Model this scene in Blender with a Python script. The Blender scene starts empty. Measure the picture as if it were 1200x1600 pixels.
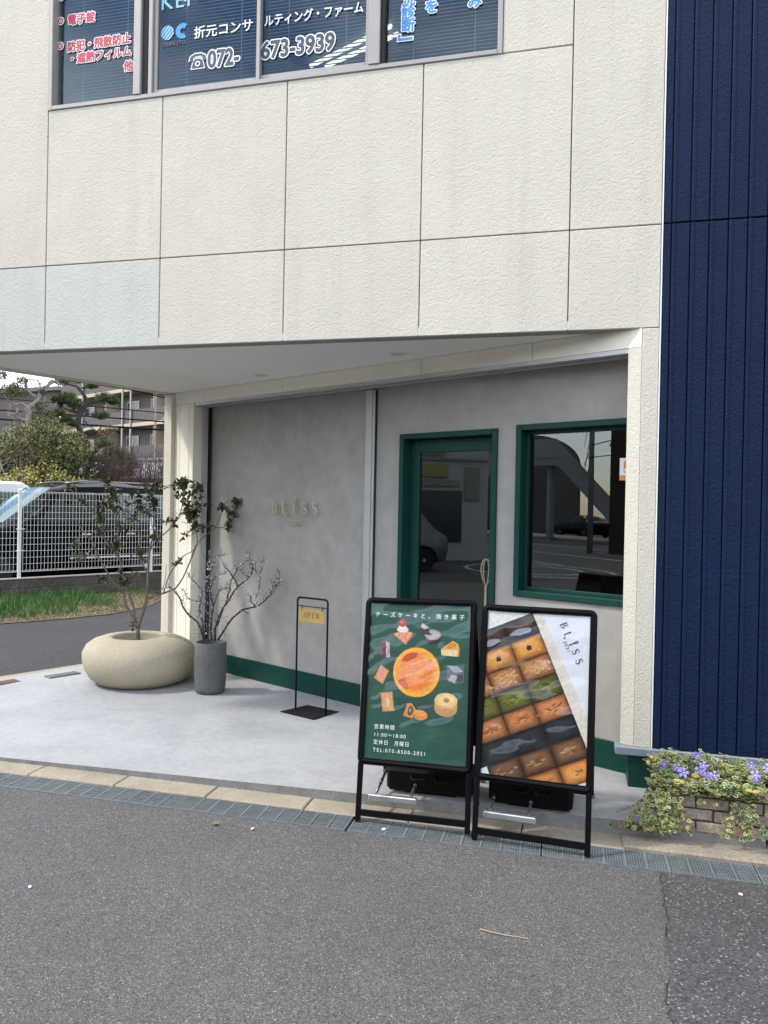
import bpy, math, random
from mathutils import Vector, Matrix
C = bpy.context.scene
COL = C.collection
R = math.radians

# ------------------------------------------------------------------ camera
cam_d = bpy.data.cameras.new("camera")
cam = bpy.data.objects.new("camera", cam_d)
COL.objects.link(cam)
_r = Vector((0.970618, 0.239832, 0.019533))
_u = Vector((-0.020366, 0.000995, 0.999792))
_f = Vector((-0.239763, 0.970814, -0.005850))
_m = Matrix.Identity(4)
for i in range(3):
    _m[i][0] = _r[i]; _m[i][1] = _u[i]; _m[i][2] = -_f[i]
_m[0][3], _m[1][3], _m[2][3] = 0.0, 0.0, 1.70
cam.matrix_world = _m
cam_d.sensor_fit = 'VERTICAL'
cam_d.sensor_height = 32.0
cam_d.lens = 32.0 * 1162.42 / 1600.0
cam_d.clip_start = 0.05
cam_d.clip_end = 1500
C.camera = cam

# ------------------------------------------------------------------ sun and sky
SUN = Vector((-0.68, -0.26, 0.80)).normalized()
sun_el = math.asin(SUN.z)
sun_az = math.atan2(SUN.x, SUN.y)
sd = bpy.data.lights.new("sun", 'SUN')
sd.energy = 1.25
sd.angle = R(4.0)
sd.color = (1.0, 0.955, 0.88)
so = bpy.data.objects.new("sun", sd)
COL.objects.link(so)
so.rotation_euler = SUN.to_track_quat('Z', 'Y').to_euler()
so.location = (-20, -5, 30)

W = bpy.data.worlds.new("World")
C.world = W
W.use_nodes = True
nt = W.node_tree
nt.nodes.clear()
wo = nt.nodes.new('ShaderNodeOutputWorld')
bg = nt.nodes.new('ShaderNodeBackground')
sky = nt.nodes.new('ShaderNodeTexSky')
sky.sky_type = 'NISHITA'
sky.sun_disc = False
sky.sun_elevation = sun_el
sky.sun_rotation = sun_az
sky.dust_density = 0.8
bg.inputs['Strength'].default_value = 0.15
tc = nt.nodes.new('ShaderNodeTexCoord')
mp = nt.nodes.new('ShaderNodeMapping')
mp.inputs['Scale'].default_value = (1.0, 1.0, 2.6)
nz = nt.nodes.new('ShaderNodeTexNoise')
nz.inputs['Scale'].default_value = 2.3
nz.inputs['Detail'].default_value = 8
nz.inputs['Roughness'].default_value = 0.6
rp = nt.nodes.new('ShaderNodeValToRGB')
rp.color_ramp.elements[0].position = 0.40
rp.color_ramp.elements[1].position = 0.66
mx = nt.nodes.new('ShaderNodeMixRGB')
mx.inputs['Color2'].default_value = (11.4, 11.1, 10.65, 1)
L = nt.links.new
L(tc.outputs['Generated'], mp.inputs['Vector'])
L(mp.outputs['Vector'], nz.inputs['Vector'])
L(nz.outputs['Fac'], rp.inputs['Fac'])
L(rp.outputs['Color'], mx.inputs['Fac'])
L(sky.outputs['Color'], mx.inputs['Color1'])
L(mx.outputs['Color'], bg.inputs['Color'])
L(bg.outputs['Background'], wo.inputs['Surface'])

C.view_settings.view_transform = 'Standard'
C.view_settings.look = 'None'
C.view_settings.exposure = 1.25
C.view_settings.gamma = 1.0
C.render.engine = 'CYCLES'
C.cycles.max_bounces = 8
C.cycles.transparent_max_bounces = 24
C.cycles.caustics_reflective = False
C.cycles.caustics_refractive = False

# ------------------------------------------------------------------ helpers
def empty(name, loc, label=None, cat=None, group=None):
    o = bpy.data.objects.new(name, None)
    o.empty_display_size = 0.1
    COL.objects.link(o)
    o.location = loc
    tag(o, label, cat, group)
    return o

def tag(o, label=None, cat=None, group=None, kind=None):
    if label: o['label'] = label
    if cat: o['category'] = cat
    if group: o['group'] = group
    if kind: o['kind'] = kind
    return o

def root_loc(p):
    while p is not None and p.parent is not None:
        p = p.parent
    return Vector(p.location) if p is not None else Vector((0, 0, 0))

class MB:
    """collects faces in world coordinates, then links them as one mesh object"""
    def __init__(s):
        s.v = []; s.f = []; s.m = []; s.c = []
    def add(s, vs, fs, mi=0, col=None):
        b = len(s.v)
        s.v += [tuple(p) for p in vs]
        for f in fs:
            s.f.append(tuple(b + i for i in f)); s.m.append(mi); s.c.append(col)
        return s
    def poly(s, pts, mi=0, col=None):
        return s.add(pts, [tuple(range(len(pts)))], mi, col)
    def box(s, x0, x1, y0, y1, z0, z1, mi=0):
        return s.obox(Vector((x0, y0, z0)), Vector((x1 - x0, 0, 0)), Vector((0, y1 - y0, 0)), Vector((0, 0, z1 - z0)), mi)
    def obox(s, o, a, b, c, mi=0, bev=0.0):
        o = Vector(o); a = Vector(a); b = Vector(b); c = Vector(c)
        if a.cross(b).dot(c) < 0: a, b = b, a
        if bev <= 0:
            vs = [o, o + a, o + a + b, o + b, o + c, o + a + c, o + a + b + c, o + b + c]
            return s.add(vs, [(3, 2, 1, 0), (4, 5, 6, 7), (0, 1, 5, 4), (1, 2, 6, 5), (2, 3, 7, 6), (3, 0, 4, 7)], mi)
        la, lb, lc = a.length, b.length, c.length
        e = min(bev, la / 2.2, lb / 2.2, lc / 2.2)
        A, B, D = a / la, b / lb, c / lc
        vs = []; idx = {}
        for i in (0, 1):
            for j in (0, 1):
                for k in (0, 1):
                    for ax in range(3):
                        t = [i * la, j * lb, k * lc]; sg = [1 - 2 * i, 1 - 2 * j, 1 - 2 * k]
                        for q in range(3):
                            if q != ax: t[q] += sg[q] * e
                        idx[(i, j, k, ax)] = len(vs)
                        vs.append(o + A * t[0] + B * t[1] + D * t[2])
        fs = []
        for ax in range(3):
            o1, o2 = [q for q in range(3) if q != ax]
            for sd_ in (0, 1):
                q = []
                for (p, r) in ((0, 0), (1, 0), (1, 1), (0, 1)):
                    k = [0, 0, 0]; k[ax] = sd_; k[o1] = p; k[o2] = r
                    q.append(idx[(k[0], k[1], k[2], ax)])
                fs.append(tuple(q))
        for ax in range(3):
            o1, o2 = [q for q in range(3) if q != ax]
            for p in (0, 1):
                for r in (0, 1):
                    q = []
                    for (e_, axx) in ((0, o1), (1, o1), (1, o2), (0, o2)):
                        k = [0, 0, 0]; k[ax] = e_; k[o1] = p; k[o2] = r
                        q.append(idx[(k[0], k[1], k[2], axx)])
                    fs.append(tuple(q))
        for i in (0, 1):
            for j in (0, 1):
                for k in (0, 1):
                    fs.append(tuple(idx[(i, j, k, ax)] for ax in range(3)))
        return s.add(vs, fs, mi)
    def tube(s, pts, r0, r1=None, n=6, mi=0, closed=False, caps=True, col=None):
        pts = [Vector(p) for p in pts]
        if r1 is None: r1 = r0
        N = len(pts)
        vs = []; fs = []
        up = None
        for i, p in enumerate(pts):
            if closed: t = pts[(i + 1) % N] - pts[i - 1]
            elif i == 0: t = pts[1] - p
            elif i == N - 1: t = p - pts[i - 1]
            else: t = (pts[i + 1] - p).normalized() + (p - pts[i - 1]).normalized()
            if t.length < 1e-9: t = Vector((0, 0, 1))
            t.normalize()
            if up is None:
                up = t.orthogonal().normalized()
            else:
                up = up - t * up.dot(t)
                if up.length < 1e-6: up = t.orthogonal()
                up.normalize()
            b = t.cross(up)
            r = r0 + (r1 - r0) * (i / max(1, N - 1))
            for k in range(n):
                a = 2 * math.pi * k / n
                vs.append(p + (up * math.cos(a) + b * math.sin(a)) * r)
        for i in range(N if closed else N - 1):
            j = (i + 1) % N
            for k in range(n):
                k2 = (k + 1) % n
                fs.append((i * n + k, i * n + k2, j * n + k2, j * n + k))
        if caps and not closed:
            fs.append(tuple(reversed(range(n)))); fs.append(tuple((N - 1) * n + k for k in range(n)))
        return s.add(vs, fs, mi, col)
    def lathe(s, prof, c, n=40, mi=0, ax=(1, 0, 0), ay=(0, 1, 0), az=(0, 0, 1), cap=True, fn=None):
        c = Vector(c); ax = Vector(ax); ay = Vector(ay); az = Vector(az)
        vs = []; fs = []
        for (r, z) in prof:
            for k in range(n):
                a = 2 * math.pi * k / n
                x, y = r * math.cos(a), r * math.sin(a)
                if fn: x, y, z_ = fn(x, y, z)
                else: z_ = z
                vs.append(c + ax * x + ay * y + az * z_)
        m = len(prof)
        for i in range(m - 1):
            for k in range(n):
                k2 = (k + 1) % n
                fs.append((i * n + k, i * n + k2, (i + 1) * n + k2, (i + 1) * n + k))
        if cap:
            fs.append(tuple(reversed(range(n)))); fs.append(tuple((m - 1) * n + k for k in range(n)))
        return s.add(vs, fs, mi)
    def prism(s, pts, ext, mi=0, col=None):
        pts = [Vector(p) for p in pts]; ext = Vector(ext); n = len(pts)
        nn = Vector((0, 0, 0))
        for i in range(n): nn += pts[i].cross(pts[(i + 1) % n])
        if nn.dot(ext) > 0: pts = pts[::-1]
        vs = pts + [p + ext for p in pts]
        fs = [tuple(range(n)), tuple(reversed(range(n, 2 * n)))]
        for i in range(n):
            j = (i + 1) % n
            fs.append((j, i, n + i, n + j))
        return s.add(vs, fs, mi, col)
    def build(s, name, mats, parent=None, smooth=False, label=None, cat=None, group=None, kind=None):
        if not isinstance(mats, (list, tuple)): mats = [mats]
        off = root_loc(parent)
        org = Vector((0, 0, 0))
        if parent is None and s.v and kind is None:
            n = len(s.v)
            org = Vector((sum(v[0] for v in s.v) / n, sum(v[1] for v in s.v) / n, min(v[2] for v in s.v)))
        dx = off + org
        me = bpy.data.meshes.new(name)
        me.from_pydata([(v[0] - dx.x, v[1] - dx.y, v[2] - dx.z) for v in s.v], [], s.f)
        for m in mats: me.materials.append(m)
        me.polygons.foreach_set('material_index', s.m)
        if smooth: me.polygons.foreach_set('use_smooth', [True] * len(s.f))
        if any(c is not None for c in s.c):
            at = me.color_attributes.new('Col', 'FLOAT_COLOR', 'CORNER')
            arr = []
            for p, c in zip(me.polygons, s.c):
                c = c or (1, 1, 1)
                arr += [c[0], c[1], c[2], 1.0] * p.loop_total
            at.data.foreach_set('color', arr)
        me.update()
        o = bpy.data.objects.new(name, me)
        COL.objects.link(o)
        if parent is not None: o.parent = parent
        else: o.location = org
        tag(o, label, cat, group, kind)
        return o

def smooth_by_angle(o, deg=40):
    me = o.data
    me.polygons.foreach_set('use_smooth', [True] * len(me.polygons))
    try: me.set_sharp_from_angle(angle=R(deg))
    except Exception: pass

# ------------------------------------------------------------------ materials
MC = {}
def mat(name, col, rough=0.6, var=0.0, vscale=4.0, bump=0.0, bscale=60.0, bdist=0.01, metal=0.0, spec=0.5,
        vcol2=None, fine=0.0, fscale=200.0, attr=False, coat=0.0, distort=0.0, bdetail=3.0, trans=0.0, emit=None, streak=0.0, sscale=(7, 7, 0.5), island=0.0):
    """procedural Principled material: colour mottled by noise, bump from noise"""
    if name in MC: return MC[name]
    m = bpy.data.materials.new(name); MC[name] = m
    m.use_nodes = True
    t = m.node_tree; N = t.nodes; b = N['Principled BSDF']; K = t.links.new
    b.inputs['Roughness'].default_value = rough
    b.inputs['Metallic'].default_value = metal
    b.inputs['Specular IOR Level'].default_value = spec
    if coat: b.inputs['Coat Weight'].default_value = coat
    tcn = N.new('ShaderNodeTexCoord')
    src = None
    if attr:
        a = N.new('ShaderNodeAttribute'); a.attribute_name = 'Col'
        src = a.outputs['Color']
    if var > 0 or vcol2:
        n1 = N.new('ShaderNodeTexNoise'); n1.inputs['Scale'].default_value = vscale
        n1.inputs['Detail'].default_value = 6; n1.inputs['Roughness'].default_value = 0.62
        n1.inputs['Distortion'].default_value = distort
        K(tcn.outputs['Object'], n1.inputs['Vector'])
        rr = N.new('ShaderNodeMapRange')
        rr.inputs['From Min'].default_value = 0.3; rr.inputs['From Max'].default_value = 0.7
        K(n1.outputs['Fac'], rr.inputs['Value'])
        mm = N.new('ShaderNodeMixRGB')
        K(rr.outputs['Result'], mm.inputs['Fac'])
        if src is not None:
            mu = N.new('ShaderNodeMixRGB'); mu.blend_type = 'MULTIPLY'; mu.inputs['Fac'].default_value = 1
            mm.inputs['Color1'].default_value = (1 - var,) * 3 + (1,); mm.inputs['Color2'].default_value = (1 + var,) * 3 + (1,)
            K(src, mu.inputs['Color1']); K(mm.outputs['Color'], mu.inputs['Color2']); src = mu.outputs['Color']
        else:
            c2 = vcol2 or [x * (1 + var) for x in col]
            c1 = col if vcol2 else [x * (1 - var) for x in col]
            mm.inputs['Color1'].default_value = (*c1, 1); mm.inputs['Color2'].default_value = (*c2, 1)
            src = mm.outputs['Color']
    if fine > 0:
        n2 = N.new('ShaderNodeTexNoise'); n2.inputs['Scale'].default_value = fscale; n2.inputs['Detail'].default_value = 2
        K(tcn.outputs['Object'], n2.inputs['Vector'])
        r2 = N.new('ShaderNodeMapRange'); r2.inputs['From Min'].default_value = 0.35; r2.inputs['From Max'].default_value = 0.65
        r2.inputs['To Min'].default_value = 1 - fine; r2.inputs['To Max'].default_value = 1 + fine
        K(n2.outputs['Fac'], r2.inputs['Value'])
        mu = N.new('ShaderNodeMixRGB'); mu.blend_type = 'MULTIPLY'; mu.inputs['Fac'].default_value = 1
        if src is None: mu.inputs['Color1'].default_value = (*col, 1)
        else: K(src, mu.inputs['Color1'])
        K(r2.outputs['Result'], mu.inputs['Color2']); src = mu.outputs['Color']
    if streak > 0:
        mpn = N.new('ShaderNodeMapping'); mpn.inputs['Scale'].default_value = sscale
        n4 = N.new('ShaderNodeTexNoise'); n4.inputs['Scale'].default_value = 1.0; n4.inputs['Detail'].default_value = 5; n4.inputs['Roughness'].default_value = 0.7
        K(tcn.outputs['Object'], mpn.inputs['Vector']); K(mpn.outputs['Vector'], n4.inputs['Vector'])
        r4 = N.new('ShaderNodeMapRange'); r4.inputs['From Min'].default_value = 0.5; r4.inputs['From Max'].default_value = 0.8
        r4.inputs['To Min'].default_value = 1.0; r4.inputs['To Max'].default_value = 1 - streak
        K(n4.outputs['Fac'], r4.inputs['Value'])
        mu = N.new('ShaderNodeMixRGB'); mu.blend_type = 'MULTIPLY'; mu.inputs['Fac'].default_value = 1
        if src is None: mu.inputs['Color1'].default_value = (*col, 1)
        else: K(src, mu.inputs['Color1'])
        K(r4.outputs['Result'], mu.inputs['Color2']); src = mu.outputs['Color']
    if island > 0:
        gi = N.new('ShaderNodeNewGeometry'); r5 = N.new('ShaderNodeMapRange')
        r5.inputs['To Min'].default_value = 1 - island; r5.inputs['To Max'].default_value = 1 + island
        K(gi.outputs['Random Per Island'], r5.inputs['Value'])
        mu = N.new('ShaderNodeMixRGB'); mu.blend_type = 'MULTIPLY'; mu.inputs['Fac'].default_value = 1
        if src is None: mu.inputs['Color1'].default_value = (*col, 1)
        else: K(src, mu.inputs['Color1'])
        K(r5.outputs['Result'], mu.inputs['Color2']); src = mu.outputs['Color']
    if src is None: b.inputs['Base Color'].default_value = (*col, 1)
    else: K(src, b.inputs['Base Color'])
    if bump > 0:
        n3 = N.new('ShaderNodeTexNoise'); n3.inputs['Scale'].default_value = bscale; n3.inputs['Detail'].default_value = bdetail
        n3.inputs['Distortion'].default_value = distort
        K(tcn.outputs['Object'], n3.inputs['Vector'])
        bp = N.new('ShaderNodeBump'); bp.inputs['Strength'].default_value = bump; bp.inputs['Distance'].default_value = bdist
        K(n3.outputs['Fac'], bp.inputs['Height']); K(bp.outputs['Normal'], b.inputs['Normal'])
    if trans: b.inputs['Transmission Weight'].default_value = trans
    if emit:
        b.inputs['Emission Color'].default_value = (*emit[0], 1); b.inputs['Emission Strength'].default_value = emit[1]
    return m

def glass_mat(name, tint=(0.9, 0.93, 0.93), gain=2.2, base=0.02, rough=0.0, wav=0.0, wscale=3.0, gloss=(1, 1, 1)):
    m = bpy.data.materials.new(name); m.use_nodes = True
    t = m.node_tree; N = t.nodes; N.clear(); K = t.links.new
    o = N.new('ShaderNodeOutputMaterial'); mxs = N.new('ShaderNodeMixShader')
    tr = N.new('ShaderNodeBsdfTransparent'); tr.inputs['Color'].default_value = (*tint, 1)
    gl = N.new('ShaderNodeBsdfGlossy'); gl.inputs['Roughness'].default_value = rough; gl.inputs['Color'].default_value = (*gloss, 1)
    fr = N.new('ShaderNodeFresnel'); fr.inputs['IOR'].default_value = 1.5
    ma = N.new('ShaderNodeMath'); ma.operation = 'MULTIPLY_ADD'; ma.use_clamp = True
    ma.inputs[1].default_value = gain; ma.inputs[2].default_value = base
    ge = N.new('ShaderNodeNewGeometry'); ib = N.new('ShaderNodeMath'); ib.operation = 'MULTIPLY_ADD'
    ib.inputs[1].default_value = 1 / 1.5 - 1.5; ib.inputs[2].default_value = 1.5      # same reflectance from both sides
    K(ge.outputs['Backfacing'], ib.inputs[0]); K(ib.outputs['Value'], fr.inputs['IOR'])
    K(fr.outputs['Fac'], ma.inputs[0]); K(ma.outputs['Value'], mxs.inputs['Fac'])
    K(tr.outputs['BSDF'], mxs.inputs[1]); K(gl.outputs['BSDF'], mxs.inputs[2]); K(mxs.outputs['Shader'], o.inputs['Surface'])
    if wav > 0:
        tcn = N.new('ShaderNodeTexCoord'); mpn = N.new('ShaderNodeMapping'); mpn.inputs['Scale'].default_value = (1, 1, 2.2)
        n = N.new('ShaderNodeTexNoise'); n.inputs['Scale'].default_value = wscale; n.inputs['Detail'].default_value = 1.5
        n.inputs['Distortion'].default_value = 0.8
        bp = N.new('ShaderNodeBump'); bp.inputs['Strength'].default_value = 1.0; bp.inputs['Distance'].default_value = wav
        K(tcn.outputs['Object'], mpn.inputs['Vector']); K(mpn.outputs['Vector'], n.inputs['Vector'])
        K(n.outputs['Fac'], bp.inputs['Height'])
        K(bp.outputs['Normal'], gl.inputs['Normal']); K(bp.outputs['Normal'], fr.inputs['Normal'])
    return m

def asphalt_mat(name, base, light, vs=150.0, amount=0.9, patch=0.16):
    m = bpy.data.materials.new(name); m.use_nodes = True
    t = m.node_tree; N = t.nodes; b = N['Principled BSDF']; K = t.links.new
    b.inputs['Roughness'].default_value = 0.85
    tcn = N.new('ShaderNodeTexCoord')
    vo = N.new('ShaderNodeTexVoronoi'); vo.inputs['Scale'].default_value = vs
    K(tcn.outputs['Object'], vo.inputs['Vector'])
    sep = N.new('ShaderNodeSeparateColor'); K(vo.outputs['Color'], sep.inputs['Color'])
    ramp = N.new('ShaderNodeValToRGB')
    e = ramp.color_ramp.elements
    e[0].position = 0.0; e[0].color = tuple(x * 0.42 for x in base) + (1,)
    e[1].position = amount; e[1].color = tuple(x * 1.55 for x in base) + (1,)
    q = ramp.color_ramp.elements.new(min(0.995, amount + 0.05)); q.color = (*light, 1)
    K(sep.outputs['Red'], ramp.inputs['Fac'])
    n1 = N.new('ShaderNodeTexNoise'); n1.inputs['Scale'].default_value = 1.1; n1.inputs['Detail'].default_value = 7
    n1.inputs['Roughness'].default_value = 0.65
    K(tcn.outputs['Object'], n1.inputs['Vector'])
    mr = N.new('ShaderNodeMapRange'); mr.inputs['From Min'].default_value = 0.3; mr.inputs['From Max'].default_value = 0.7
    mr.inputs['To Min'].default_value = 1 - patch; mr.inputs['To Max'].default_value = 1 + patch
    K(n1.outputs['Fac'], mr.inputs['Value'])
    mu = N.new('ShaderNodeMixRGB'); mu.blend_type = 'MULTIPLY'; mu.inputs['Fac'].default_value = 1
    K(ramp.outputs['Color'], mu.inputs['Color1']); K(mr.outputs['Result'], mu.inputs['Color2'])
    K(mu.outputs['Color'], b.inputs['Base Color'])
    bp = N.new('ShaderNodeBump'); bp.inputs['Strength'].default_value = 0.7; bp.inputs['Distance'].default_value = 0.006
    K(vo.outputs['Distance'], bp.inputs['Height']); K(bp.outputs['Normal'], b.inputs['Normal'])
    return m

M_cream = mat('cream_stucco', (0.605, 0.575, 0.495), 0.75, 0.04, 1.3, bump=0.42, bscale=46, bdist=0.012, distort=1.4, bdetail=2.0, spec=0.25, streak=0.10, island=0.018)
M_cream_cool = mat('cool_white_stucco', (0.56, 0.565, 0.53), 0.75, 0.04, 1.3, bump=0.42, bscale=46, bdist=0.012, distort=1.4, bdetail=2.0, spec=0.25, streak=0.10, island=0.018)
M_cream_flat = mat('cream_trim', (0.86, 0.82, 0.705), 0.65, 0.04, 2.0, bump=0.25, bscale=40, bdist=0.008, distort=1.5, spec=0.3)
M_joint = mat('joint_sealant', (0.30, 0.29, 0.26), 0.8)
M_white_trim = mat('white_trim', (0.86, 0.85, 0.82), 0.5)
M_navy = mat('navy_stucco', (0.007, 0.0155, 0.047), 0.55, 0.10, 2.0, bump=0.5, bscale=40, bdist=0.012, distort=1.4, bdetail=2.0, spec=0.14)
M_plaster = mat('grey_plaster', (0.335, 0.322, 0.30), 0.6, vcol2=(0.395, 0.382, 0.358), vscale=1.5, fine=0.05, fscale=9, bump=0.12, bscale=14, bdist=0.01, distort=1.1, spec=0.3, streak=-0.22, sscale=(3.2, 3.2, 2.0))
M_soffit = mat('soffit_board', (0.87, 0.86, 0.83), 0.8, 0.03, 1.0, spec=0.2)
M_green = mat('green_paint', (0.006, 0.047, 0.038), 0.45, 0.06, 3.0, spec=0.25)
M_alu = mat('grey_aluminium', (0.50, 0.51, 0.50), 0.45, 0.05, 6.0, metal=0.35)
M_alu_warm = mat('bronze_grey_aluminium', (0.36, 0.34, 0.33), 0.5, 0.05, 6.0, metal=0.2)
M_dark = mat('dark_gap', (0.015, 0.015, 0.016), 0.7)
M_slab = mat('slab_concrete', (0.29, 0.297, 0.307), 0.7, vcol2=(0.36, 0.365, 0.373), vscale=1.4, fine=0.05, fscale=22, bump=0.1, bscale=90, bdist=0.004, distort=0.8, spec=0.25, streak=0.16, sscale=(1.6, 2.6, 1))
M_slab_edge = mat('slab_edge_concrete', (0.19, 0.19, 0.185), 0.85, 0.2, 12, fine=0.15, fscale=90, bump=0.4, bscale=120, bdist=0.006)
M_kerb = mat('beige_kerb', (0.295, 0.255, 0.195), 0.8, 0.18, 3.0, fine=0.10, fscale=60, bump=0.3, bscale=150, bdist=0.004)
M_concrete = mat('weathered_concrete', (0.30, 0.29, 0.265), 0.9, 0.22, 6.0, fine=0.14, fscale=60, bump=0.5, bscale=80, bdist=0.008)
M_wallconc = mat('dark_block_concrete', (0.085, 0.08, 0.07), 0.9, 0.35, 2.5, fine=0.2, fscale=40, bump=0.4, bscale=60, bdist=0.01)
M_asphalt = asphalt_mat('asphalt', (0.097, 0.0955, 0.0945), (0.34, 0.32, 0.315), 230, 0.955, 0.12)
M_asphalt2 = asphalt_mat('dark_asphalt', (0.066, 0.066, 0.067), (0.32, 0.32, 0.31), 150, 0.945, 0.2)
M_galv = mat('galvanised_steel', (0.20, 0.225, 0.235), 0.55, 0.2, 20, metal=0.3)
M_black = mat('black_powder_coat', (0.0035, 0.0035, 0.0045), 0.40, spec=0.10)
M_blackplastic = mat('black_plastic', (0.0035, 0.0035, 0.004), 0.5, spec=0.12, bump=0.15, bscale=300, bdist=0.002)
M_blackmetal = mat('black_steel', (0.010, 0.010, 0.011), 0.55, 0.1, 10, spec=0.2)
M_silver = mat('silver_aluminium', (0.66, 0.67, 0.68), 0.32, metal=0.75)
M_brass = mat('brass', (0.60, 0.51, 0.36), 0.42, metal=0.3, var=0.08, vscale=12)
M_gold = mat('gold_card', (0.52, 0.36, 0.115), 0.5, 0.14, 18)
M_planter = mat('sandy_concrete', (0.40, 0.352, 0.262), 0.85, 0.07, 3.0, fine=0.06, fscale=55, bump=0.25, bscale=120, bdist=0.004, spec=0.2)
M_pot = mat('grey_pot', (0.105, 0.107, 0.108), 0.7, 0.18, 5.0, fine=0.12, fscale=50, bump=0.2, bscale=80, bdist=0.003)
M_soil = mat('soil', (0.045, 0.035, 0.024), 0.95, 0.4, 30, bump=0.8, bscale=60, bdist=0.02)
M_bark = mat('bark', (0.16, 0.125, 0.10), 0.9, 0.3, 20, bump=0.5, bscale=90, bdist=0.006)
M_barkdark = mat('dark_bark', (0.055, 0.045, 0.04), 0.95, 0.4, 9, bump=0.8, bscale=40, bdist=0.02)
M_barklight = mat('pale_bark', (0.27, 0.245, 0.215), 0.95, 0.35, 7, bump=0.6, bscale=40, bdist=0.02)
M_twig = mat('winter_twig', (0.055, 0.042, 0.042), 0.85, 0.3, 30)
M_bud = mat('pale_bud', (0.62, 0.60, 0.56), 0.8, 0.15, 40)
M_leafv = mat('leaf', (1, 1, 1), 0.5, 0.25, 12, attr=True, spec=0.4)
M_print = mat('printed_paper', (1, 1, 1), 0.6, 0.17, 70, attr=True, spec=0.2)
M_brick = mat('tan_brick', (0.29, 0.235, 0.185), 0.9, 0.30, 9.0, fine=0.2, fscale=60, bump=0.6, bscale=60, bdist=0.008, island=0.16)
M_mortar = mat('dark_mortar', (0.07, 0.06, 0.05), 0.95, 0.3, 20)
M_whitepaint = mat('white_paint', (0.80, 0.82, 0.83), 0.4)
M_red = mat('red_vinyl', (0.50, 0.022, 0.055), 0.5)
M_blue = mat('blue_vinyl', (0.025, 0.27, 0.72), 0.5)
M_lblue = mat('light_blue_vinyl', (0.22, 0.50, 0.80), 0.5)
M_whitev = mat('white_vinyl', (0.84, 0.86, 0.88), 0.5)
M_slate = mat('slate_vinyl', (0.045, 0.06, 0.085), 0.5)
M_orange = mat('orange_print', (0.78, 0.29, 0.065), 0.5)
M_ink = mat('dark_ink', (0.05, 0.04, 0.035), 0.6)
M_blackink = mat('black_ink', (0.03, 0.03, 0.032), 0.6)
M_slat = mat('blind_slat', (0.30, 0.34, 0.38), 0.5)
M_room = mat('office_interior', (0.10, 0.14, 0.19), 0.8)  # blue, also in the slats, stands in for sky mirrored in the panes
M_roomd = mat('cafe_interior', (0.05, 0.05, 0.052), 0.85, 0.2, 2)
M_tubelamp = mat('lamp_tube', (0.9, 0.9, 0.85), 0.5, emit=((1.0, 0.93, 0.70), 0.8))
M_striplamp = mat('strip_lamp', (0.9, 0.9, 0.9), 0.5, emit=((0.95, 0.98, 1.0), 1.4))
G_shop = glass_mat('shop_glass', (0.62, 0.64, 0.64), 1.9, 0.02, gloss=(0.70, 0.74, 0.77))
G_up = glass_mat('upper_glass', (0.66, 0.74, 0.80), 1.5, 0.02, gloss=(0.46, 0.60, 0.74))
G_film = glass_mat('clear_film', (0.97, 0.98, 0.98), 1.0, 0.0, rough=0.03)
G_car = glass_mat('car_glass', (0.34, 0.42, 0.40), 1.1, 0.02, gloss=(0.66, 0.80, 0.80))

def text(body, size, m, parent, name, loc, rx, up, bold=0.0, depth=0.0012, sx=1.0, align='LEFT', space=1.0, grow=0.0, copies=12):
    """lettering as a flat mesh at loc, reading along rx with its tops towards up; grow thickens the strokes
    by laying shifted copies a hair's breadth apart"""
    cu = bpy.data.curves.new('lettering', 'FONT')
    cu.body = body; cu.size = size; cu.align_x = align; cu.space_character = space
    cu.offset = bold; cu.extrude = 0.0 if grow else depth / 2; cu.resolution_u = 3
    ob = bpy.data.objects.new('lettering', cu)
    COL.objects.link(ob)
    dg = bpy.context.evaluated_depsgraph_get()
    me = bpy.data.meshes.new_from_object(ob.evaluated_get(dg))
    bpy.data.objects.remove(ob)
    rx = Vector(rx).normalized(); up = Vector(up).normalized(); nn = rx.cross(up)
    loc = Vector(loc) - root_loc(parent)
    if grow:
        base = [v.co.copy() for v in me.vertices]; faces = [tuple(p.vertices) for p in me.polygons]
        vs = []; fs = []
        for k in range(copies + 1):
            a = 2 * math.pi * k / copies; q = 0.0 if k == copies else grow
            o = len(vs)
            vs += [loc + rx * (c.x * sx + q * math.cos(a)) + up * (c.y + q * math.sin(a)) + nn * (0.00005 * k) for c in base]
            fs += [tuple(o + i for i in f) for f in faces]
        me = bpy.data.meshes.new(name); me.from_pydata(vs, [], fs)
    else:
        for v in me.vertices:
            v.co = loc + rx * (v.co.x * sx) + up * v.co.y + nn * v.co.z
    me.materials.clear(); me.materials.append(m)
    o = bpy.data.objects.new(name, me)
    COL.objects.link(o); o.parent = parent
    return o

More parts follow.
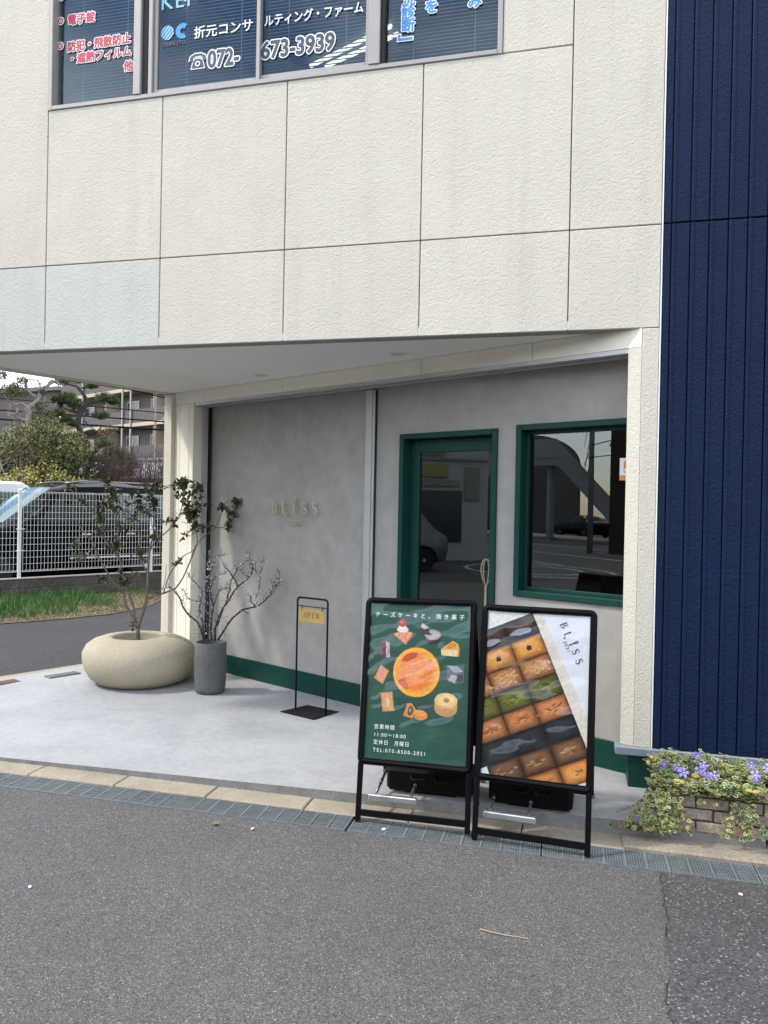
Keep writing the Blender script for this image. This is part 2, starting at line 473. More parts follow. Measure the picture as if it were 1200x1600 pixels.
def ribbon(mb, pts, widths, o, rx, up, depth, mi=0, closed=False):
    """a flat stroke of varying width standing depth proud of the surface"""
    o = Vector(o); rx = Vector(rx); up = Vector(up); nn = rx.cross(up)
    N = len(pts); Ls = []; Rs = []
    for i in range(N):
        a = pts[i - 1] if (i or closed) else pts[i]
        b = pts[(i + 1) % N] if (i < N - 1 or closed) else pts[i]
        dx, dy = b[0] - a[0], b[1] - a[1]; l = math.hypot(dx, dy) or 1
        w = (widths[i] if isinstance(widths, (list, tuple)) else widths) / 2
        nx, ny = -dy / l * w, dx / l * w
        Ls.append((pts[i][0] + nx, pts[i][1] + ny)); Rs.append((pts[i][0] - nx, pts[i][1] - ny))
    W3 = lambda p, h: o + rx * p[0] + up * p[1] + nn * h
    for i in range(N if closed else N - 1):
        j = (i + 1) % N
        q = [Rs[i], Rs[j], Ls[j], Ls[i]]
        mb.add([W3(p, 0) for p in q] + [W3(p, depth) for p in q],
               [(4, 5, 6, 7), (0, 1, 5, 4), (1, 2, 6, 5), (2, 3, 7, 6), (3, 0, 4, 7)], mi)

GLY = {
 'B': [([(0.10, 0), (0.10, 1)], 0.13), ([(0, 0.02), (0.22, 0.02)], 0.05), ([(0, 0.98), (0.22, 0.98)], 0.05),
       ([(0.10, 0.97), (0.30, 0.97), (0.45, 0.88), (0.47, 0.74), (0.40, 0.58), (0.25, 0.52), (0.10, 0.52)], [.05, .05, .09, .12, .09, .05, .05]),
       ([(0.25, 0.52), (0.45, 0.48), (0.56, 0.36), (0.57, 0.22), (0.48, 0.07), (0.30, 0.03), (0.10, 0.03)], [.05, .06, .10, .13, .09, .05, .05])],
 'L': [([(0.10, 0), (0.10, 1)], 0.13), ([(0, 0.98), (0.24, 0.98)], 0.05),
       ([(0.0, 0.02), (0.40, 0.02), (0.54, -0.02), (0.60, -0.12), (0.55, -0.23), (0.45, -0.22), (0.46, -0.13)], [.05, .06, .08, .08, .07, .06, .05])],
 'S': [([(0.50, 0.76), (0.49, 0.90), (0.36, 0.98), (0.22, 0.97), (0.10, 0.87), (0.09, 0.73), (0.18, 0.60), (0.35, 0.50), (0.49, 0.38), (0.53, 0.24), (0.46, 0.09), (0.31, 0.02), (0.15, 0.04), (0.06, 0.14), (0.05, 0.27)],
        [.03, .05, .06, .07, .10, .11, .12, .13, .12, .11, .10, .07, .06, .05, .03])],
 'I': [([(0.12, 0.0), (0.12, 0.62)], 0.12), ([(0.02, 0.02), (0.22, 0.02)], 0.05)],
 'O': [([(0.40 + 0.36 * math.cos(t * math.pi / 10), 0.5 + 0.5 * math.sin(t * math.pi / 10)) for t in range(20)],
        [0.05 + 0.07 * abs(math.cos(t * math.pi / 10)) for t in range(20)], True)],
 'P': [([(0.10, 0), (0.10, 1)], 0.12), ([(0, 0.02), (0.22, 0.02)], 0.05), ([(0, 0.98), (0.22, 0.98)], 0.05),
       ([(0.10, 0.97), (0.32, 0.97), (0.48, 0.88), (0.52, 0.73), (0.46, 0.57), (0.30, 0.48), (0.10, 0.48)], [.05, .05, .09, .12, .09, .05, .05])],
 'E': [([(0.10, 0), (0.10, 1)], 0.12), ([(0, 0.02), (0.52, 0.02)], 0.05), ([(0, 0.98), (0.50, 0.98)], 0.05), ([(0.1, 0.52), (0.40, 0.52)], 0.05),
       ([(0.51, 0.0), (0.55, 0.2)], 0.04), ([(0.49, 1.0), (0.51, 0.82)], 0.04)],
 'N': [([(0.10, 0), (0.10, 1)], 0.06), ([(0.62, 0), (0.62, 1)], 0.06), ([(0.06, 0.98), (0.62, 0.04)], 0.13), ([(0, 0.02), (0.2, 0.02)], 0.05), ([(0.52, 0.98), (0.72, 0.98)], 0.05)],
}
def glyph(mb, ch, size, o, rx, up, depth, mi=0, wt=1.0):
    for st in GLY[ch]:
        pts = [(p[0] * size, p[1] * size) for p in st[0]]
        w = [max(x * wt, 0.05 * wt) * size for x in st[1]] if isinstance(st[1], list) else st[1] * size * wt
        ribbon(mb, pts, w, o, rx, up, depth, mi, closed=len(st) > 2)
def whisk(mb, size, o, rx, up, depth, mi=0):
    """wire whisk head: three nested loops on top of the letter's stem"""
    for k, w in enumerate((0.17, 0.10, 0.035)):
        pts = []
        for i in range(17):
            t = i / 16.0; a = (t - 0.5) * 2
            yy = 0.60 + 0.78 * (1 - abs(a) ** 1.8)
            xx = 0.12 + w * math.copysign(1, a) * (math.sin(math.pi * min(1, (1 - abs(a) ** 1.0) * 1.0)) ** 0.7 if abs(a) < 1 else 0)
            pts.append((xx * size, yy * size))
        ribbon(mb, pts, 0.028 * size, o, rx, up, depth, mi)
SHRUB_BASE = (-3.74, 6.0, 0.08)
SHRUB_STEMS = [([(-0.011, 0.36), (-0.013, 0.491)], 0.022, 0.019), ([(-0.013, 0.491), (0.049, 0.703), (0.063, 0.818), (0.068, 0.966), (0.076, 1.164), (0.094, 1.279)], 0.016, 0.008), ([(-0.013, 0.491), (-0.058, 0.574), (-0.122, 0.707), (-0.147, 0.838), (-0.165, 0.968), (-0.174, 1.066), (-0.206, 1.147), (-0.253, 1.229), (-0.33, 1.293)], 0.014, 0.005), ([(-0.042, 0.541), (-0.052, 0.673), (-0.116, 0.837), (-0.156, 0.919)], 0.011, 0.007), ([(-0.147, 0.805), (-0.248, 0.92), (-0.31, 1.034), (-0.357, 1.115), (-0.388, 1.196), (-0.428, 1.292), (-0.496, 1.356), (-0.534, 1.436)], 0.009, 0.003), ([(0.064, 0.752), (0.158, 0.783), (0.253, 0.815), (0.316, 0.847), (0.379, 0.946), (0.441, 1.096), (0.487, 1.23), (0.519, 1.281), (0.583, 1.332), (0.656, 1.4)], 0.009, 0.004), ([(0.205, 0.799), (0.25, 0.964), (0.312, 1.064), (0.375, 1.147), (0.455, 1.197), (0.519, 1.281)], 0.006, 0.003), ([(0.094, 0.801), (0.189, 0.833), (0.219, 0.932), (0.224, 1.064)], 0.005, 0.002), ([(0.094, 1.279), (0.212, 1.346), (0.305, 1.463), (0.352, 1.563), (0.366, 1.697), (0.364, 1.797)], 0.007, 0.002), ([(0.441, 1.096), (0.503, 1.264), (0.484, 1.398), (0.466, 1.532), (0.447, 1.682), (0.527, 1.768), (0.575, 1.836)], 0.005, 0.002), ([(0.656, 1.4), (0.712, 1.519), (0.711, 1.603), (0.777, 1.656)], 0.004, 0.002), ([(0.656, 1.4), (0.781, 1.418), (0.821, 1.521), (0.878, 1.641)], 0.004, 0.002), ([(-0.174, 1.066), (-0.207, 1.229), (-0.195, 1.391), (-0.228, 1.553), (-0.26, 1.682), (-0.292, 1.778)], 0.006, 0.002), ([(-0.253, 1.229), (-0.361, 1.341), (-0.378, 1.502), (-0.35, 1.632), (-0.322, 1.729)], 0.005, 0.002), ([(0.068, 0.966), (-0.005, 1.147), (-0.008, 1.311), (-0.042, 1.475), (-0.029, 1.638)], 0.006, 0.002), ([(0.076, 1.164), (0.117, 1.312), (0.083, 1.476), (0.112, 1.608), (0.142, 1.725)], 0.006, 0.002), ([(-0.31, 1.034), (-0.206, 1.131), (-0.131, 1.261), (-0.071, 1.392)], 0.004, 0.002), ([(-0.428, 1.292), (-0.51, 1.324), (-0.561, 1.244)], 0.003, 0.002), ([(-0.357, 1.115), (-0.477, 1.148), (-0.529, 1.108)], 0.003, 0.002), ([(-0.202, 0.887), (-0.278, 0.905), (-0.331, 0.93)], 0.003, 0.002), ([(0.305, 1.463), (0.416, 1.564), (0.48, 1.633)], 0.003, 0.002), ([(-0.378, 1.502), (-0.5, 1.612), (-0.635, 1.745)], 0.003, 0.0015)]
SHRUB_LEAVES = [(-0.561, 1.252, 0.037, 8), (-0.529, 1.116, 0.037, 10), (-0.332, 0.938, 0.043, 12), (-0.207, 1.196, 0.077, 34), (-0.11, 0.919, 0.059, 22), (-0.172, 0.968, 0.046, 12), (0.01, 1.18, 0.047, 16), (0.118, 1.295, 0.055, 16), (-0.363, 1.47, 0.061, 16), (-0.38, 1.583, 0.076, 18), (-0.26, 1.633, 0.092, 30), (-0.231, 1.764, 0.092, 26), (-0.135, 1.506, 0.108, 26), (-0.077, 1.719, 0.093, 22), (-0.012, 1.557, 0.094, 24), (0.049, 1.64, 0.094, 20), (0.113, 1.576, 0.079, 18), (0.21, 1.445, 0.056, 14), (0.078, 1.772, 0.11, 24), (0.3, 1.778, 0.08, 36), (0.363, 1.847, 0.065, 26), (0.301, 1.695, 0.065, 20), (0.445, 1.766, 0.082, 24), (0.384, 1.564, 0.081, 30), (0.466, 1.482, 0.098, 44), (0.533, 1.399, 0.074, 28), (0.526, 1.801, 0.049, 16), (0.496, 1.65, 0.065, 16), (0.719, 1.612, 0.053, 18), (0.836, 1.631, 0.076, 28), (0.813, 1.52, 0.067, 20), (0.781, 1.393, 0.059, 20), (0.372, 1.314, 0.024, 6), (0.327, 1.113, 0.041, 8), (-0.072, 0.493, 0.023, 6), (-0.5, 1.612, 0.06, 10), (-0.635, 1.753, 0.059, 10), (-0.376, 1.373, 0.06, 14), (-0.225, 1.391, 0.092, 16)]
TWIG_BASE = (-2.94, 5.82, 0.09)
TWIG_STEMS = [([(-0.059, 0.446), (-0.102, 0.588), (-0.178, 0.659), (-0.234, 0.744), (-0.277, 0.843), (-0.345, 0.913)], 0.009, 0.004), ([(-0.345, 0.913), (-0.405, 0.892)], 0.003, 0.0015), ([(0.003, 0.444), (-0.006, 0.6), (0.012, 0.742), (-0.018, 0.883), (-0.021, 1.025), (-0.001, 1.081), (0.046, 1.152), (0.107, 1.195)], 0.008, 0.002), ([(-0.021, 1.025), (-0.036, 1.109), (-0.028, 1.215)], 0.004, 0.002), ([(0.031, 0.444), (0.042, 0.6), (0.109, 0.741), (0.217, 0.91), (0.314, 0.996), (0.333, 1.082), (0.311, 1.153), (0.289, 1.21)], 0.009, 0.003), ([(0.217, 0.91), (0.174, 0.996), (0.117, 1.067), (0.1, 1.084)], 0.006, 0.003), ([(0.174, 0.996), (0.214, 1.081)], 0.004, 0.002), ([(0.058, 0.443), (0.153, 0.598), (0.263, 0.696), (0.375, 0.723), (0.459, 0.78), (0.528, 0.88), (0.584, 0.952), (0.561, 1.053)], 0.009, 0.002), ([(0.459, 0.78), (0.529, 0.851), (0.592, 0.945)], 0.004, 0.002), ([(0.375, 0.723), (0.332, 0.781), (0.338, 0.824)], 0.004, 0.003), ([(0.263, 0.696), (0.32, 0.664)], 0.003, 0.002), ([(0.049, 0.571), (0.122, 0.783), (0.148, 0.882), (0.16, 0.968), (0.255, 1.11), (0.339, 1.139)], 0.006, 0.002), ([(0.333, 1.082), (0.398, 1.024), (0.41, 1.11), (0.432, 1.118)], 0.004, 0.002), ([(0.374, 0.795), (0.407, 0.895), (0.405, 1.024)], 0.003, 0.002), ([(-0.052, 0.446), (-0.068, 0.601), (-0.097, 0.672), (-0.092, 0.785), (-0.08, 0.869), (-0.157, 0.968), (-0.198, 1.025)], 0.007, 0.002), ([(-0.092, 0.785), (-0.181, 0.8), (-0.237, 0.884)], 0.003, 0.0015), ([(0.012, 0.742), (0.065, 0.869), (0.12, 0.897), (0.162, 0.882)], 0.004, 0.002), ([(0.314, 0.996), (0.257, 1.024), (0.228, 1.067)], 0.004, 0.002), ([(0.528, 0.88), (0.513, 0.938)], 0.003, 0.002), ([(-0.018, 0.883), (0.035, 0.996), (0.117, 1.025)], 0.004, 0.002), ([(-0.024, 0.445), (-0.035, 0.671), (-0.046, 0.883), (-0.041, 0.996)], 0.006, 0.003)]
PINE_BASE = (-12.56, 17.5, 0.0)
PINE_STEMS = [([(-0.03, 1.684), (-0.015, 2.227), (-0.015, 2.974), (-0.032, 3.283), (-0.154, 3.483)], 0.16, 0.14), ([(-0.154, 3.483), (-0.23, 3.735), (-0.211, 4.044), (-0.072, 4.311), (-0.051, 4.467), (-0.174, 4.689), (-0.295, 4.833)], 0.13, 0.06), ([(-0.212, 4.096), (-0.378, 4.136), (-0.544, 4.176), (-0.663, 4.27)], 0.06, 0.03), ([(-0.282, 4.014), (-0.518, 3.999), (-0.658, 3.965), (-0.717, 4.037)], 0.035, 0.015), ([(-0.049, 4.364), (0.19, 4.432), (0.505, 4.481), (0.727, 4.419)], 0.05, 0.02), ([(-0.202, 3.506), (0.082, 3.65), (0.203, 3.605), (0.346, 3.769)], 0.07, 0.03), ([(-0.295, 4.833), (-0.531, 4.866), (-0.672, 4.854), (-0.859, 4.928)], 0.045, 0.02), ([(-0.175, 4.792), (0.063, 4.836), (0.256, 4.838)], 0.05, 0.03), ([(-0.089, 3.898), (0.057, 3.752), (0.203, 3.644)], 0.03, 0.02), ([(0.045, 2.977), (0.164, 3.034), (0.378, 3.33), (0.472, 3.491)], 0.11, 0.05), ([(0.123, 2.593), (0.117, 3.006)], 0.12, 0.11), ([(-0.045, 4.081), (0.147, 4.093), (0.437, 4.138)], 0.03, 0.012)]
PINE_PADS = [(-0.525, 4.483, 0.259, 1), (-0.334, 4.318, 0.19, 1), (-0.758, 4.416, 0.163, 1), (0.407, 4.539, 0.268, 1), (0.628, 4.464, 0.147, 1), (0.317, 4.053, 0.195, 1), (-0.753, 4.06, 0.187, 1), (-0.539, 3.845, 0.212, 1), (-0.373, 3.778, 0.142, 1), (0.087, 4.864, 0.144, 1), (-0.672, 4.905, 0.163, 1)]
PINE_LOW = [(0.403, 3.253, 0.244, 1), (0.651, 3.056, 0.296, 1), (0.434, 2.839, 0.294, 1), (0.754, 2.773, 0.297, 1), (0.487, 2.58, 0.27, 1), (0.949, 2.913, 0.249, 1), (1.077, 2.708, 0.301, 1), (0.539, 2.374, 0.27, 1), (0.907, 2.491, 0.273, 1)]
PINE_BROWN = [(-0.031, 3.232, 0.12, 1), (-0.051, 2.973, 0.144, 1), (-0.023, 2.716, 0.12, 1), (-0.019, 2.459, 0.12, 1), (0.35, 3.51, 0.171, 1), (0.568, 3.626, 0.196, 1), (0.402, 3.305, 0.098, 1)]
OLD_BASE = (-12.93, 15.86, 0.0)
OLD_STEMS = [([(-0.055, 1.659), (-0.076, 3.087), (-0.107, 3.704), (-0.089, 3.896), (-0.134, 4.035), (-0.049, 4.113)], 0.12, 0.09), ([(-0.049, 4.113), (0.1, 4.292), (0.14, 4.462), (0.182, 4.585), (0.312, 4.669), (0.442, 4.765)], 0.08, 0.04), ([(0.056, 4.336), (-0.119, 4.464), (-0.185, 4.601), (-0.188, 4.766)], 0.06, 0.05), ([(-0.107, 3.704), (-0.322, 3.784), (-0.429, 3.871), (-0.578, 3.907)], 0.05, 0.02), ([(-0.134, 4.035), (-0.264, 4.144), (-0.391, 4.11)], 0.05, 0.03), ([(0.161, 4.536), (0.115, 4.723), (0.049, 4.788), (-0.124, 4.796)], 0.035, 0.02), ([(0.1, 4.292), (0.21, 4.205), (0.251, 4.376)], 0.05, 0.03), ([(0.261, 3.729), (0.347, 3.807), (0.389, 3.954), (0.475, 4.081)], 0.03, 0.015), ([(0.312, 4.669), (0.376, 4.795), (0.53, 4.785), (0.62, 4.721)], 0.04, 0.02), ([(-0.391, 4.11), (-0.539, 4.169), (-0.688, 4.321)], 0.03, 0.01), ([(-0.322, 3.784), (-0.367, 3.923), (-0.348, 4.066)], 0.03, 0.02)]
OLD_LEAVES = [(-0.332, 4.469, 0.192, 1), (-0.458, 4.388, 0.148, 1), (-0.272, 4.735, 0.128, 1), (0.168, 4.106, 0.152, 1), (0.107, 3.838, 0.174, 1), (0.389, 3.93, 0.132, 1), (-0.44, 4.578, 0.127, 1), (-0.628, 4.467, 0.147, 1), (0.184, 4.49, 0.087, 1), (-0.717, 4.811, 0.126, 1)]

# ------------------------------------------------------------------ ground
Y0, YK, YS = 3.735, 3.93, 4.09        # road edge of the drain, its far edge, front of the slab
FA = Vector((0.402, 4.592, 0))        # where the recessed shopfront meets the street facade
FD = Vector((0.89799, -0.44002, 0))   # along the shopfront, to the right
FN = Vector((0.44002, 0.89799, 0))    # into the shop
def F(s, off, z): return FA + FD * s + FN * off + Vector((0, 0, z))
def zs(x, y):
    """top of the slab: nearly level with the kerb at the left, a low step at the right"""
    t = min(1, max(0, (x + 3.5) / 3.9)); q = min(1, max(0, (y - YS) / 1.6))
    front = 0.032 + 0.053 * t
    return front * (1 - q) + 0.092 * q

mb = MB()
mb.add([(-160, -160, 0), (160, -160, 0), (160, Y0, 0), (-160, Y0, 0)], [(0, 1, 2, 3)])
mb.build('asphalt_road', M_asphalt, kind='structure')
mb = MB()
mb.add([(-160, YK, -0.006), (160, YK, -0.006), (160, 160, -0.006), (-160, 160, -0.006)], [(0, 1, 2, 3)])
mb.build('asphalt_lane', asphalt_mat('worn_asphalt', (0.031, 0.031, 0.033), (0.15, 0.15, 0.145), 150, 0.945), kind='structure')
rng = random.Random(5)
pts = []
for i in range(26):
    y = Y0 - 0.004 - i * 0.16
    pts.append((0.455 - 0.075 * i * 0.16 + rng.uniform(-0.014, 0.014), y, 0.004))
mb = MB().poly([(6, Y0 - 0.004, 0.004)] + pts + [(6, pts[-1][1], 0.004)])
cr_ = []
for i in range(len(pts) - 1):
    for k in range(5):
        t = k / 5; cr_.append(Vector(pts[i]).lerp(Vector(pts[i + 1]), t) + Vector((rng.uniform(-.010, .010), 0, 0.0006)))
for i in range(len(cr_) - 1):
    if (i // 9) % 4 == 2 or rng.random() < .12: continue
    w_ = rng.uniform(.0008, .0026)
    a_, b_ = cr_[i], cr_[i + 1]
    mb.add([a_ - Vector((w_, 0, 0)), b_ - Vector((w_, 0, 0)), b_ + Vector((w_, 0, 0)), a_ + Vector((w_, 0, 0))], [(0, 1, 2, 3)], 1)
mb.build('asphalt_patch', [M_asphalt2, M_dark], kind='structure')
mb = MB()
mb.add([(-160, Y0, -0.12), (160, Y0, -0.12), (160, YK, -0.12), (-160, YK, -0.12)], [(0, 1, 2, 3)])
mb.add([(-160, YK, -0.12), (160, YK, -0.12), (160, YK, -0.0), (-160, YK, -0.0)], [(0, 1, 2, 3)])
mb.add([(-160, Y0, -0.12), (160, Y0, -0.12), (160, Y0, 0.0), (-160, Y0, 0.0)], [(3, 2, 1, 0)])
mb.build('drain_channel', M_dark, kind='structure')

# kerb blocks
mb = MB()
x = -7.4; k = 0
while x < 0.30:
    w = 0.60
    mb.obox((x, YK, -0.05), (w - 0.006, 0, 0), (0, YS - YK + 0.02, 0.0), (0, 0, 0.058 + rng.uniform(-0.002, 0.002)), 0, bev=0.006)
    x += w
mb.build('kerb', M_kerb, kind='structure')
mb = MB()
mb.obox((0.302, YK, -0.05), (4.0, 0, 0), (0, 0.30, 0), (0, 0, 0.072), 0, bev=0.008)
mb.build('concrete_ledge', mat('ledge_concrete', (0.26, 0.225, 0.175), 0.9, 0.2, 5.0, fine=0.16, fscale=70, bump=0.5, bscale=90, bdist=0.006), kind='structure')

# slab with sloping top
SL_L0 = Vector((-4.93, 5.67, 0)); SLD = Vector((0.447, 0.894, 0))
mb = MB()
nx, ny = 40, 18
vs = []; fs = []
for j in range(ny + 1):
    y = YS + (7.1 - YS) * j / ny
    xl = SL_L0.x + (y - SL_L0.y) / SLD.y * SLD.x
    for i in range(nx + 1):
        xx = xl + (1.0 - xl) * i / nx
        vs.append((xx, y, zs(xx, y)))
for j in range(ny):
    for i in range(nx):
        a = j * (nx + 1) + i
        fs.append((a, a + 1, a + nx + 2, a + nx + 1))
mb.add(vs, fs, 0)
for i in range(nx):
    p, q = vs[i], vs[i + 1]
    mb.add([(p[0], p[1], -0.06), (q[0], q[1], -0.06), q, p], [(0, 1, 2, 3)], 1)
for j in range(ny):
    p, q = vs[j * (nx + 1)], vs[(j + 1) * (nx + 1)]
    mb.add([(p[0], p[1], -0.06), (q[0], q[1], -0.06), q, p], [(3, 2, 1, 0)], 1)
mb.build('concrete_slab', [M_slab, M_slab_edge], kind='structure')
# kerb strip along the slab's lane side
mb = MB()
sn = Vector((-SLD.y, SLD.x, 0))
for k in range(-3, 4):
    o = SL_L0 + SLD * (k * 0.60) - sn * 0.0
    if o.y < YS + 0.02: continue
    mb.obox(o + Vector((0, 0, -0.05)), SLD * 0.594, sn * 0.13, (0, 0, 0.135), 0, bev=0.006)
mb.build('lane_kerb', M_kerb, kind='structure')

# drain grates
GL = ["steel drain grate at the left end of the row, cut off by the photo's edge",
      'steel drain grate second from the left edge, in front of the pale slab',
      'steel drain grate just left of the green poster sign',
      'steel drain grate beneath the feet of the green poster sign',
      'steel drain grate at the right foot of the white pastry sign',
      "steel drain grate in front of the brick planter, at the photo's right edge"]
def grate_mesh(L_):
    g = MB()
    t = 0.004
    wd = YK - Y0 - 0.012
    g.box(0, L_, 0, t * 1.5, -0.025, 0.0); g.box(0, L_, wd - t * 1.5, wd, -0.025, 0.0)
    g.box(0, t * 1.5, t * 1.5, wd - t * 1.5, -0.025, 0.0); g.box(L_ - t * 1.5, L_, t * 1.5, wd - t * 1.5, -0.025, 0.0)
    n = int(L_ / 0.0125)
    for i in range(1, n):
        xx = i * L_ / n
        if i % 8 == 0: continue
        g.box(xx - 0.0016, xx + 0.0016, t * 1.5, wd - t * 1.5, -0.02, -0.003)
    for i in range(1, 10):
        xx = i * L_ / 10
        g.box(xx - 0.004, xx + 0.004, t * 1.5, wd - t * 1.5, -0.02, -0.001)
    for j in range(1, 7):
        yy = wd * j / 7
        g.box(t * 1.5, L_ - t * 1.5, yy - 0.002, yy + 0.002, -0.018, -0.0015)
    return g
for i, x0 in enumerate((-4.10, -3.10, -2.10, -1.09, -0.09, 0.91)):
    g = grate_mesh(0.992)
    g.v = [(v[0] + x0, v[1] + Y0 + 0.006, v[2] + 0.003) for v in g.v]
    g.build('drain_grate', M_galv, label=GL[i], cat='drain grate', group='drain grates along the kerb')

# two small covers beside the slab's left edge
def cover(name, P, a, b, m, label):
    P = Vector(P); a = Vector(a); b = Vector(b)
    t = empty(name, P, label, 'drain cover')
    g = MB(); g.obox(P, a, b, (0, 0, 0.010), 0, bev=0.003); g.build('lid', m, t)
    g = MB()
    for k in range(1, 9):
        q = P + a * (k / 9.0) - a.normalized() * 0.004 + b * 0.08 + Vector((0, 0, 0.0101))
        g.obox(q, a.normalized() * 0.008, b * 0.84, (0, 0, 0.003))
    g.build('tread_bars', m, t)
cover('drain_cover', (-4.965, 5.40, 0.084), (0.155, 0.31, 0), (0.115, -0.058, 0), mat('rusty_iron', (0.115, 0.062, 0.052), 0.8, 0.25, 15, fine=0.2), "rusty brown drain cover at the photo's left edge beside the pale slab")
cover('drain_cover', (-4.62, 5.86, 0.0925), (0.135, 0.26, 0), (0.10, -0.05, 0), mat('grey_iron', (0.12, 0.12, 0.125), 0.7, 0.2, 15), 'dark grey drain cover between the round planter and the rusty cover')

# ------------------------------------------------------------------ the cafe building
bld = empty('cafe_building', (0.5, 4.592, 0.0), 'cream and navy two storey building with a recessed grey cafe front and green door', 'building')
ZB, ZJ, ZT = 2.783, 3.382, 8.2
XL, XR = -4.94, 0.498
WX0, WX1, WZ0, WZ1 = -3.666, -0.445, 4.487, 5.95
PX = [-3.6637 + 0.91 * k for k in range(-2, 6)]
xs = sorted([XL] + [p for p in PX if XL + 0.05 < p < XR - 0.05] + [XR])
g = 0.0035
fac = MB()
def panel(x0, x1, z0, z1, mi):
    fac.obox((x0 + g, 4.592, z0 + g), (x1 - x0 - 2 * g, 0, 0), (0, 0.024, 0), (0, 0, z1 - z0 - 2 * g), mi, bev=0.003)
for a, b in zip(xs[:-1], xs[1:]):
    panel(a, b, ZB - g, ZJ, 1 if b < -2.70 else 0)
    if b <= WX0 + 0.01 or a >= WX1 - 0.01: panel(a, b, ZJ, ZT, 0)
    else:
        panel(a, b, ZJ, WZ0 + g, 0); panel(a, b, WZ1 - g, ZT, 0)
        if a < WX0 < b - 0.01: panel(a, WX0, WZ0 + g, WZ1, 0)
        if a + 0.01 < WX1 < b: panel(WX1, b, WZ0 + g, WZ1, 0)
fac.build('facade_panels', [M_cream, M_cream_cool], bld, label='cream stucco facade panels with thin dark joints')
# body behind the panels, with a window void
bk = MB()
for (x0, x1, z0, z1) in ((XL, WX0, ZB, ZT), (WX1, XR, ZB, ZT), (WX0, WX1, ZB, WZ0), (WX0, WX1, WZ1, ZT)):
    bk.box(x0 + 0.004, x1 - 0.004 if x1 == XR else x1, 4.618, 4.72, z0 + 0.004, z1)
bk.build('backing_wall', M_joint, bld)
sd_ = MB()
P0 = Vector((XL, 4.60, 0)); e = FN * 9
sd_.prism([P0 + Vector((0, 0, ZB)), P0 + e + Vector((0, 0, ZB)), P0 + e + Vector((0, 0, ZT)), P0 + Vector((0, 0, ZT))], FD * 0.12, 0)
q = P0 + FN * 2.3 + FD * 0.02
sd_.prism([q, q + FN * 6.7, q + FN * 6.7 + Vector((0, 0, ZB - 0.003)), q + Vector((0, 0, ZB - 0.003))], FD * 0.12, 0)
sd_.build('side_wall', M_cream, bld)
rf = MB()
rf.prism([(XL, 4.60, ZT), (5.2, 4.60, ZT), (5.2, 12.6, ZT), (XL + e.x, 4.6 + e.y, ZT)], (0, 0, 0.12), 0)
rf.build('roof', M_alu, bld)
# soffit
sf = MB()
sfp = [(XL + 0.003, 4.597), (0.40, 4.597), (0.40, 4.75), (-3.0, 6.75), (XL + FN.x * 3.2, 4.6 + FN.y * 3.2)]
sf.prism([(x, y, ZB + 0.006) for x, y in sfp], (0, 0, 0.05), 0)
sf.prism([Vector((-3.443, 5.726, ZB + 0.003)), Vector((-3.03, 5.90, ZB + 0.003)), Vector((-3.30, 6.20, ZB + 0.003)), Vector((-3.80, 6.10, ZB + 0.003))], (0, 0, 0.003), 0)
sf.build('soffit', M_soffit, bld)
for (x, y) in ((-2.522, 5.817), (-1.19, 5.143)):
    dl = MB()
    c = Vector((x, y, ZB + 0.005))
    dl.lathe([(0.052, 0), (0.066, -0.006), (0.070, -0.004), (0.070, 0.0)], c, 28, 0, cap=False)
    dl.lathe([(0.052, 0.0), (0.047, 0.0003)], c, 28, 1, cap=True)
    dl.build('downlight', [M_white_trim, mat('frosted_lens', (0.55, 0.55, 0.53), 0.4)], bld, smooth=False)
# header, columns
hd = MB()
segs = [-4.71, -4.19, -3.10, -1.62, -0.72, 0.0]
for a, b in zip(segs[:-1], segs[1:]):
    hd.obox(F(a + 0.002, 0, 2.672), FD * (b - a - 0.004), FN * 0.20, (0, 0, ZB - 2.672 + 0.004), 0, bev=0.002)
hd.obox(F(-4.70, 0.006, 2.676), FD * 4.70, FN * 0.18, (0, 0, 0.10), 1)
hd.build('header_beam', [M_cream_flat, M_joint], bld)
cl = MB()
def board(s0, s1, o0, o1, z0, z1, mi=0): cl.obox(F(s0, o0, z0), FD * (s1 - s0), FN * (o1 - o0), (0, 0, z1 - z0), mi, bev=0.003)
zb = 0.085
for (a, b) in ((-4.71, -4.585), (-4.581, -4.43), (-4.426, -4.36)): board(a, b, 0, 0.10, zb, 2.671)
board(-4.706, -4.366, 0.012, 0.13, zb, 2.670, 1)
for (a, b) in ((0.101, 0.185), (0.188, 0.30)): cl.obox(F(-4.46, a, zb), FD * 0.10, FN * (b - a), (0, 0, 2.58), 0, bev=0.003)
board(-4.712, -4.47, 0.131, 0.42, zb, 2.671)
cl.build('corner_column', [M_cream_flat, M_joint], bld, label='cream clad corner column at the left of the shopfront')
rc = MB()
rc.obox((0.405, 4.592, 0.325), (0.091, 0, 0), (0, 0.14, 0), (0, 0, ZB - 0.325 - 0.004), 0, bev=0.003)
rc.obox(F(-0.082, 0.0, 0.325), FD * 0.082, FN * 0.10, (0, 0, 2.671 - 0.325), 0, bev=0.003)
rc.build('corner_column', [M_cream], bld, label='cream stucco column between the shopfront and the navy wall')
tr = MB()
tr.box(0.498, 0.505, 4.586, 4.70, 0.322, ZT)
tr.build('edge_trim', M_white_trim, bld)
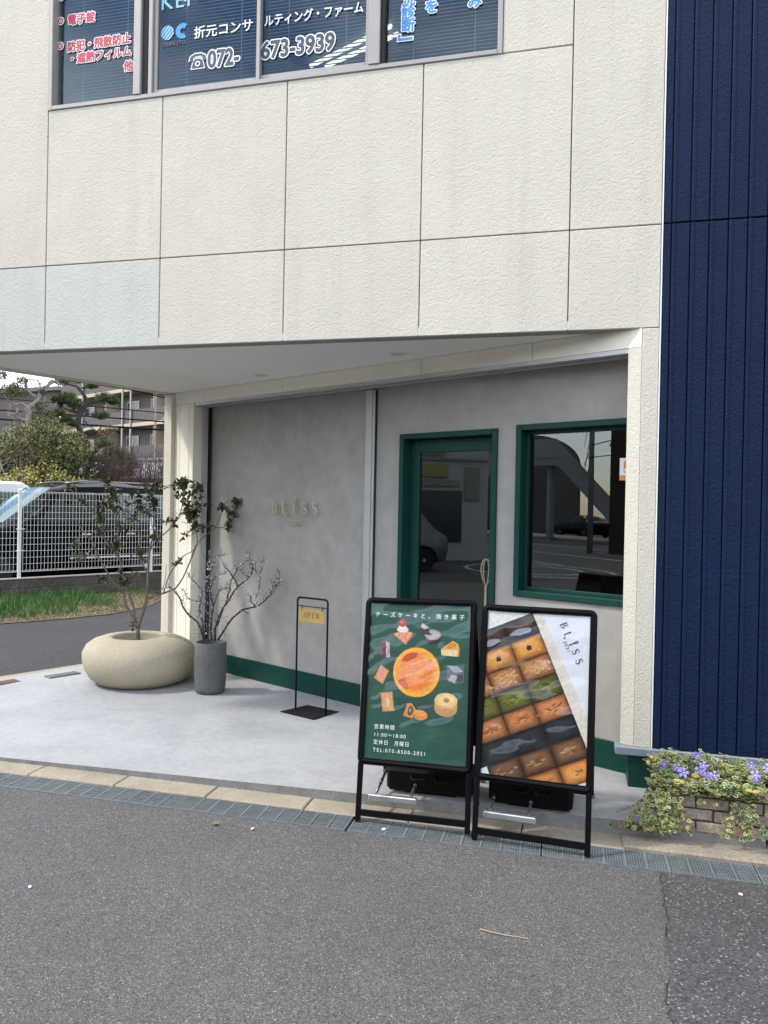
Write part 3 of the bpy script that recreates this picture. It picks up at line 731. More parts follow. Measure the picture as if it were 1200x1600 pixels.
# navy cladding: narrow vertical ribs
nv = MB()
x = 0.507
first = True
while x < 5.2:
    w = 0.044 if first else 0.102
    first = False
    for (z0, z1) in ((0.325, 3.380), (3.386, ZT)):
        nv.obox((x + 0.0025, 4.588, z0), (w - 0.005, 0, 0), (0, 0.03, 0), (0, 0, z1 - z0), 0, bev=0.004)
        if w > 0.05:
            nv.obox((x + 0.004, 4.5845, z0), (0.020, 0, 0), (0, 0.006, 0), (0, 0, z1 - z0), 0, bev=0.003)
    x += w
nv.box(0.507, 5.2, 4.612, 4.75, 0.325, ZT, 1)
nv.build('navy_cladding', [M_navy, mat('navy_groove', (0.006, 0.010, 0.026), 0.7)], bld, label='navy blue cladding with narrow vertical grooves')
bs = MB()
bs.obox((0.300, 4.575, 0.275), (4.9, 0, 0), (0, 0.12, 0), (0, 0, 0.05), 0, bev=0.006)
bs.build('base_flashing', mat('blue_grey_flashing', (0.20, 0.24, 0.28), 0.45, 0.06, 5), bld)
fd = MB()
fd.box(0.376, 0.504, 4.594, 4.80, 0.05, 0.2745)
fd.build('foundation_block', M_green, bld)
fd = MB()
fd.box(0.505, 5.2, 4.60, 4.80, -0.02, 0.2745)
fd.build('foundation', M_concrete, bld)

# shopfront wall
WO = 0.20
gw = MB()
def wallbox(s0, s1, z0, z1, mi=0): gw.obox(F(s0, WO, z0), FD * (s1 - s0), FN * 0.10, (0, 0, z1 - z0), mi)
DS0, DS1, DZ = -1.955, -1.083, 2.27
NS0, NS1, NZ0, NZ1 = -0.932, 0.20, 1.113, 2.285
zt = 2.76
wallbox(-4.46, DS0, 0.0, zt)
wallbox(DS0, DS1, DZ, zt)
wallbox(DS1, NS0, 0.0, zt)
wallbox(NS0, NS1, 0.0, NZ0); wallbox(NS0, NS1, NZ1, zt)
wallbox(NS1, 0.26, 0.0, zt)
gw.build('shopfront_wall', M_plaster, bld, label='mottled grey trowelled plaster wall of the cafe')
for (a, b) in ((-4.35, -2.302), (-2.204, DS0 - 0.002), (DS1 + 0.002, 0.06)):
    bb = MB(); bb.obox(F(a, WO - 0.014, 0.06), FD * (b - a), FN * 0.0135, (0, 0, 0.208), 0, bev=0.003)
    bb.build('baseboard', M_green, bld)
rl = MB()
for (o0, o1, z0, z1) in ((0.005, 0.045, 2.645, 2.6715), (0.055, 0.085, 2.652, 2.6715), (0.10, 0.135, 2.640, 2.6715), (0.15, 0.185, 2.650, 2.6715)):
    rl.obox(F(-4.34, o0, z0), FD * 4.26, FN * (o1 - o0), (0, 0, z1 - z0), 0)
rl.obox(F(-4.34, 0.19, 2.655), FD * 4.26, FN * 0.0095, (0, 0, 0.0165), 1)
rl.build('track_rail', [M_alu, M_dark], bld)
ml = MB()
for (a, b, o) in ((-2.300, -2.272, 0.030), (-2.270, -2.230, 0.036), (-2.228, -2.206, 0.030)):
    ml.obox(F(a, WO - o, 0.092), FD * (b - a), FN * (o - 0.0005), (0, 0, 2.545), 0, bev=0.002)
ml.obox(F(-2.298, WO - 0.02, 0.092), FD * 0.097, FN * 0.0195, (0, 0, 2.54), 1)
ml.build('mullion_post', [M_alu, M_dark], bld, label='grey aluminium post splitting the plaster wall')
gp = MB()
gp.obox(F(-4.352, 0.10, 0.092), FD * 0.020, FN * 0.05, (0, 0, 2.55), 0)
gp.obox(F(-4.352, 0.17, 0.092), FD * 0.022, FN * 0.029, (0, 0, 2.55), 1)  # dark strip stands in for the shade in this wall corner
gp.build('side_track_and_shade', [M_alu, M_dark], bld)

def frame4(mb_, s0, s1, z0, z1, w, o0, o1, mi=0, bev=0.003, bottom=True):
    """rectangular frame in the shopfront's plane, bars butted end to end"""
    mb_.obox(F(s0, o0, z0), FD * w, FN * (o1 - o0), (0, 0, z1 - z0), mi, bev)
    mb_.obox(F(s1 - w, o0, z0), FD * w, FN * (o1 - o0), (0, 0, z1 - z0), mi, bev)
    mb_.obox(F(s0 + w, o0 + 0.0015, z1 - w), FD * (s1 - s0 - 2 * w), FN * (o1 - o0 - 0.0015), (0, 0, w), mi, bev)
    if bottom: mb_.obox(F(s0 + w, o0 + 0.0015, z0), FD * (s1 - s0 - 2 * w), FN * (o1 - o0 - 0.0015), (0, 0, w), mi, bev)
# door
dr = MB(); frame4(dr, DS0, DS1, 0.093, DZ, 0.040, WO - 0.022, WO + 0.15, bottom=False)
door_f = dr.build('door_frame', M_green, bld, label='dark green door frame')
lf = MB()
LO = WO + 0.075
l0, l1, lz0, lz1 = DS0 + 0.043, DS1 - 0.043, 0.10, DZ - 0.044
lf.obox(F(l0, LO, lz0), FD * 0.085, FN * 0.04, (0, 0, lz1 - lz0), 0, 0.003)
lf.obox(F(l1 - 0.060, LO, lz0), FD * 0.060, FN * 0.04, (0, 0, lz1 - lz0), 0, 0.003)
lf.obox(F(l0 + 0.085, LO + 0.0015, lz1 - 0.098), FD * (l1 - l0 - 0.145), FN * 0.0385, (0, 0, 0.098), 0, 0.003)
lf.obox(F(l0 + 0.085, LO + 0.0015, lz0), FD * (l1 - l0 - 0.145), FN * 0.0385, (0, 0, 0.16), 0, 0.003)
door = lf.build('door', M_green, bld, label='dark green door leaf around a tall glass pane')
MB().obox(F(l0 + 0.083, LO + 0.016, lz0 + 0.158), FD * (l1 - l0 - 0.141), FN * 0.006, (0, 0, lz1 - lz0 - 0.254)).build('pane', G_shop, door)
hb = MB()
hs = -1.158
# flat brass plate handle
hb.obox(F(hs + 0.028, LO - 0.052, 0.90), FD * 0.022, FN * 0.012, (0, 0, 0.29), 0, 0.002)
for zz in (0.93, 1.145): hb.obox(F(hs + 0.033, LO - 0.040, zz), FD * 0.012, FN * 0.040, (0, 0, 0.016), 0)
# whisk grip
hb.tube([F(hs - 0.018, LO - 0.05, 0.72), F(hs - 0.018, LO - 0.05, 1.155)], 0.011, 0.0085, 10)
for zz in (0.80, 1.12): hb.tube([F(hs - 0.018, LO - 0.05, zz), F(hs - 0.018, LO - 0.002, zz)], 0.006, 0.006, 8)
for k, w in enumerate((0.046, 0.024)):
    for rot in (0, 1):
        pts = []
        for i in range(15):
            t = i / 14.0; a = (t - 0.5) * 2
            yy = 1.15 + 0.20 * (1 - abs(a) ** 2.0) - k * 0.006 * (1 - abs(a))
            xx = w * math.copysign(1, a) * math.sin(math.pi * (1 - abs(a)) ** 0.75) if abs(a) < 1 else 0
            ds, do = (xx, 0) if rot == 0 else (xx * 0.45, xx * 0.6)
            pts.append(F(hs - 0.018 + ds, LO - 0.05 + do, yy))
        hb.tube(pts, 0.0017, 0.0017, 5)
hb.build('handle', M_brass, door, label='brass whisk shaped door handle')
# window
wf = MB(); frame4(wf, NS0, NS1, NZ0, NZ1, 0.040, WO - 0.022, WO + 0.10, bev=0.004)
frame4(wf, NS0 + 0.041, NS1 - 0.041, NZ0 + 0.041, NZ1 - 0.041, 0.022, WO + 0.05, WO + 0.10, bev=0.002)
win = wf.build('window', M_green, bld, label='green framed shop window')
MB().obox(F(NS0 + 0.062, WO + 0.075, NZ0 + 0.062), FD * (NS1 - NS0 - 0.124), FN * 0.006, (0, 0, NZ1 - NZ0 - 0.124)).build('pane', G_shop, win)
# round sticker inside the pane, half hidden by the column
st = empty('window_sticker', F(-0.225, WO + 0.070, 1.90), 'white and orange sticker on the shop window, half hidden by the cream column', 'sticker')
so_ = WO + 0.0735
def sp(s, z, h=0.0): return F(s, so_ - h, z)
sq = MB(); sq.poly([sp(-0.232, 1.905), sp(-0.04, 1.905), sp(-0.04, 2.043), sp(-0.232, 2.043)][::1]); sq.build('paper', M_whitev, st)
sq = MB(); sq.poly([sp(-0.232, 1.902, .0006), sp(-0.04, 1.902, .0006), sp(-0.04, 1.933, .0006), sp(-0.232, 1.933, .0006)])
rr_ = []
for (cx, cz, a0) in ((-0.185, 1.966, 180), (-0.085, 1.966, 270), (-0.085, 2.010, 0), (-0.185, 2.010, 90)):
    for k in range(5):
        a = R(a0 + k * 22.5); rr_.append(sp(cx + 0.022 * math.cos(a), cz + 0.022 * math.sin(a), .0006))
sq.poly(rr_); sq.build('orange_print', M_orange, st)
text('まち', 0.036, M_blackink, st, 'lettering', sp(-0.200, 1.992, .0012), FD, (0, 0, 1), bold=0.0012)
sq = MB(); sq.poly([sp(-0.168 + 0.034 * math.cos(R(k * 20)), 1.966 + 0.018 * math.sin(R(k * 20)), .001) for k in range(18)]); sq.build('label_patch', M_whitev, st)
text('高', 0.024, M_blackink, st, 'lettering', sp(-0.184, 1.958, .0014), FD, (0, 0, 1), bold=0.0006)
text('まちゼミ', 0.018, M_whitev, st, 'lettering', sp(-0.196, 1.910, .0014), FD, (0, 0, 1))
# cafe interior
it = MB()
def room(o, a, b, c, mi):
    o, a, b, c = map(Vector, (o, a, b, c))
    vs = [o, o + a, o + a + b, o + b, o + c, o + a + c, o + a + b + c, o + b + c]
    return vs, [(0, 1, 2, 3), (7, 6, 5, 4), (4, 5, 1, 0), (5, 6, 2, 1), (6, 7, 3, 2), (7, 4, 0, 3)]
vs, fs = room(F(-4.3, 0.305, 0.10), FD * 4.75, FN * 3.6, (0, 0, 2.64), 0)
it.add(vs, [f for i, f in enumerate(fs) if i != 2], 0)
it.build('interior_room', M_roomd, bld)
ct = MB()
ct.obox(F(-3.6, 1.9, 0.11), FD * 2.9, FN * 0.5, (0, 0, 0.95), 0, 0.01)
ct.obox(F(-1.6, 3.3, 0.11), FD * 1.6, FN * 0.4, (0, 0, 1.9), 1, 0.01)
ct.obox(F(-0.62, 0.9, 0.11), FD * 0.40, FN * 0.4, (0, 0, 1.25), 2, 0.01)
ct.build('counter', [mat('counter', (0.13, 0.125, 0.12), 0.5, 0.1), mat('shelf_wood', (0.09, 0.06, 0.04), 0.6, 0.2), M_dark], bld)
lp = MB(); lp.obox(F(-1.05, 1.25, 2.60), FD * 0.72, FN * 0.05, (0, 0, 0.035), 0, 0.008)
lp.build('strip_light', M_striplamp, bld)

# ------------------------------------------------------------------ upper window band
uw = MB()
def ub(x0, x1, z0, z1, y0=4.585, y1=4.68, mi=0, bev=0.004): uw.obox((x0, y0, z0), (x1 - x0, 0, 0), (0, y1 - y0, 0), (0, 0, z1 - z0), mi, bev)
ub(WX0, WX0 + 0.032, WZ0, WZ1); ub(WX1 - 0.030, WX1, WZ0, WZ1)
ub(WX0 + 0.032, WX1 - 0.030, WZ0 + 0.001, WZ0 + 0.032, 4.583); ub(WX0 + 0.032, WX1 - 0.030, WZ1 - 0.04, WZ1)
for (a, b) in ((-2.980, -2.924), (-1.294, -1.220)): ub(a, b, WZ0 + 0.033, WZ1 - 0.041, 4.578)
for (a, b) in ((-2.920, -2.880), (-1.217, -1.192)): ub(a, b, WZ0 + 0.033, WZ1 - 0.041, 4.60, mi=1)
for (a, b) in ((-2.876, -2.845),): ub(a, b, WZ0 + 0.033, WZ1 - 0.041, 4.597)
up_win = uw.build('upper_window', [M_alu_warm, M_dark], bld, label='upper floor window band with vinyl lettering and blinds')
sh = MB()
def sash(x0, x1, y, zb0, w=0.030, wb=0.05):
    sh.obox((x0, y, zb0), (w, 0, 0), (0, 0.03, 0), (0, 0, WZ1 - 0.05 - zb0), 0, 0.003)
    sh.obox((x1 - w, y, zb0), (w, 0, 0), (0, 0.03, 0), (0, 0, WZ1 - 0.05 - zb0), 0, 0.003)
    sh.obox((x0 + w, y + 0.001, zb0), (x1 - x0 - 2 * w, 0, 0), (0, 0.028, 0), (0, 0, wb), 0, 0.003)
sash(-2.844, -2.056, 4.618, WZ0 + 0.034, 0.026, 0.036)
sash(-2.090, -1.296, 4.640, WZ0 + 0.034, 0.034, 0.058)
sh.build('sash', M_alu_warm, up_win)
lat = MB(); lat.obox((-2.00, 4.636, WZ0 + 0.045), (0.05, 0, 0), (0, 0.006, 0), (0, 0, 0.016)); lat.build('latch', M_dark, up_win)
PANES = [(-3.632, -2.982, 4.650), (-2.820, -2.080, 4.634), (-2.058, -1.328, 4.656), (-1.190, -0.477, 4.650)]
for (a, b, y) in PANES:
    MB().add([(a, y, WZ0 + 0.03), (b, y, WZ0 + 0.03), (b, y, WZ1 - 0.04), (a, y, WZ1 - 0.04)], [(0, 1, 2, 3)]).build('pane', G_up, up_win)
    bl = MB()
    z = WZ0 + 0.05
    while z < WZ1:
        bl.add([(a + 0.004, 4.735, z + 0.001), (b - 0.004, 4.735, z + 0.001), (b - 0.004, 4.757, z + 0.007), (a + 0.004, 4.757, z + 0.007)], [(0, 1, 2, 3)])
        bl.add([(a + 0.004, 4.735, z + 0.001), (b - 0.004, 4.735, z + 0.001), (b - 0.004, 4.735, z - 0.0016), (a + 0.004, 4.735, z - 0.0016)], [(3, 2, 1, 0)])
        z += 0.0235
    for q in (0.22, 0.78):
        xx = a + (b - a) * q
        bl.box(xx - 0.0018, xx + 0.0018, 4.733, 4.736, WZ0 + 0.04, WZ1)
    bl.box(a + 0.004, b - 0.004, 4.733, 4.757, WZ0 + 0.034, WZ0 + 0.046)
    bl.build('blind', M_slat, up_win)
# office interior: ceiling with two tube lamps
of = MB()
vs, fs = room((-4.6, 4.73, 3.45), (5.0, 0, 0), (0, 5.2, 0), (0, 0, 3.3), 0)
of.add(vs, [f for i, f in enumerate(fs) if i != 2], 0)
for xx in (-4.6, 0.4): pass
of.build('office_room', M_room, bld)
for (x0, y0, x1, y1) in ((-2.94, 8.01, -1.88, 7.52), (-2.77, 8.05, -1.84, 7.66), (-4.02, 6.77, -3.3, 6.48)):
    lm = MB(); lm.tube([(x0, y0, 6.70), (x1, y1, 6.70)], 0.022, 0.022, 8); lm.build('ceiling_lamp', M_tubelamp, bld)

# vinyl lettering on the upper panes
YV = 4.628
UX, UZ = Vector((1, 0, 0)), Vector((0, 0, 1))
def vinyl(body, x, z, size, col, bold, outline=None, ol=0.0, sx=1.0, y=YV, space=1.0):
    if outline is not None:
        text(body, size, outline, up_win, 'lettering_outline', (x, y, z), UX, UZ, sx=sx, space=space, grow=bold + ol, copies=16)
    text(body, size, col, up_win, 'lettering', (x, y - 0.0015, z), UX, UZ, sx=sx, space=space, grow=bold, copies=8)
def ring(cx, cz, r, w, m, y, nm='ring_mark'):
    k = MB(); ribbon(k, [(cx + r * math.cos(R(a)), cz + r * math.sin(R(a))) for a in range(0, 360, 15)], w, (0, y, 0), UX, UZ, 0.0006, closed=True)
    k.build(nm, m, up_win)
for cz in (5.155, 4.976, 5.325):
    ring(-3.613, cz, 0.018, 0.024, M_whitev, YV + 0.015); ring(-3.613, cz, 0.018, 0.010, M_red, YV + 0.0135)
vinyl('電子錠', -3.556, 5.123, 0.078, M_red, 0.0030, M_whitev, 0.0058, sx=0.96, y=YV + 0.015)
vinyl('防犯・飛散防止', -3.556, 4.932, 0.0765, M_red, 0.0030, M_whitev, 0.0058, sx=0.96, y=YV + 0.015)
vinyl('・遮熱フィルム', -3.548, 4.842, 0.0765, M_red, 0.0030, M_whitev, 0.0058, sx=0.96, y=YV + 0.015)
vinyl('他', -3.094, 4.737, 0.078, M_red, 0.0030, M_whitev, 0.0058, sx=0.96, y=YV + 0.015)
vinyl('KEI', -2.805, 5.108, 0.15, M_lblue, 0.001, y=YV, space=1.15)
lg = MB()
for k in range(5):
    a = -0.05 + k * 0.02
    # slanted stripes clipped to a disc
    ps = []
    w_ = 0.015
    t0, t1 = a, a + w_
    def chord(t):
        h = math.sqrt(max(0, 0.05 ** 2 - t * t)); return h
    for t in (t0, (t0 + t1) / 2, t1): ps.append((t, -chord(t)))
    for t in (t1, (t0 + t1) / 2, t0): ps.append((t, chord(t)))
    ca, sa = math.cos(R(-42)), math.sin(R(-42))
    lg.poly([(-2.748 + p * ca - q * sa, YV - 0.001, 4.945 + p * sa + q * ca) for p, q in ps])
lg.build('logo_disc', M_lblue, up_win)
lg = MB(); ribbon(lg, [(-2.632 + 0.036 * math.cos(R(a)), 4.944 + 0.036 * math.sin(R(a))) for a in range(50, 312, 12)], 0.034, (0, YV, 0), UX, UZ, 0.0006); lg.build('logo_crescent', M_blue, up_win)
vinyl('ORIMOTO', -2.795, 4.852, 0.040, M_slate, 0.0006, sx=1.0)
vinyl('折元コンサ', -2.547, 4.884, 0.088, M_whitev, 0.0014)
vinyl('ルティング・ファーム', -2.040, 4.908, 0.084, M_whitev, 0.0014, sx=0.825, y=YV + 0.018)
# telephone mark
for (m_, ex, yy) in ((M_whitev, 0.008, YV), (M_slate, 0.0, YV - 0.0015)):
    k = MB()
    k.poly([(-2.560 - ex, yy, 4.676 - ex), (-2.466 + ex, yy, 4.676 - ex), (-2.478 + ex, yy, 4.722), (-2.496, yy, 4.738 + ex), (-2.530, yy, 4.738 + ex), (-2.548 - ex, yy, 4.722)])
    ribbon(k, [(-2.563, 4.722), (-2.558, 4.752), (-2.535, 4.765), (-2.491, 4.765), (-2.468, 4.752), (-2.463, 4.722)], [0.028 + 2 * ex, 0.022 + 2 * ex, 0.016 + 2 * ex, 0.016 + 2 * ex, 0.022 + 2 * ex, 0.028 + 2 * ex], (0, yy, 0), UX, UZ, 0.0004)
    k.build('telephone_mark', m_, up_win)
ring(-2.513, 4.703, 0.015, 0.008, M_whitev, YV - 0.003)
vinyl('072-', -2.440, 4.668, 0.160, M_slate, 0.0045, M_whitev, 0.0085, sx=0.80)
vinyl('673-3939', -2.060, 4.690, 0.160, M_slate, 0.0045, M_whitev, 0.0085, sx=0.85, y=YV + 0.018)
for ch, z in (('況', 4.905), ('診', 4.824), ('断', 4.742)):
    vinyl(ch, -1.096, z, 0.090, M_blue, 0.0028, M_whitev, 0.0060, y=YV + 0.012)
for ex, m_, yy in ((0.007, M_whitev, YV + 0.0125), (0.0, M_blue, YV + 0.011)):
    k = MB()
    k.poly([(-1.115 - ex, yy, 4.682 - ex), (-1.020 + ex, yy, 4.682 - ex), (-1.020 + ex, yy, 4.698 + ex), (-1.099 + ex, yy, 4.698 + ex), (-1.099 + ex, yy, 4.722 + ex), (-1.115 - ex, yy, 4.722 + ex)])
    k.build('bracket_mark', m_, up_win)
vinyl('を', -0.945, 4.840, 0.090, M_blue, 0.0028, M_whitev, 0.0060, y=YV + 0.012)
vinyl('み', -0.672, 4.835, 0.090, M_blue, 0.0028, M_whitev, 0.0060, y=YV + 0.012)

# ------------------------------------------------------------------ wall lettering
ws = empty('wall_lettering', F(-3.10, WO, 1.60), 'raised brass BLISS lettering with a whisk on the grey plaster wall', 'sign')
def wl(s, z): return F(s, WO - 0.034, z)
for i, (ch, s) in enumerate((('B', -3.385), ('L', -3.253), ('I', -3.112), ('S', -3.004), ('S', -2.876))):
    k = MB()
    glyph(k, ch, 0.100, wl(s, 1.632), FD, UZ, 0.012)
    if ch == 'I': whisk(k, 0.100, wl(s, 1.632), FD, UZ, 0.012)
    for dz in (0.02, 0.075):
        if ch == 'I' and dz > 0.05: dz = 0.055
        k.tube([F(s + 0.012, WO - 0.034, 1.632 + dz), F(s + 0.012, WO - 0.0005, 1.632 + dz)], 0.003, 0.003, 5)
    k.build('letter', M_brass, ws)
text('2021', 0.062, M_brass, ws, 'year_lettering', F(-3.152, WO - 0.030, 1.532), FD, UZ, bold=0.0004, depth=0.01, sx=0.95)

# ------------------------------------------------------------------ round planter and its shrub
def view_frame(base):
    """lateral axis and depth axis of a plant traced from the front"""
    v = Vector((base[0], base[1], 0)).normalized()
    return v, Vector((v.y, -v.x, 0))
pc = Vector((-3.72, 6.02, zs(-3.72, 6.02)))
pl = empty('round_planter', pc, 'large sandy round pebble shaped planter on the pale slab', 'planter')
PV, PLAT = view_frame(pc)
prof = [(0.30, 0.0), (0.38, 0.012), (0.445, 0.06), (0.488, 0.135), (0.505, 0.205), (0.495, 0.275), (0.455, 0.335), (0.39, 0.378), (0.32, 0.40), (0.27, 0.409), (0.235, 0.408), (0.222, 0.40), (0.216, 0.38), (0.213, 0.30), (0.02, 0.30)]
def peb(x, y, z):
    t = max(0, z - 0.2) / 0.21
    rr = math.hypot(x, y)
    k = -0.035 * t
    return x + k, y, z * (1 - 0.03 * x) if rr > 0.24 else z
m = MB(); m.lathe(prof, pc, 72, 0, ax=PLAT, ay=PV, fn=peb, cap=True)
m.build('bowl', M_planter, pl, smooth=True)
m = MB()
m.lathe([(0.212, 0.335), (0.15, 0.35), (0.08, 0.357), (0.02, 0.36)], pc + PLAT * -0.035, 30, 0, ax=PLAT, ay=PV)
m.build('soil', M_soil, pl)

def bez_noise(p, rng, a): return [q + Vector((rng.uniform(-a, a), rng.uniform(-a, a), rng.uniform(-a, a))) for q in p]
def smooth_path(pts, sub=3):
    P = [Vector(p) for p in pts]; out = []
    for i in range(len(P) - 1):
        p0 = P[max(0, i - 1)]; p1 = P[i]; p2 = P[i + 1]; p3 = P[min(len(P) - 1, i + 2)]
        for k in range(sub):
            t = k / sub
            out.append(0.5 * ((2 * p1) + (p2 - p0) * t + (2 * p0 - 5 * p1 + 4 * p2 - p3) * t * t + (3 * p1 - p0 - 3 * p2 + p3) * t ** 3))
    out.append(P[-1]); return out
def leaf(mb_, p, d, nrm, l, w, col, fold=0.15):
    d = d.normalized(); sdv = d.cross(nrm)
    if sdv.length < 1e-5: sdv = d.orthogonal()
    sdv.normalize(); n = sdv.cross(d)
    a = p; b = p + d * l * 0.35 + sdv * w * 0.5 + n * fold * w; c = p + d * l * 0.75 + sdv * w * 0.42 + n * fold * w * 0.6; t = p + d * l
    e = p + d * l * 0.75 - sdv * w * 0.42 + n * fold * w * 0.6; f = p + d * l * 0.35 - sdv * w * 0.5 + n * fold * w
    mid = p + d * l * 0.5
    mb_.add([a, b, c, t, e, f, mid], [(0, 1, 6), (1, 2, 6), (2, 3, 6), (3, 4, 6), (4, 5, 6), (5, 0, 6)], 0, col)
def rvec(rng):
    while True:
        v = Vector((rng.uniform(-1, 1), rng.uniform(-1, 1), rng.uniform(-1, 1)))
        if 0.05 < v.length < 1: return v.normalized()

def traced_paths(base, stems, rng, spread, zoff=0.0):
    v, lat = view_frame(base); out = []
    B = Vector(base)
    depth_at = {}
    for pts, r0, r1 in stems:
        key = pts[0]
        d0 = 0.0
        best = 9
        for q, dd in depth_at.items():
            e = (q[0] - key[0]) ** 2 + (q[1] - key[1]) ** 2
            if e < best: best = e; d0 = dd
        if not depth_at: d0 = 0
        slope = rng.uniform(-spread, spread)
        P = []; acc = d0; prev = pts[0]
        for p in pts:
            acc += slope * math.hypot(p[0] - prev[0], p[1] - prev[1]); prev = p
            depth_at[p] = acc
            P.append(B + lat * p[0] + v * acc + Vector((0, 0, p[1])))
        out.append((P, r0, r1))
    return out, depth_at

rng = random.Random(11)
sb = Vector(SHRUB_BASE)
shr = empty('evergreen_shrub', (sb.x, sb.y, 0.44), 'slender evergreen shrub with dark leaves growing in the round planter', 'shrub')
paths, dep = traced_paths(SHRUB_BASE, SHRUB_STEMS, rng, 0.35)
m = MB()
for P, r0, r1 in paths: m.tube(smooth_path(P, 3), r0, r1, 7)
m.build('stems', M_bark, shr, smooth=True)
m = MB(); tw = MB()
v_, lat_ = view_frame(SHRUB_BASE)
pk = list(dep.items())
LG = [(0.030, 0.050, 0.020), (0.040, 0.062, 0.022), (0.055, 0.072, 0.028), (0.075, 0.085, 0.032), (0.022, 0.038, 0.018), (0.10, 0.11, 0.045), (0.13, 0.135, 0.065), (0.09, 0.10, 0.05)]
for (a, z, r, n) in SHRUB_LEAVES:
    q, dd = min(pk, key=lambda t: (t[0][0] - a) ** 2 + (t[0][1] - z) ** 2)
    ctr = sb + lat_ * a + v_ * dd + Vector((0, 0, z))
    near = sb + lat_ * q[0] + v_ * dd + Vector((0, 0, q[1]))
    nb = max(2, n // 5)
    for b in range(nb):
        end = ctr + Vector((rng.gauss(0, r * 0.55), rng.gauss(0, r * 0.55), rng.gauss(0, r * 0.5)))
        if (end - near).length < 0.4: tw.tube([near, near.lerp(end, 0.5) + Vector((0, 0, 0.012)), end], 0.0022, 0.0010, 4)
        dirn = (end - near).normalized() if (end - near).length > 1e-4 else Vector((0, 0, 1))
        for k in range(int(n * 2.3 / nb) + 1):
            p = end - dirn * rng.uniform(0, 0.10) + rvec(rng) * 0.010
            d = (rvec(rng) + dirn * 0.5 + Vector((0, 0, 0.15))).normalized()
            c = rng.choice(LG); s_ = rng.uniform(0.8, 1.2)
            leaf(m, p, d, (rvec(rng) * 0.6 + Vector((0, 0, 1))).normalized(), rng.uniform(0.036, 0.062), rng.uniform(0.018, 0.030), tuple(x * s_ for x in c))
tw.build('twigs', M_bark, shr)
m.build('foliage', M_leafv, shr)

# ------------------------------------------------------------------ tall grey pot with winter branches
gc = Vector((-2.945, 5.83, zs(-2.945, 5.83)))
gp_ = empty('cylinder_pot', gc, 'tall matt grey cylinder pot against the grey wall', 'plant pot')
prof = [(0.105, 0.0), (0.120, 0.010), (0.129, 0.045), (0.134, 0.15), (0.135, 0.30), (0.133, 0.425), (0.131, 0.432), (0.118, 0.432), (0.115, 0.425), (0.113, 0.33), (0.01, 0.33)]
MB().lathe(prof, gc, 48).build('pot_body', M_pot, gp_, smooth=True)
smooth_by_angle(gp_.children[0], 50)
MB().lathe([(0.1125, 0.355), (0.05, 0.365), (0.01, 0.367)], gc, 24).build('soil', M_soil, gp_)
wb = empty('winter_branches', (TWIG_BASE[0], TWIG_BASE[1], 0.45), 'bare winter branches with pale buds standing in the grey pot', 'branches')
rng = random.Random(4)
paths, dep = traced_paths(TWIG_BASE, TWIG_STEMS, rng, 0.16)
for P, r0, r1 in paths:
    m = MB(); bd = MB()
    Q = smooth_path(P, 3)
    Q = [q + Vector((rng.uniform(-1, 1), rng.uniform(-1, 1), rng.uniform(-1, 1))) * 0.004 for q in Q]
    m.tube(Q, r0 * 1.15, r1 * 1.2, 6)
    for i in range(2, len(Q)):
        for _ in range(4):
            if rng.random() < 0.95:
                p = Q[i - 1].lerp(Q[i], rng.random()); d = rvec(rng)
                leaf(bd, p, d, rvec(rng), rng.uniform(0.014, 0.028), rng.uniform(0.010, 0.017), None)
            if rng.random() < 0.55:
                p = Q[i - 1].lerp(Q[i], rng.random()); d = (rvec(rng) + Vector((0, 0, 0.6))).normalized()
                m.tube([p, p + d * rng.uniform(0.02, 0.09)], 0.0016, 0.0009, 4)
    br_ = m.build('branch', M_twig, wb, smooth=True)
    if bd.f: bd.build('buds', M_bud, br_)

# ------------------------------------------------------------------ OPEN sign on its black stand
oz = zs(-1.95, 5.5)
oc = Vector((-1.935, 5.52, oz))
os_ = empty('sign_stand', oc, 'thin black steel sign stand on a square base plate', 'sign stand')
c4 = [Vector((-2.15, 5.45, oz)), Vector((-1.83, 5.325, oz)), Vector((-1.71, 5.58, oz)), Vector((-2.01, 5.69, oz))]
m = MB(); m.prism(c4, (0, 0, 0.006)); m.build('base_plate', M_blackmetal, os_)
pa, pb = Vector((-2.064, 5.560, oz + 0.006)), Vector((-1.780, 5.462, oz + 0.006))
ud = (pb - pa).normalized(); H = 0.885; cr = 0.028
path = [pa, pa + Vector((0, 0, H - cr))]
for k in range(1, 6):
    a = R(180 - 18 * k); path.append(pa + ud * (cr + cr * math.cos(a)) + Vector((0, 0, H - cr + cr * math.sin(a))))
for k in range(0, 6):
    a = R(90 - 18 * k); path.append(pb - ud * (cr - cr * math.cos(a)) + Vector((0, 0, H - cr + cr * math.sin(a))))
path.append(pb)
MB().tube(path, 0.0078, 0.0078, 10).build('frame', M_blackmetal, os_, smooth=True)
zr = oz + 0.825
MB().tube([pa + Vector((0, 0, 0.825 - 0.006)), pb + Vector((0, 0, 0.825 - 0.006))], 0.0035, 0.0035, 8).build('cross_rod', M_blackmetal, os_, smooth=True)
W_ = (pb - pa).length
on = ud.cross(Vector((0, 0, 1)))
hp_ = pa + ud * (W_ * 0.06); hp_.z = zr - 0.125
hsg = empty('hanging_sign', hp_ + ud * 0.1, 'small gold OPEN sign hanging by two rings from the black stand', 'sign')
m = MB(); m.obox(hp_ - on * 0.002, ud * (W_ * 0.85), (0, 0, 0.108), on * 0.004, 0, 0.0015); m.build('board', M_gold, hsg)
m = MB()
for i, ch in enumerate('OPEN'):
    glyph(m, ch, 0.040, hp_ + on * 0.0022 + ud * (W_ * 0.85) * (0.21 + 0.158 * i) + Vector((0, 0, 0.038)), ud, UZ, 0.0006)
m.build('lettering', M_ink, hsg)
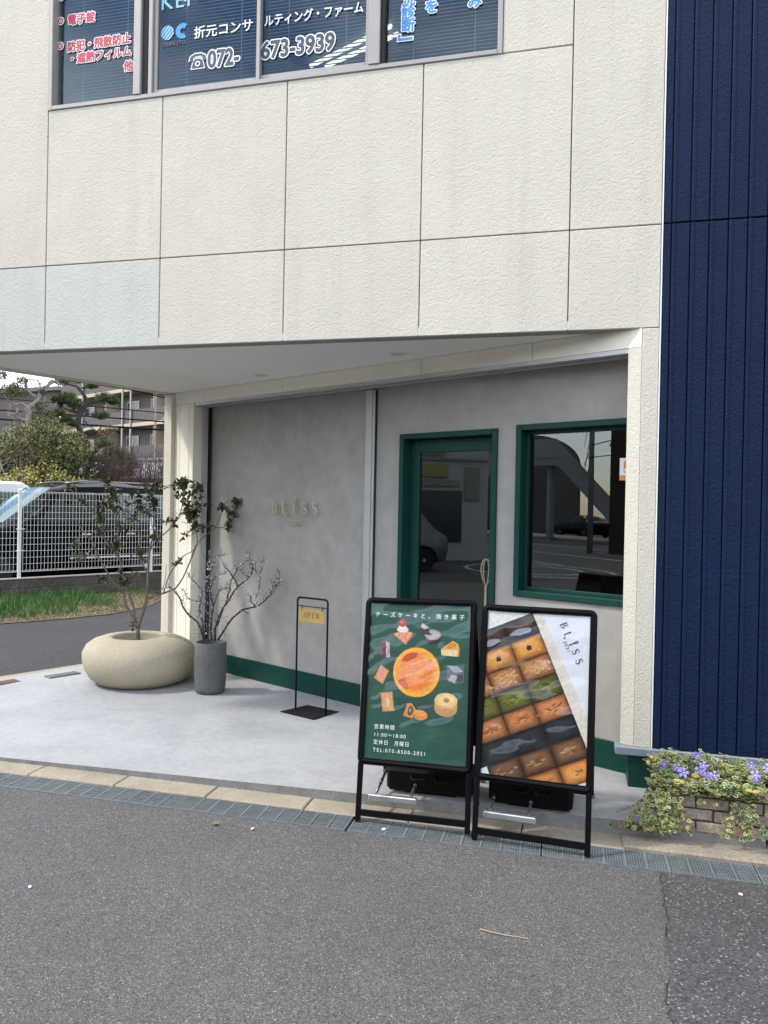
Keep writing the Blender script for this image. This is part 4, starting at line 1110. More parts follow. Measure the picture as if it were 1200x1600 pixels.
for q in (0.15, 0.83):
    c = pa + ud * (W_ * q); c.z = zr - 0.010
    MB().tube([c + on * (0.016 * math.cos(R(a))) + Vector((0, 0, 0.017 * math.sin(R(a)))) + ud * (0.006 * math.cos(R(a))) for a in range(0, 360, 24)], 0.0024, 0.0024, 6, closed=True).build('ring', M_blackmetal, hsg, smooth=True)

# ------------------------------------------------------------------ A-boards
class Board:
    """a leaning plane: origin at the left foot, u along the feet, v up the slope, w towards the viewer"""
    def __init__(s, fl, fr, lean, roll=0.0):
        s.o = Vector(fl); s.u = Vector(fr) - s.o; s.W = s.u.length; s.u.normalize()
        back = Vector((0, 0, 1)).cross(s.u)
        s.v = (Vector((0, 0, 1)) * math.cos(lean) + back * math.sin(lean)).normalized()
        if roll:
            u0, v0_ = s.u.copy(), s.v.copy(); s.v = v0_ * math.cos(roll) - u0 * math.sin(roll); s.u = u0 * math.cos(roll) + v0_ * math.sin(roll)
        s.w = s.u.cross(s.v); s.back = back
    def P(s, u, v, w=0.0): return s.o + s.u * u + s.v * v + s.w * w

def rounded_rect(u0, u1, v0, v1, r, n=5):
    out = []
    for (cx, cy, a0) in ((u1 - r, v0 + r, 270), (u1 - r, v1 - r, 0), (u0 + r, v1 - r, 90), (u0 + r, v0 + r, 180)):
        for k in range(n + 1):
            a = R(a0 + 90.0 * k / n); out.append((cx + r * math.cos(a), cy + r * math.sin(a)))
    return out

def make_board(fl, fr, lean, label, slope_len=1.205, roll=0.0):
    B = Board(fl, fr, lean, roll)
    t = empty('a_board_sign', B.o + B.u * (B.W / 2), label, 'sandwich board', 'sandwich boards on the drain')
    W_ = B.W; v0, v1 = 0.298, slope_len
    # outer frame: rounded bar swept round the poster
    m = MB()
    m.tube([B.P(u, v, 0.0) for u, v in rounded_rect(0.015, W_ - 0.015, v0 + 0.015, v1 - 0.015, 0.020)], 0.0175, 0.0175, 8, closed=True)
    m.obox(B.P(0.020, v0 + 0.010, -0.012), B.u * (W_ - 0.04), B.v * (v1 - v0 - 0.02), B.w * 0.006)
    fr_ = m.build('front_frame', M_black, t, smooth=True); smooth_by_angle(fr_, 45)
    m = MB()
    for (a, b, c, d) in ((0.024, 0.034, v0 + 0.024, v1 - 0.024), (W_ - 0.034, W_ - 0.024, v0 + 0.024, v1 - 0.024)):
        m.obox(B.P(a, c, -0.004), B.u * (b - a), B.v * (d - c), B.w * 0.012, 0, 0.002)
    for c in (v0 + 0.024, v1 - 0.034):
        m.obox(B.P(0.0345, c, -0.004), B.u * (W_ - 0.069), B.v * 0.010, B.w * 0.0115, 0, 0.002)
    m.build('snap_rail', M_black, t)
    for u in (0.004, W_ - 0.032):
        m = MB(); m.obox(B.P(u, 0.0, -0.010), B.u * 0.028, B.v * (v0 + 0.012), B.w * 0.020, 0, 0.003); m.build('leg', M_black, t)
    m = MB(); m.obox(B.P(0.0325, 0.030, -0.009), B.u * (W_ - 0.065), B.v * 0.034, B.w * 0.018, 0, 0.003); m.build('bottom_bar', M_black, t)
    # rear frame leaning the other way, feet on the slab
    R0 = B.P(0, v1 - 0.02, -0.022); R1 = B.o + B.back * 0.585; R1.z = zs(R1.x, R1.y) + 0.004
    dv = (R0 - R1); rl_ = dv.length; dv.normalize(); rw = B.u.cross(dv)
    Q = lambda u, v, w=0.0: R1 + B.u * u + dv * v + rw * w
    m = MB()
    m.obox(Q(0.004, 0), B.u * 0.028, dv * rl_, rw * 0.016, 0, 0.003); m.obox(Q(W_ - 0.032, 0), B.u * 0.028, dv * rl_, rw * 0.016, 0, 0.003)
    m.obox(Q(0.032, 0.02), B.u * (W_ - 0.064), dv * 0.03, rw * 0.015, 0, 0.003); m.obox(Q(0.032, rl_ - 0.03), B.u * (W_ - 0.064), dv * 0.03, rw * 0.015, 0, 0.003)
    m.obox(Q(0.032, 0.24, 0.003), B.u * (W_ - 0.064), dv * (rl_ - 0.28), rw * 0.006, 0)
    m.build('rear_frame', M_black, t)
    m = MB()
    for u in (0.0, W_ - 0.034):
        m.obox(Q(u, -0.002, -0.002), B.u * 0.034, dv * 0.03, rw * 0.020, 0, 0.004)
    m.build('foot_cap', mat('grey_plastic', (0.16, 0.16, 0.165), 0.5), t)
    m = MB(); m.tube([B.P(0.012, v1 - 0.012, -0.02), B.P(W_ - 0.012, v1 - 0.012, -0.02)], 0.010, 0.010, 8); m.build('hinge', M_black, t, smooth=True)
    # sliding weight tray: two rods and a silver front bar
    so2 = B.o + B.back * 0.10
    ta = so2 + B.u * 0.045; tb = so2 + B.u * 0.305; ta.z = tb.z = 0.083
    m = MB(); m.obox(ta, B.u * 0.27, B.back * 0.030, Vector((0, 0, 0.032)), 0, 0.004); m.build('tray_bar', M_silver, t)
    for q in (0.03, 0.23):
        p = ta + B.u * q + B.back * 0.028 + Vector((0, 0, 0.013)); e_ = p + B.back * 0.30 + Vector((0, 0, 0.085))
        m = MB(); m.tube([p, e_], 0.0080, 0.0080, 8); m.tube([p.lerp(e_, 0.4), p.lerp(e_, 0.5)], 0.0105, 0.0105, 8)
        m.build('tray_rod', mat('dark_chrome', (0.10, 0.10, 0.105), 0.25, metal=0.8), t, smooth=True)
    return t, B, v0, v1

def make_weight(B, u0, u1, yoff, h, label):
    o = B.o + B.u * u0 + B.back * yoff
    o.z = zs(o.x, o.y) + 0.016
    t = empty('ballast_tank', o + B.u * ((u1 - u0) / 2), label, 'weight', 'black ballast tanks under the sandwich boards')
    m = MB(); m.obox(o, B.u * (u1 - u0), B.back * 0.20, Vector((0, 0, h)), 0, 0.020)
    m.obox(o + Vector((0, 0, -0.022)) + B.u * 0.10 + B.back * 0.04, B.u * (u1 - u0 - 0.2), B.back * 0.12, Vector((0, 0, 0.021)), 0, 0.008)
    b = m.build('tank', M_blackplastic, t); smooth_by_angle(b, 30)
    L_ = u1 - u0
    for q in (0.38, 0.66):
        c = o + B.u * (L_ * q) - B.back * 0.004 + Vector((0, 0, h * 0.62))
        m = MB(); m.tube([c + B.u * -0.042 + Vector((0, 0, 0.02)), c + B.u * -0.034 - B.back * 0.018, c + B.u * 0.034 - B.back * 0.018, c + B.u * 0.042 + Vector((0, 0, 0.02))], 0.009, 0.009, 8)
        m.build('grip', M_blackplastic, t, smooth=True)
    m = MB(); c = o + B.u * (L_ * 0.5) + B.back * 0.1 + Vector((0, 0, h - 0.004)); m.lathe([(0.03, 0), (0.03, 0.018), (0.024, 0.022)], c, 20)
    m.build('cap', M_blackplastic, t)

b1, B1, v0, v1 = make_board((-1.086, 3.868, 0.003), (-0.455, 3.850, 0.003), R(11.0), 'black sandwich board with a green cheesecake poster', roll=0.020)
b2, B2, _, _ = make_board((-0.450, 3.822, 0.003), (0.146, 3.787, 0.003), R(11.0), 'black sandwich board with a white poster of baked cakes')
make_weight(B1, 0.10, 0.60, 0.27, 0.135, 'black plastic ballast tank under the green poster sandwich board')
make_weight(B2, 0.04, 0.49, 0.29, 0.135, 'black plastic ballast tank under the white cake poster sandwich board')

class Art:
    """prints on a poster; x to the right and y down from its top left corner, in metres"""
    def __init__(s, B, W_, v0, v1, parent):
        s.B = B; s.u0 = 0.031; s.w = W_ - 0.062; s.vt = v1 - 0.031; s.h = (v1 - v0) - 0.062; s.parent = parent; s.lv = 0.0012
    def p(s, x, y, l=0.0): return s.B.P(s.u0 + x, s.vt - y, s.lv + l)
    def clip(s, pts):
        for ax, lim, sg in ((0, 0, 1), (0, s.w, -1), (1, 0, 1), (1, s.h, -1)):
            out = []
            for i in range(len(pts)):
                a, b = pts[i - 1], pts[i]
                da, db = (a[ax] - lim) * sg, (b[ax] - lim) * sg
                if (da >= 0) != (db >= 0):
                    t = da / (da - db); out.append((a[0] + (b[0] - a[0]) * t, a[1] + (b[1] - a[1]) * t))
                if db >= 0: out.append(b)
            pts = out
            if len(pts) < 3: return []
        return pts
    def poly(s, mb_, pts, col, l):
        pts = s.clip([tuple(q) for q in pts])
        if pts: mb_.poly([s.p(x, y, l) for x, y in reversed(pts)], 0, tuple(q * 0.84 for q in col))
def blob(cx, cy, rx, ry, rng=None, j=0.0, n=26, rot=0.0):
    out = []
    for k in range(n):
        a = 2 * math.pi * k / n; q = 1 + (rng.uniform(-j, j) if rng else 0)
        x, y = rx * q * math.cos(a), ry * q * math.sin(a)
        out.append((cx + x * math.cos(rot) - y * math.sin(rot), cy + x * math.sin(rot) + y * math.cos(rot)))
    return out
def rot2(pts, c, a):
    return [(c[0] + (x - c[0]) * math.cos(a) - (y - c[1]) * math.sin(a), c[1] + (x - c[0]) * math.sin(a) + (y - c[1]) * math.cos(a)) for x, y in pts]

# green poster
A1 = Art(B1, B1.W, v0, v1, b1)
w_, h_ = A1.w, A1.h
M_gpaper = mat('green_paper', (0.008, 0.062, 0.040), 0.6, 0.30, 3.0, bump=0.35, bscale=5, bdist=0.03, distort=0.6)
m = MB()
m.poly([A1.p(0, 0), A1.p(0, h_), A1.p(w_, h_), A1.p(w_, 0)])
post1 = m.build('poster', M_gpaper, b1, label='green poster with a round cheesecake ringed by pastries')
rng = random.Random(21)
def picture(name, fn):
    m = MB(); fn(m); m.build(name, M_print, post1)
def U(u, v): return (u * w_, v * h_)
def cake(m):
    c = U(0.485, 0.437); r = 0.132
    A1.poly(m, blob(*c, r, r * 1.03, rng, 0.012, 44), (0.52, 0.17, 0.035), 0.0004)
    for k in range(12):
        t = k / 11.0
        rim, mid_ = (0.92, 0.46, 0.07), (0.80, 0.20, 0.035)
        q = min(1, t * 2.6) if t < .4 else 1 - (t - .4) * .55
        A1.poly(m, blob(c[0] - r * .06 * t, c[1] + r * .05 * t, r * (.98 - .80 * t), r * (1.0 - .82 * t), rng, 0.006, 40), tuple(a_ * (1 - q) + b_ * q for a_, b_ in zip(rim, mid_)), .0006 + .00008 * k)
    A1.poly(m, blob(c[0] - r * .30, c[1] - r * .62, .048, .018, rng, .12, 18, -.45), (0.55, 0.10, 0.04), 0.0018)
    A1.poly(m, blob(c[0] - r * .52, c[1] + r * .50, .036, .018, rng, .12, 18, .7), (0.62, 0.13, 0.04), 0.0018)
    A1.poly(m, [(c[0] - r * .82, c[1] - r * .12), (c[0] + r * .50, c[1] - r * .60), (c[0] + r * .78, c[1] - r * .20), (c[0] - r * .74, c[1] + r * .36)], (0.88, 0.33, 0.15), 0.0019)
picture('cheesecake_print', cake)
def straw(m):
    c = U(0.337, 0.20)
    A1.poly(m, [(c[0] - .056, c[1] - .002), (c[0] + .0, c[1] - .03), (c[0] + .058, c[1] - .012), (c[0] + .02, c[1] + .058)], (0.60, 0.20, 0.08), .0004)
    A1.poly(m, [(c[0] - .052, c[1] + .0), (c[0] + .0, c[1] - .026), (c[0] + .052, c[1] - .012), (c[0] + .016, c[1] + .045)], (0.76, 0.30, 0.14), .0008)
    for q in range(12): A1.poly(m, blob(c[0] + rng.uniform(-.03, .03), c[1] + rng.uniform(-.01, .03), .006, .004, rng, .3, 8), (0.62, 0.17, 0.07), .001 + q * .00001)
    A1.poly(m, blob(c[0] - .002, c[1] - .028, .034, .016, rng, .06, 20), (0.80, 0.74, 0.64), .0013)
    A1.poly(m, blob(c[0] - .004, c[1] - .042, .022, .013, rng, .06, 20), (0.85, 0.80, 0.72), .0016)
    A1.poly(m, blob(c[0] - .006, c[1] - .064, .023, .022, rng, .10, 20), (0.50, 0.03, 0.04), .0019)
    A1.poly(m, blob(c[0] - .010, c[1] - .068, .010, .008, rng, .15, 12), (0.70, 0.12, 0.12), .0022)
picture('strawberry_cake_print', straw)
def choc(m):
    c = U(0.60, 0.185)
    A1.poly(m, blob(c[0] + .018, c[1] + .024, .048, .036, rng, .02, 28), (0.06, 0.035, 0.045), .0004)
    A1.poly(m, blob(c[0] + .018, c[1] + .006, .047, .030, rng, .03, 28), (0.34, 0.27, 0.31), .0008)
    A1.poly(m, blob(c[0] + .018, c[1] + .007, .040, .024, rng, .05, 28), (0.44, 0.40, 0.43), .0011)
    A1.poly(m, [(c[0] + .016, c[1] + .008), (c[0] - .034, c[1] + .006), (c[0] - .02, c[1] - .022)], (0.05, 0.06, 0.05), .0014)
    A1.poly(m, [(c[0] - .058, c[1] - .03), (c[0] - .045, c[1] - .056), (c[0] + .0, c[1] - .03), (c[0] - .004, c[1] - .01), (c[0] - .045, c[1] + .0)], (0.11, 0.05, 0.05), .0017)
    A1.poly(m, [(c[0] - .05, c[1] - .036), (c[0] - .042, c[1] - .056), (c[0] + .0, c[1] - .03), (c[0] - .03, c[1] - .022)], (0.52, 0.48, 0.50), .002)
picture('chocolate_tart_print', choc)
def slice_(m):
    c = U(0.81, 0.285)
    A1.poly(m, [(c[0] - .052, c[1] - .002), (c[0] + .05, c[1] - .012), (c[0] + .046, c[1] + .034), (c[0] - .048, c[1] + .030)], (0.80, 0.62, 0.33), .0004)
    A1.poly(m, [(c[0] - .053, c[1] - .002), (c[0] + .012, c[1] - .05), (c[0] + .042, c[1] - .036), (c[0] + .052, c[1] - .008), (c[0] + .0, c[1] + .0)], (0.80, 0.40, 0.08), .0008)
    A1.poly(m, blob(c[0] + .008, c[1] - .024, .028, .014, rng, .2, 16, -.4), (0.70, 0.27, 0.045), .0012)
    A1.poly(m, [(c[0] + .046, c[1] - .022), (c[0] + .054, c[1] - .008), (c[0] + .050, c[1] + .032), (c[0] + .040, c[1] + .034)], (0.55, 0.25, 0.07), .0015)
picture('cheesecake_slice_print', slice_)
def cube_(m):
    c = U(0.865, 0.44)
    A1.poly(m, [(c[0] - .045, c[1] - .05), (c[0] + .01, c[1] - .048), (c[0] + .048, c[1] - .018), (c[0] + .05, c[1] + .038), (c[0] + .0, c[1] + .05), (c[0] - .046, c[1] + .034)], (0.13, 0.14, 0.145), .0004)
    A1.poly(m, [(c[0] - .043, c[1] - .048), (c[0] + .01, c[1] - .046), (c[0] + .046, c[1] - .018), (c[0] - .01, c[1] - .012)], (0.32, 0.34, 0.36), .0008)
    A1.poly(m, [(c[0] - .02, c[1] + .0), (c[0] + .012, c[1] + .006), (c[0] + .0, c[1] + .046), (c[0] - .04, c[1] + .03)], (0.42, 0.44, 0.46), .0011)
    A1.poly(m, [(c[0] + .014, c[1] + .002), (c[0] + .044, c[1] - .004), (c[0] + .042, c[1] + .03), (c[0] + .012, c[1] + .036)], (0.07, 0.075, 0.08), .0011)
picture('grey_cake_cube_print', cube_)
def ringc(m):
    c = U(0.785, 0.625)
    A1.poly(m, blob(c[0], c[1] + .026, .062, .042, rng, .01, 30), (0.55, 0.30, 0.12), .0004)
    A1.poly(m, [(c[0] - .062, c[1] - .018), (c[0] + .062, c[1] - .018), (c[0] + .062, c[1] + .028), (c[0] - .062, c[1] + .028)], (0.62, 0.37, 0.16), .0006)
    A1.poly(m, blob(c[0], c[1] - .018, .062, .040, rng, .015, 34), (0.80, 0.53, 0.21), .001)
    A1.poly(m, blob(c[0], c[1] - .020, .050, .030, rng, .04, 30), (0.86, 0.60, 0.26), .0013)
    A1.poly(m, blob(c[0] + .002, c[1] - .020, .016, .013, rng, .05, 20), (0.42, 0.22, 0.075), .0016)
picture('ring_cake_print', ringc)
def filled(m):
    c = U(0.49, 0.69)
    A1.poly(m, [(c[0] - .066, c[1] + .022), (c[0] - .045, c[1] - .044), (c[0] - .022, c[1] - .048), (c[0] + .004, c[1] - .014), (c[0] - .012, c[1] + .034)], (0.66, 0.28, 0.075), .0004)
    A1.poly(m, blob(c[0] - .026, c[1] - .006, .015, .026, rng, .12, 18, .2), (0.14, 0.075, 0.045), .0008)
    A1.poly(m, blob(c[0] - .028, c[1] - .008, .006, .012, rng, .2, 12, .2), (0.40, 0.32, 0.26), .001)
    A1.poly(m, blob(c[0] + .028, c[1] + .012, .042, .027, rng, .05, 24, .1), (0.66, 0.25, 0.055), .0012)
    A1.poly(m, blob(c[0] + .028, c[1] + .004, .036, .017, rng, .06, 24, .1), (0.78, 0.34, 0.085), .0015)
picture('filled_bun_print', filled)
def packs(m):
    c = U(0.214, 0.635)
    q = rot2([(c[0] - .035, c[1] - .052), (c[0] + .033, c[1] - .052), (c[0] + .033, c[1] + .052), (c[0] - .035, c[1] + .052)], c, R(-9)); A1.poly(m, q, (0.58, 0.26, 0.10), .0004)
    q = rot2([(c[0] - .028, c[1] - .044), (c[0] + .027, c[1] - .044), (c[0] + .027, c[1] + .044), (c[0] - .028, c[1] + .044)], c, R(-9)); A1.poly(m, q, (0.70, 0.35, 0.15), .0008)
    A1.poly(m, blob(c[0] + .002, c[1] + .004, .011, .030, rng, .12, 18, R(-8)), (0.66, 0.52, 0.36), .0012)
picture('cake_bar_print', packs)
def diamond(m):
    c = U(0.135, 0.475)
    A1.poly(m, [(c[0] - .040, c[1] + .012), (c[0] - .004, c[1] - .062), (c[0] + .045, c[1] - .032), (c[0] + .012, c[1] + .044)], (0.62, 0.26, 0.12), .0004)
    A1.poly(m, [(c[0] - .032, c[1] + .010), (c[0] - .002, c[1] - .052), (c[0] + .038, c[1] - .028), (c[0] + .010, c[1] + .034)], (0.72, 0.34, 0.20), .0008)
picture('diamond_pastry_print', diamond)
def berry(m):
    c = U(0.165, 0.305)
    A1.poly(m, [(c[0] - .040, c[1] - .030), (c[0] + .0, c[1] - .05), (c[0] + .026, c[1] - .045), (c[0] + .026, c[1] + .042), (c[0] - .026, c[1] + .040)], (0.14, 0.055, 0.08), .0004)
    A1.poly(m, [(c[0] + .002, c[1] - .047), (c[0] + .024, c[1] - .043), (c[0] + .028, c[1] + .040), (c[0] + .006, c[1] + .038)], (0.60, 0.48, 0.55), .0008)
    for q in range(7): A1.poly(m, blob(c[0] + .016 + rng.uniform(-.006, .006), c[1] - .04 + q * .012, .005, .004, rng, .3, 8), (0.25, 0.08, 0.14), .0011)
picture('berry_slice_print', berry)
def ptext(A_, parent, body, x, y, size, m_, sx=1.0, space=1.0, bold=0.0, rx=None, up=None):
    return text(body, size, m_, parent, 'lettering', A_.p(x, y, .0012), rx or A_.B.u, up or A_.B.v, bold=bold, sx=sx, space=space, depth=0.0004)
ttl = 'チーズケーキと、焼き菓子'
for i, ch in enumerate(ttl):
    ptext(A1, post1, ch, 0.026 + i * 0.0435, 0.073, 0.031, M_whitev)
for body, v, sp in (('営業時間', 0.808, 1.32), ('11:00～18:00', 0.857, 1.30), ('定休日　月曜日', 0.905, 1.25), ('TEL:070-8500-2021', 0.953, 1.42)):
    ptext(A1, post1, body, 0.052, v * h_, 0.0275, M_whitev, space=sp, sx=0.95)
from mathutils import noise as mnoise
def film(A_, name, parent, seed):
    """clear plastic cover, wrinkled where it bulges off the paper"""
    n, k = 44, 64
    m = MB(); vs = []; fs = []
    for j in range(k + 1):
        for i in range(n + 1):
            x, y = A_.w * i / n, A_.h * j / k
            q = mnoise.noise(Vector((x * 4.5 + seed, y * 11 + x * 2.5, seed * 1.7))) + 0.45 * mnoise.noise(Vector((x * 11, y * 26 + x * 7, seed)))
            edge_ = min(1, min(x, A_.w - x, y, A_.h - y) / 0.05)
            vs.append(A_.p(x, y, 0.0095 + 0.0062 * q * edge_))
    for j in range(k):
        for i in range(n):
            a = j * (n + 1) + i; fs.append((a + n + 1, a + n + 2, a + 1, a))
    m.add(vs, fs); m.build(name, G_film, parent, smooth=True)
film(A1, 'clear_cover', b1, 3.1)

# white poster with the tilted rows of cakes
A2 = Art(B2, B2.W, v0, v1, b2)
w_, h_ = A2.w, A2.h
m = MB(); m.poly([A2.p(0, 0), A2.p(0, h_), A2.p(w_, h_), A2.p(w_, 0)])
post2 = m.build('poster', mat('white_paper', (0.56, 0.575, 0.63), 0.55, 0.05, 3.0), b2, label='white poster with tilted rows of small baked cakes')
m = MB()
A2.poly(m, [(0.23, 0), (0.285, 0), (0.55, 0.56), (0.55, 0.92), (0.23, 0.0)], (0.66, 0.61, 0.53), .0003)
A2.poly(m, [(0, 0), (0.25, 0), (0.20, 0.05), (0, 0.09)], (0.70, 0.68, 0.64), .0003)
m.build('cream_sheet_print', M_print, post2)
ev = Vector((math.sin(R(24)), math.cos(R(24)))); eu = Vector((-ev.y, ev.x))
O = Vector((0.236, -0.002))
m = MB()
A2.poly(m, [tuple(O + ev * a + eu * b) for a, b in ((0.003, 0.004), (0.656, 0.004), (0.656, 0.9), (0.003, 0.9))], (0.03, 0.02, 0.016), .00042)
A2.poly(m, [tuple(O + ev * a + eu * b) for a, b in ((0.656, 0.004), (0.872, 0.004), (0.872, 0.512), (0.656, 0.512))], (0.03, 0.02, 0.016), .00042)
m.build('tray_print', M_print, post2); cw, ch_ = 0.172, 0.1095
ROWS = [((0.045, 0.022, 0.018), (0.075, 0.038, 0.030)), ((0.50, 0.17, 0.035), (0.80, 0.36, 0.085)), ((0.30, 0.10, 0.035), (0.52, 0.23, 0.085)), ((0.075, 0.072, 0.012), (0.14, 0.135, 0.024)),
        ((0.27, 0.095, 0.035), (0.52, 0.20, 0.07)), ((0.014, 0.016, 0.018), (0.026, 0.029, 0.032)), ((0.085, 0.036, 0.018), (0.20, 0.09, 0.042)), ((0.33, 0.11, 0.03), (0.62, 0.25, 0.065))]
rng = random.Random(8)
def rrect(c, a, b, r, rotv):
    out = []
    for (sx_, sy_, a0) in ((1, -1, 270), (1, 1, 0), (-1, 1, 90), (-1, -1, 180)):
        for k in range(4):
            t = R(a0 + 30 * k); out.append((sx_ * (a - r) + r * math.cos(t), sy_ * (b - r) + r * math.sin(t)))
    return [(c.x - eu.x * x + ev.x * y, c.y - eu.y * x + ev.y * y) for x, y in out]
for j, (edge, mid) in enumerate(ROWS):
    for i in range(5):
        if j >= 6 and i >= 3: continue
        c = O + eu * (cw * (i + 0.5)) + ev * (ch_ * (j + 0.5))
        if c.x < -0.12 or c.x > w_ + 0.12 or c.y > h_ + 0.1: continue
        
        q_ = rng.uniform(.82, 1.15); edge_c, mid_c = tuple(x * q_ for x in edge), tuple(x * q_ for x in mid)
        m = MB()
        A2.poly(m, rrect(c, cw / 2 - .0005, ch_ / 2 - .0005, .004, 0), tuple(x * 0.22 for x in edge_c), .0005)
        for st_ in range(9):
            t = st_ / 8.0
            A2.poly(m, rrect(c + Vector((-.005, -.005)) * t, cw / 2 - .003 - .030 * t, ch_ / 2 - .003 - .024 * t, .012 + .016 * t, 0), tuple((a_ * .55) * (1 - t) + b_ * t for a_, b_ in zip(edge_c, mid_c)), .0006 + .0001 * st_)
        lay = .0016
        def dots(n, cols, sz, spread=(0.8, 0.75)):
            global lay
            for _ in range(n):
                x = rng.uniform(-1, 1) * cw / 2 * spread[0]; y = rng.uniform(-1, 1) * ch_ / 2 * spread[1]
                q = c + eu * x + ev * y
                lay += .000004
                A2.poly(m, blob(q.x, q.y, rng.uniform(*sz), rng.uniform(*sz) * .7, rng, .3, 8, rng.uniform(0, 3)), rng.choice(cols), lay)
        def crack(cols, n=16, sc=1.0):
            global lay
            for _ in range(n):
                x = rng.gauss(0, cw * .13 * sc); y = rng.gauss(0, ch_ * .08 * sc)
                q = c + eu * x + ev * y; lay += .000004
                A2.poly(m, blob(q.x, q.y, rng.uniform(.006, .024) * sc, rng.uniform(.002, .006) * sc, rng, .3, 10, R(-24) + rng.uniform(-.5, .5)), rng.choice(cols), lay)
        if j == 1:
            A2.poly(m, [tuple(c + eu * a + ev * b) for a, b in ((-.014, -.008), (.004, -.014), (.014, .0), (.010, .012), (-.012, .012))], (0.03, 0.022, 0.018), .003)
            dots(10, [(0.86, 0.44, 0.13), (0.72, 0.28, 0.06)], (.003, .009))
        elif j in (2,):
            crack([(0.62, 0.36, 0.16), (0.55, 0.29, 0.12)], 26, 1.3)
            dots(70, [(0.72, 0.50, 0.30), (0.34, 0.12, 0.04), (0.58, 0.30, 0.13), (0.15, 0.05, 0.02)], (.002, .005))
        elif j == 3: crack([(0.22, 0.24, 0.045), (0.10, 0.11, 0.02), (0.06, 0.065, 0.012)], 18)
        elif j == 4:
            crack([(0.60, 0.27, 0.10), (0.36, 0.12, 0.04), (0.20, 0.06, 0.02)], 22, 1.1); dots(30, [(0.56, 0.24, 0.10), (0.22, 0.07, 0.03)], (.0015, .004), (.9, .9))
        elif j == 5:
            crack([(0.035, 0.04, 0.045), (0.012, 0.014, 0.016)], 8); 
        elif j == 6:
            crack([(0.34, 0.19, 0.09), (0.13, 0.055, 0.03), (0.40, 0.25, 0.10)], 16); dots(40, [(0.25, 0.12, 0.06), (0.07, 0.03, 0.02)], (.001, .003), (.9, .9))
        elif j == 7: crack([(0.68, 0.32, 0.10), (0.34, 0.11, 0.035), (0.60, 0.36, 0.12)], 14)
        else: crack([(0.11, 0.055, 0.05), (0.03, 0.016, 0.014)], 10); A2.poly(m, blob(c.x, c.y + .02, .055, .016, rng, .15, 18, R(-18)), (0.30, 0.29, 0.33), .0031)
        if m.f: m.build('cake_print', M_print, post2)
tr_ = A2.B.u * ev.x * 0 + (A2.B.u * 0.435 - A2.B.v * 0.90).normalized(); tu_ = (A2.B.w.cross(tr_)).normalized()
m = MB()
for ch2, (x, y) in zip('BLISS', ((0.378, 0.046), (0.400, 0.094), (0.426, 0.146), (0.441, 0.178), (0.461, 0.226))):
    glyph(m, ch2, 0.038, A2.p(x, y + .006, .0012), tr_, tu_, 0.0004, wt=1.25)
    if ch2 == 'I': whisk(m, 0.038, A2.p(x, y + .006, .0012), tr_, tu_, 0.0004)
m.build('title_lettering', M_blackink, post2)
text('2021', 0.024, M_blackink, post2, 'lettering', A2.p(0.398, 0.140, .0012), tr_, tu_, space=1.35, depth=0.0004)
film(A2, 'clear_cover', b2, 8.4)

# ------------------------------------------------------------------ brick planter with periwinkle
bp_ = empty('brick_planter', (1.2, 4.3, 0.065), 'low tan brick planter box below the navy wall', 'planter')
rng = random.Random(3)
m = MB(); mo = MB()
bx0, by0, bz0 = 0.515, 4.085, 0.068
bl_, bh_, bt_ = 0.150, 0.052, 0.07
for c_ in range(4):
    z = bz0 + c_ * (bh_ + 0.009)
    x = bx0 - (0.0 if c_ % 2 == 0 else bl_ * 0.5)
    while x < 2.6:
        a = max(x, bx0)
        if x + bl_ - a > 0.02:
            j = rng.uniform(-0.004, 0.004)
            m.obox((a, by0 + j, z + rng.uniform(-.0015, .0015)), (x + bl_ - a, 0, 0), (0, bt_, 0), (0, 0, bh_), 0, bev=0.005)
        x += bl_ + 0.009
    y = by0 + bt_ + 0.009
    while y < 4.50:
        m.obox((bx0 + rng.uniform(-.004, .003), y, z), (bt_, 0, 0), (0, min(0.075, 4.55 - y), 0), (0, 0, bh_), 0, bev=0.005); y += 0.084
mo.box(bx0 + 0.008, 2.6, by0 + 0.010, by0 + bt_ - 0.008, 0.060, bz0 + 4 * (bh_ + .009) - 0.016)
mo.box(bx0 + 0.008, bx0 + bt_ - 0.008, by0 + bt_ - 0.007, 4.56, 0.060, bz0 + 4 * (bh_ + .009) - 0.016)
m.build('bricks', M_brick, bp_); mo.build('mortar', M_mortar, bp_)
m = MB(); m.box(bx0 + bt_, 2.6, by0 + bt_, 4.58, 0.062, bz0 + 0.19); m.build('soil', M_soil, bp_)

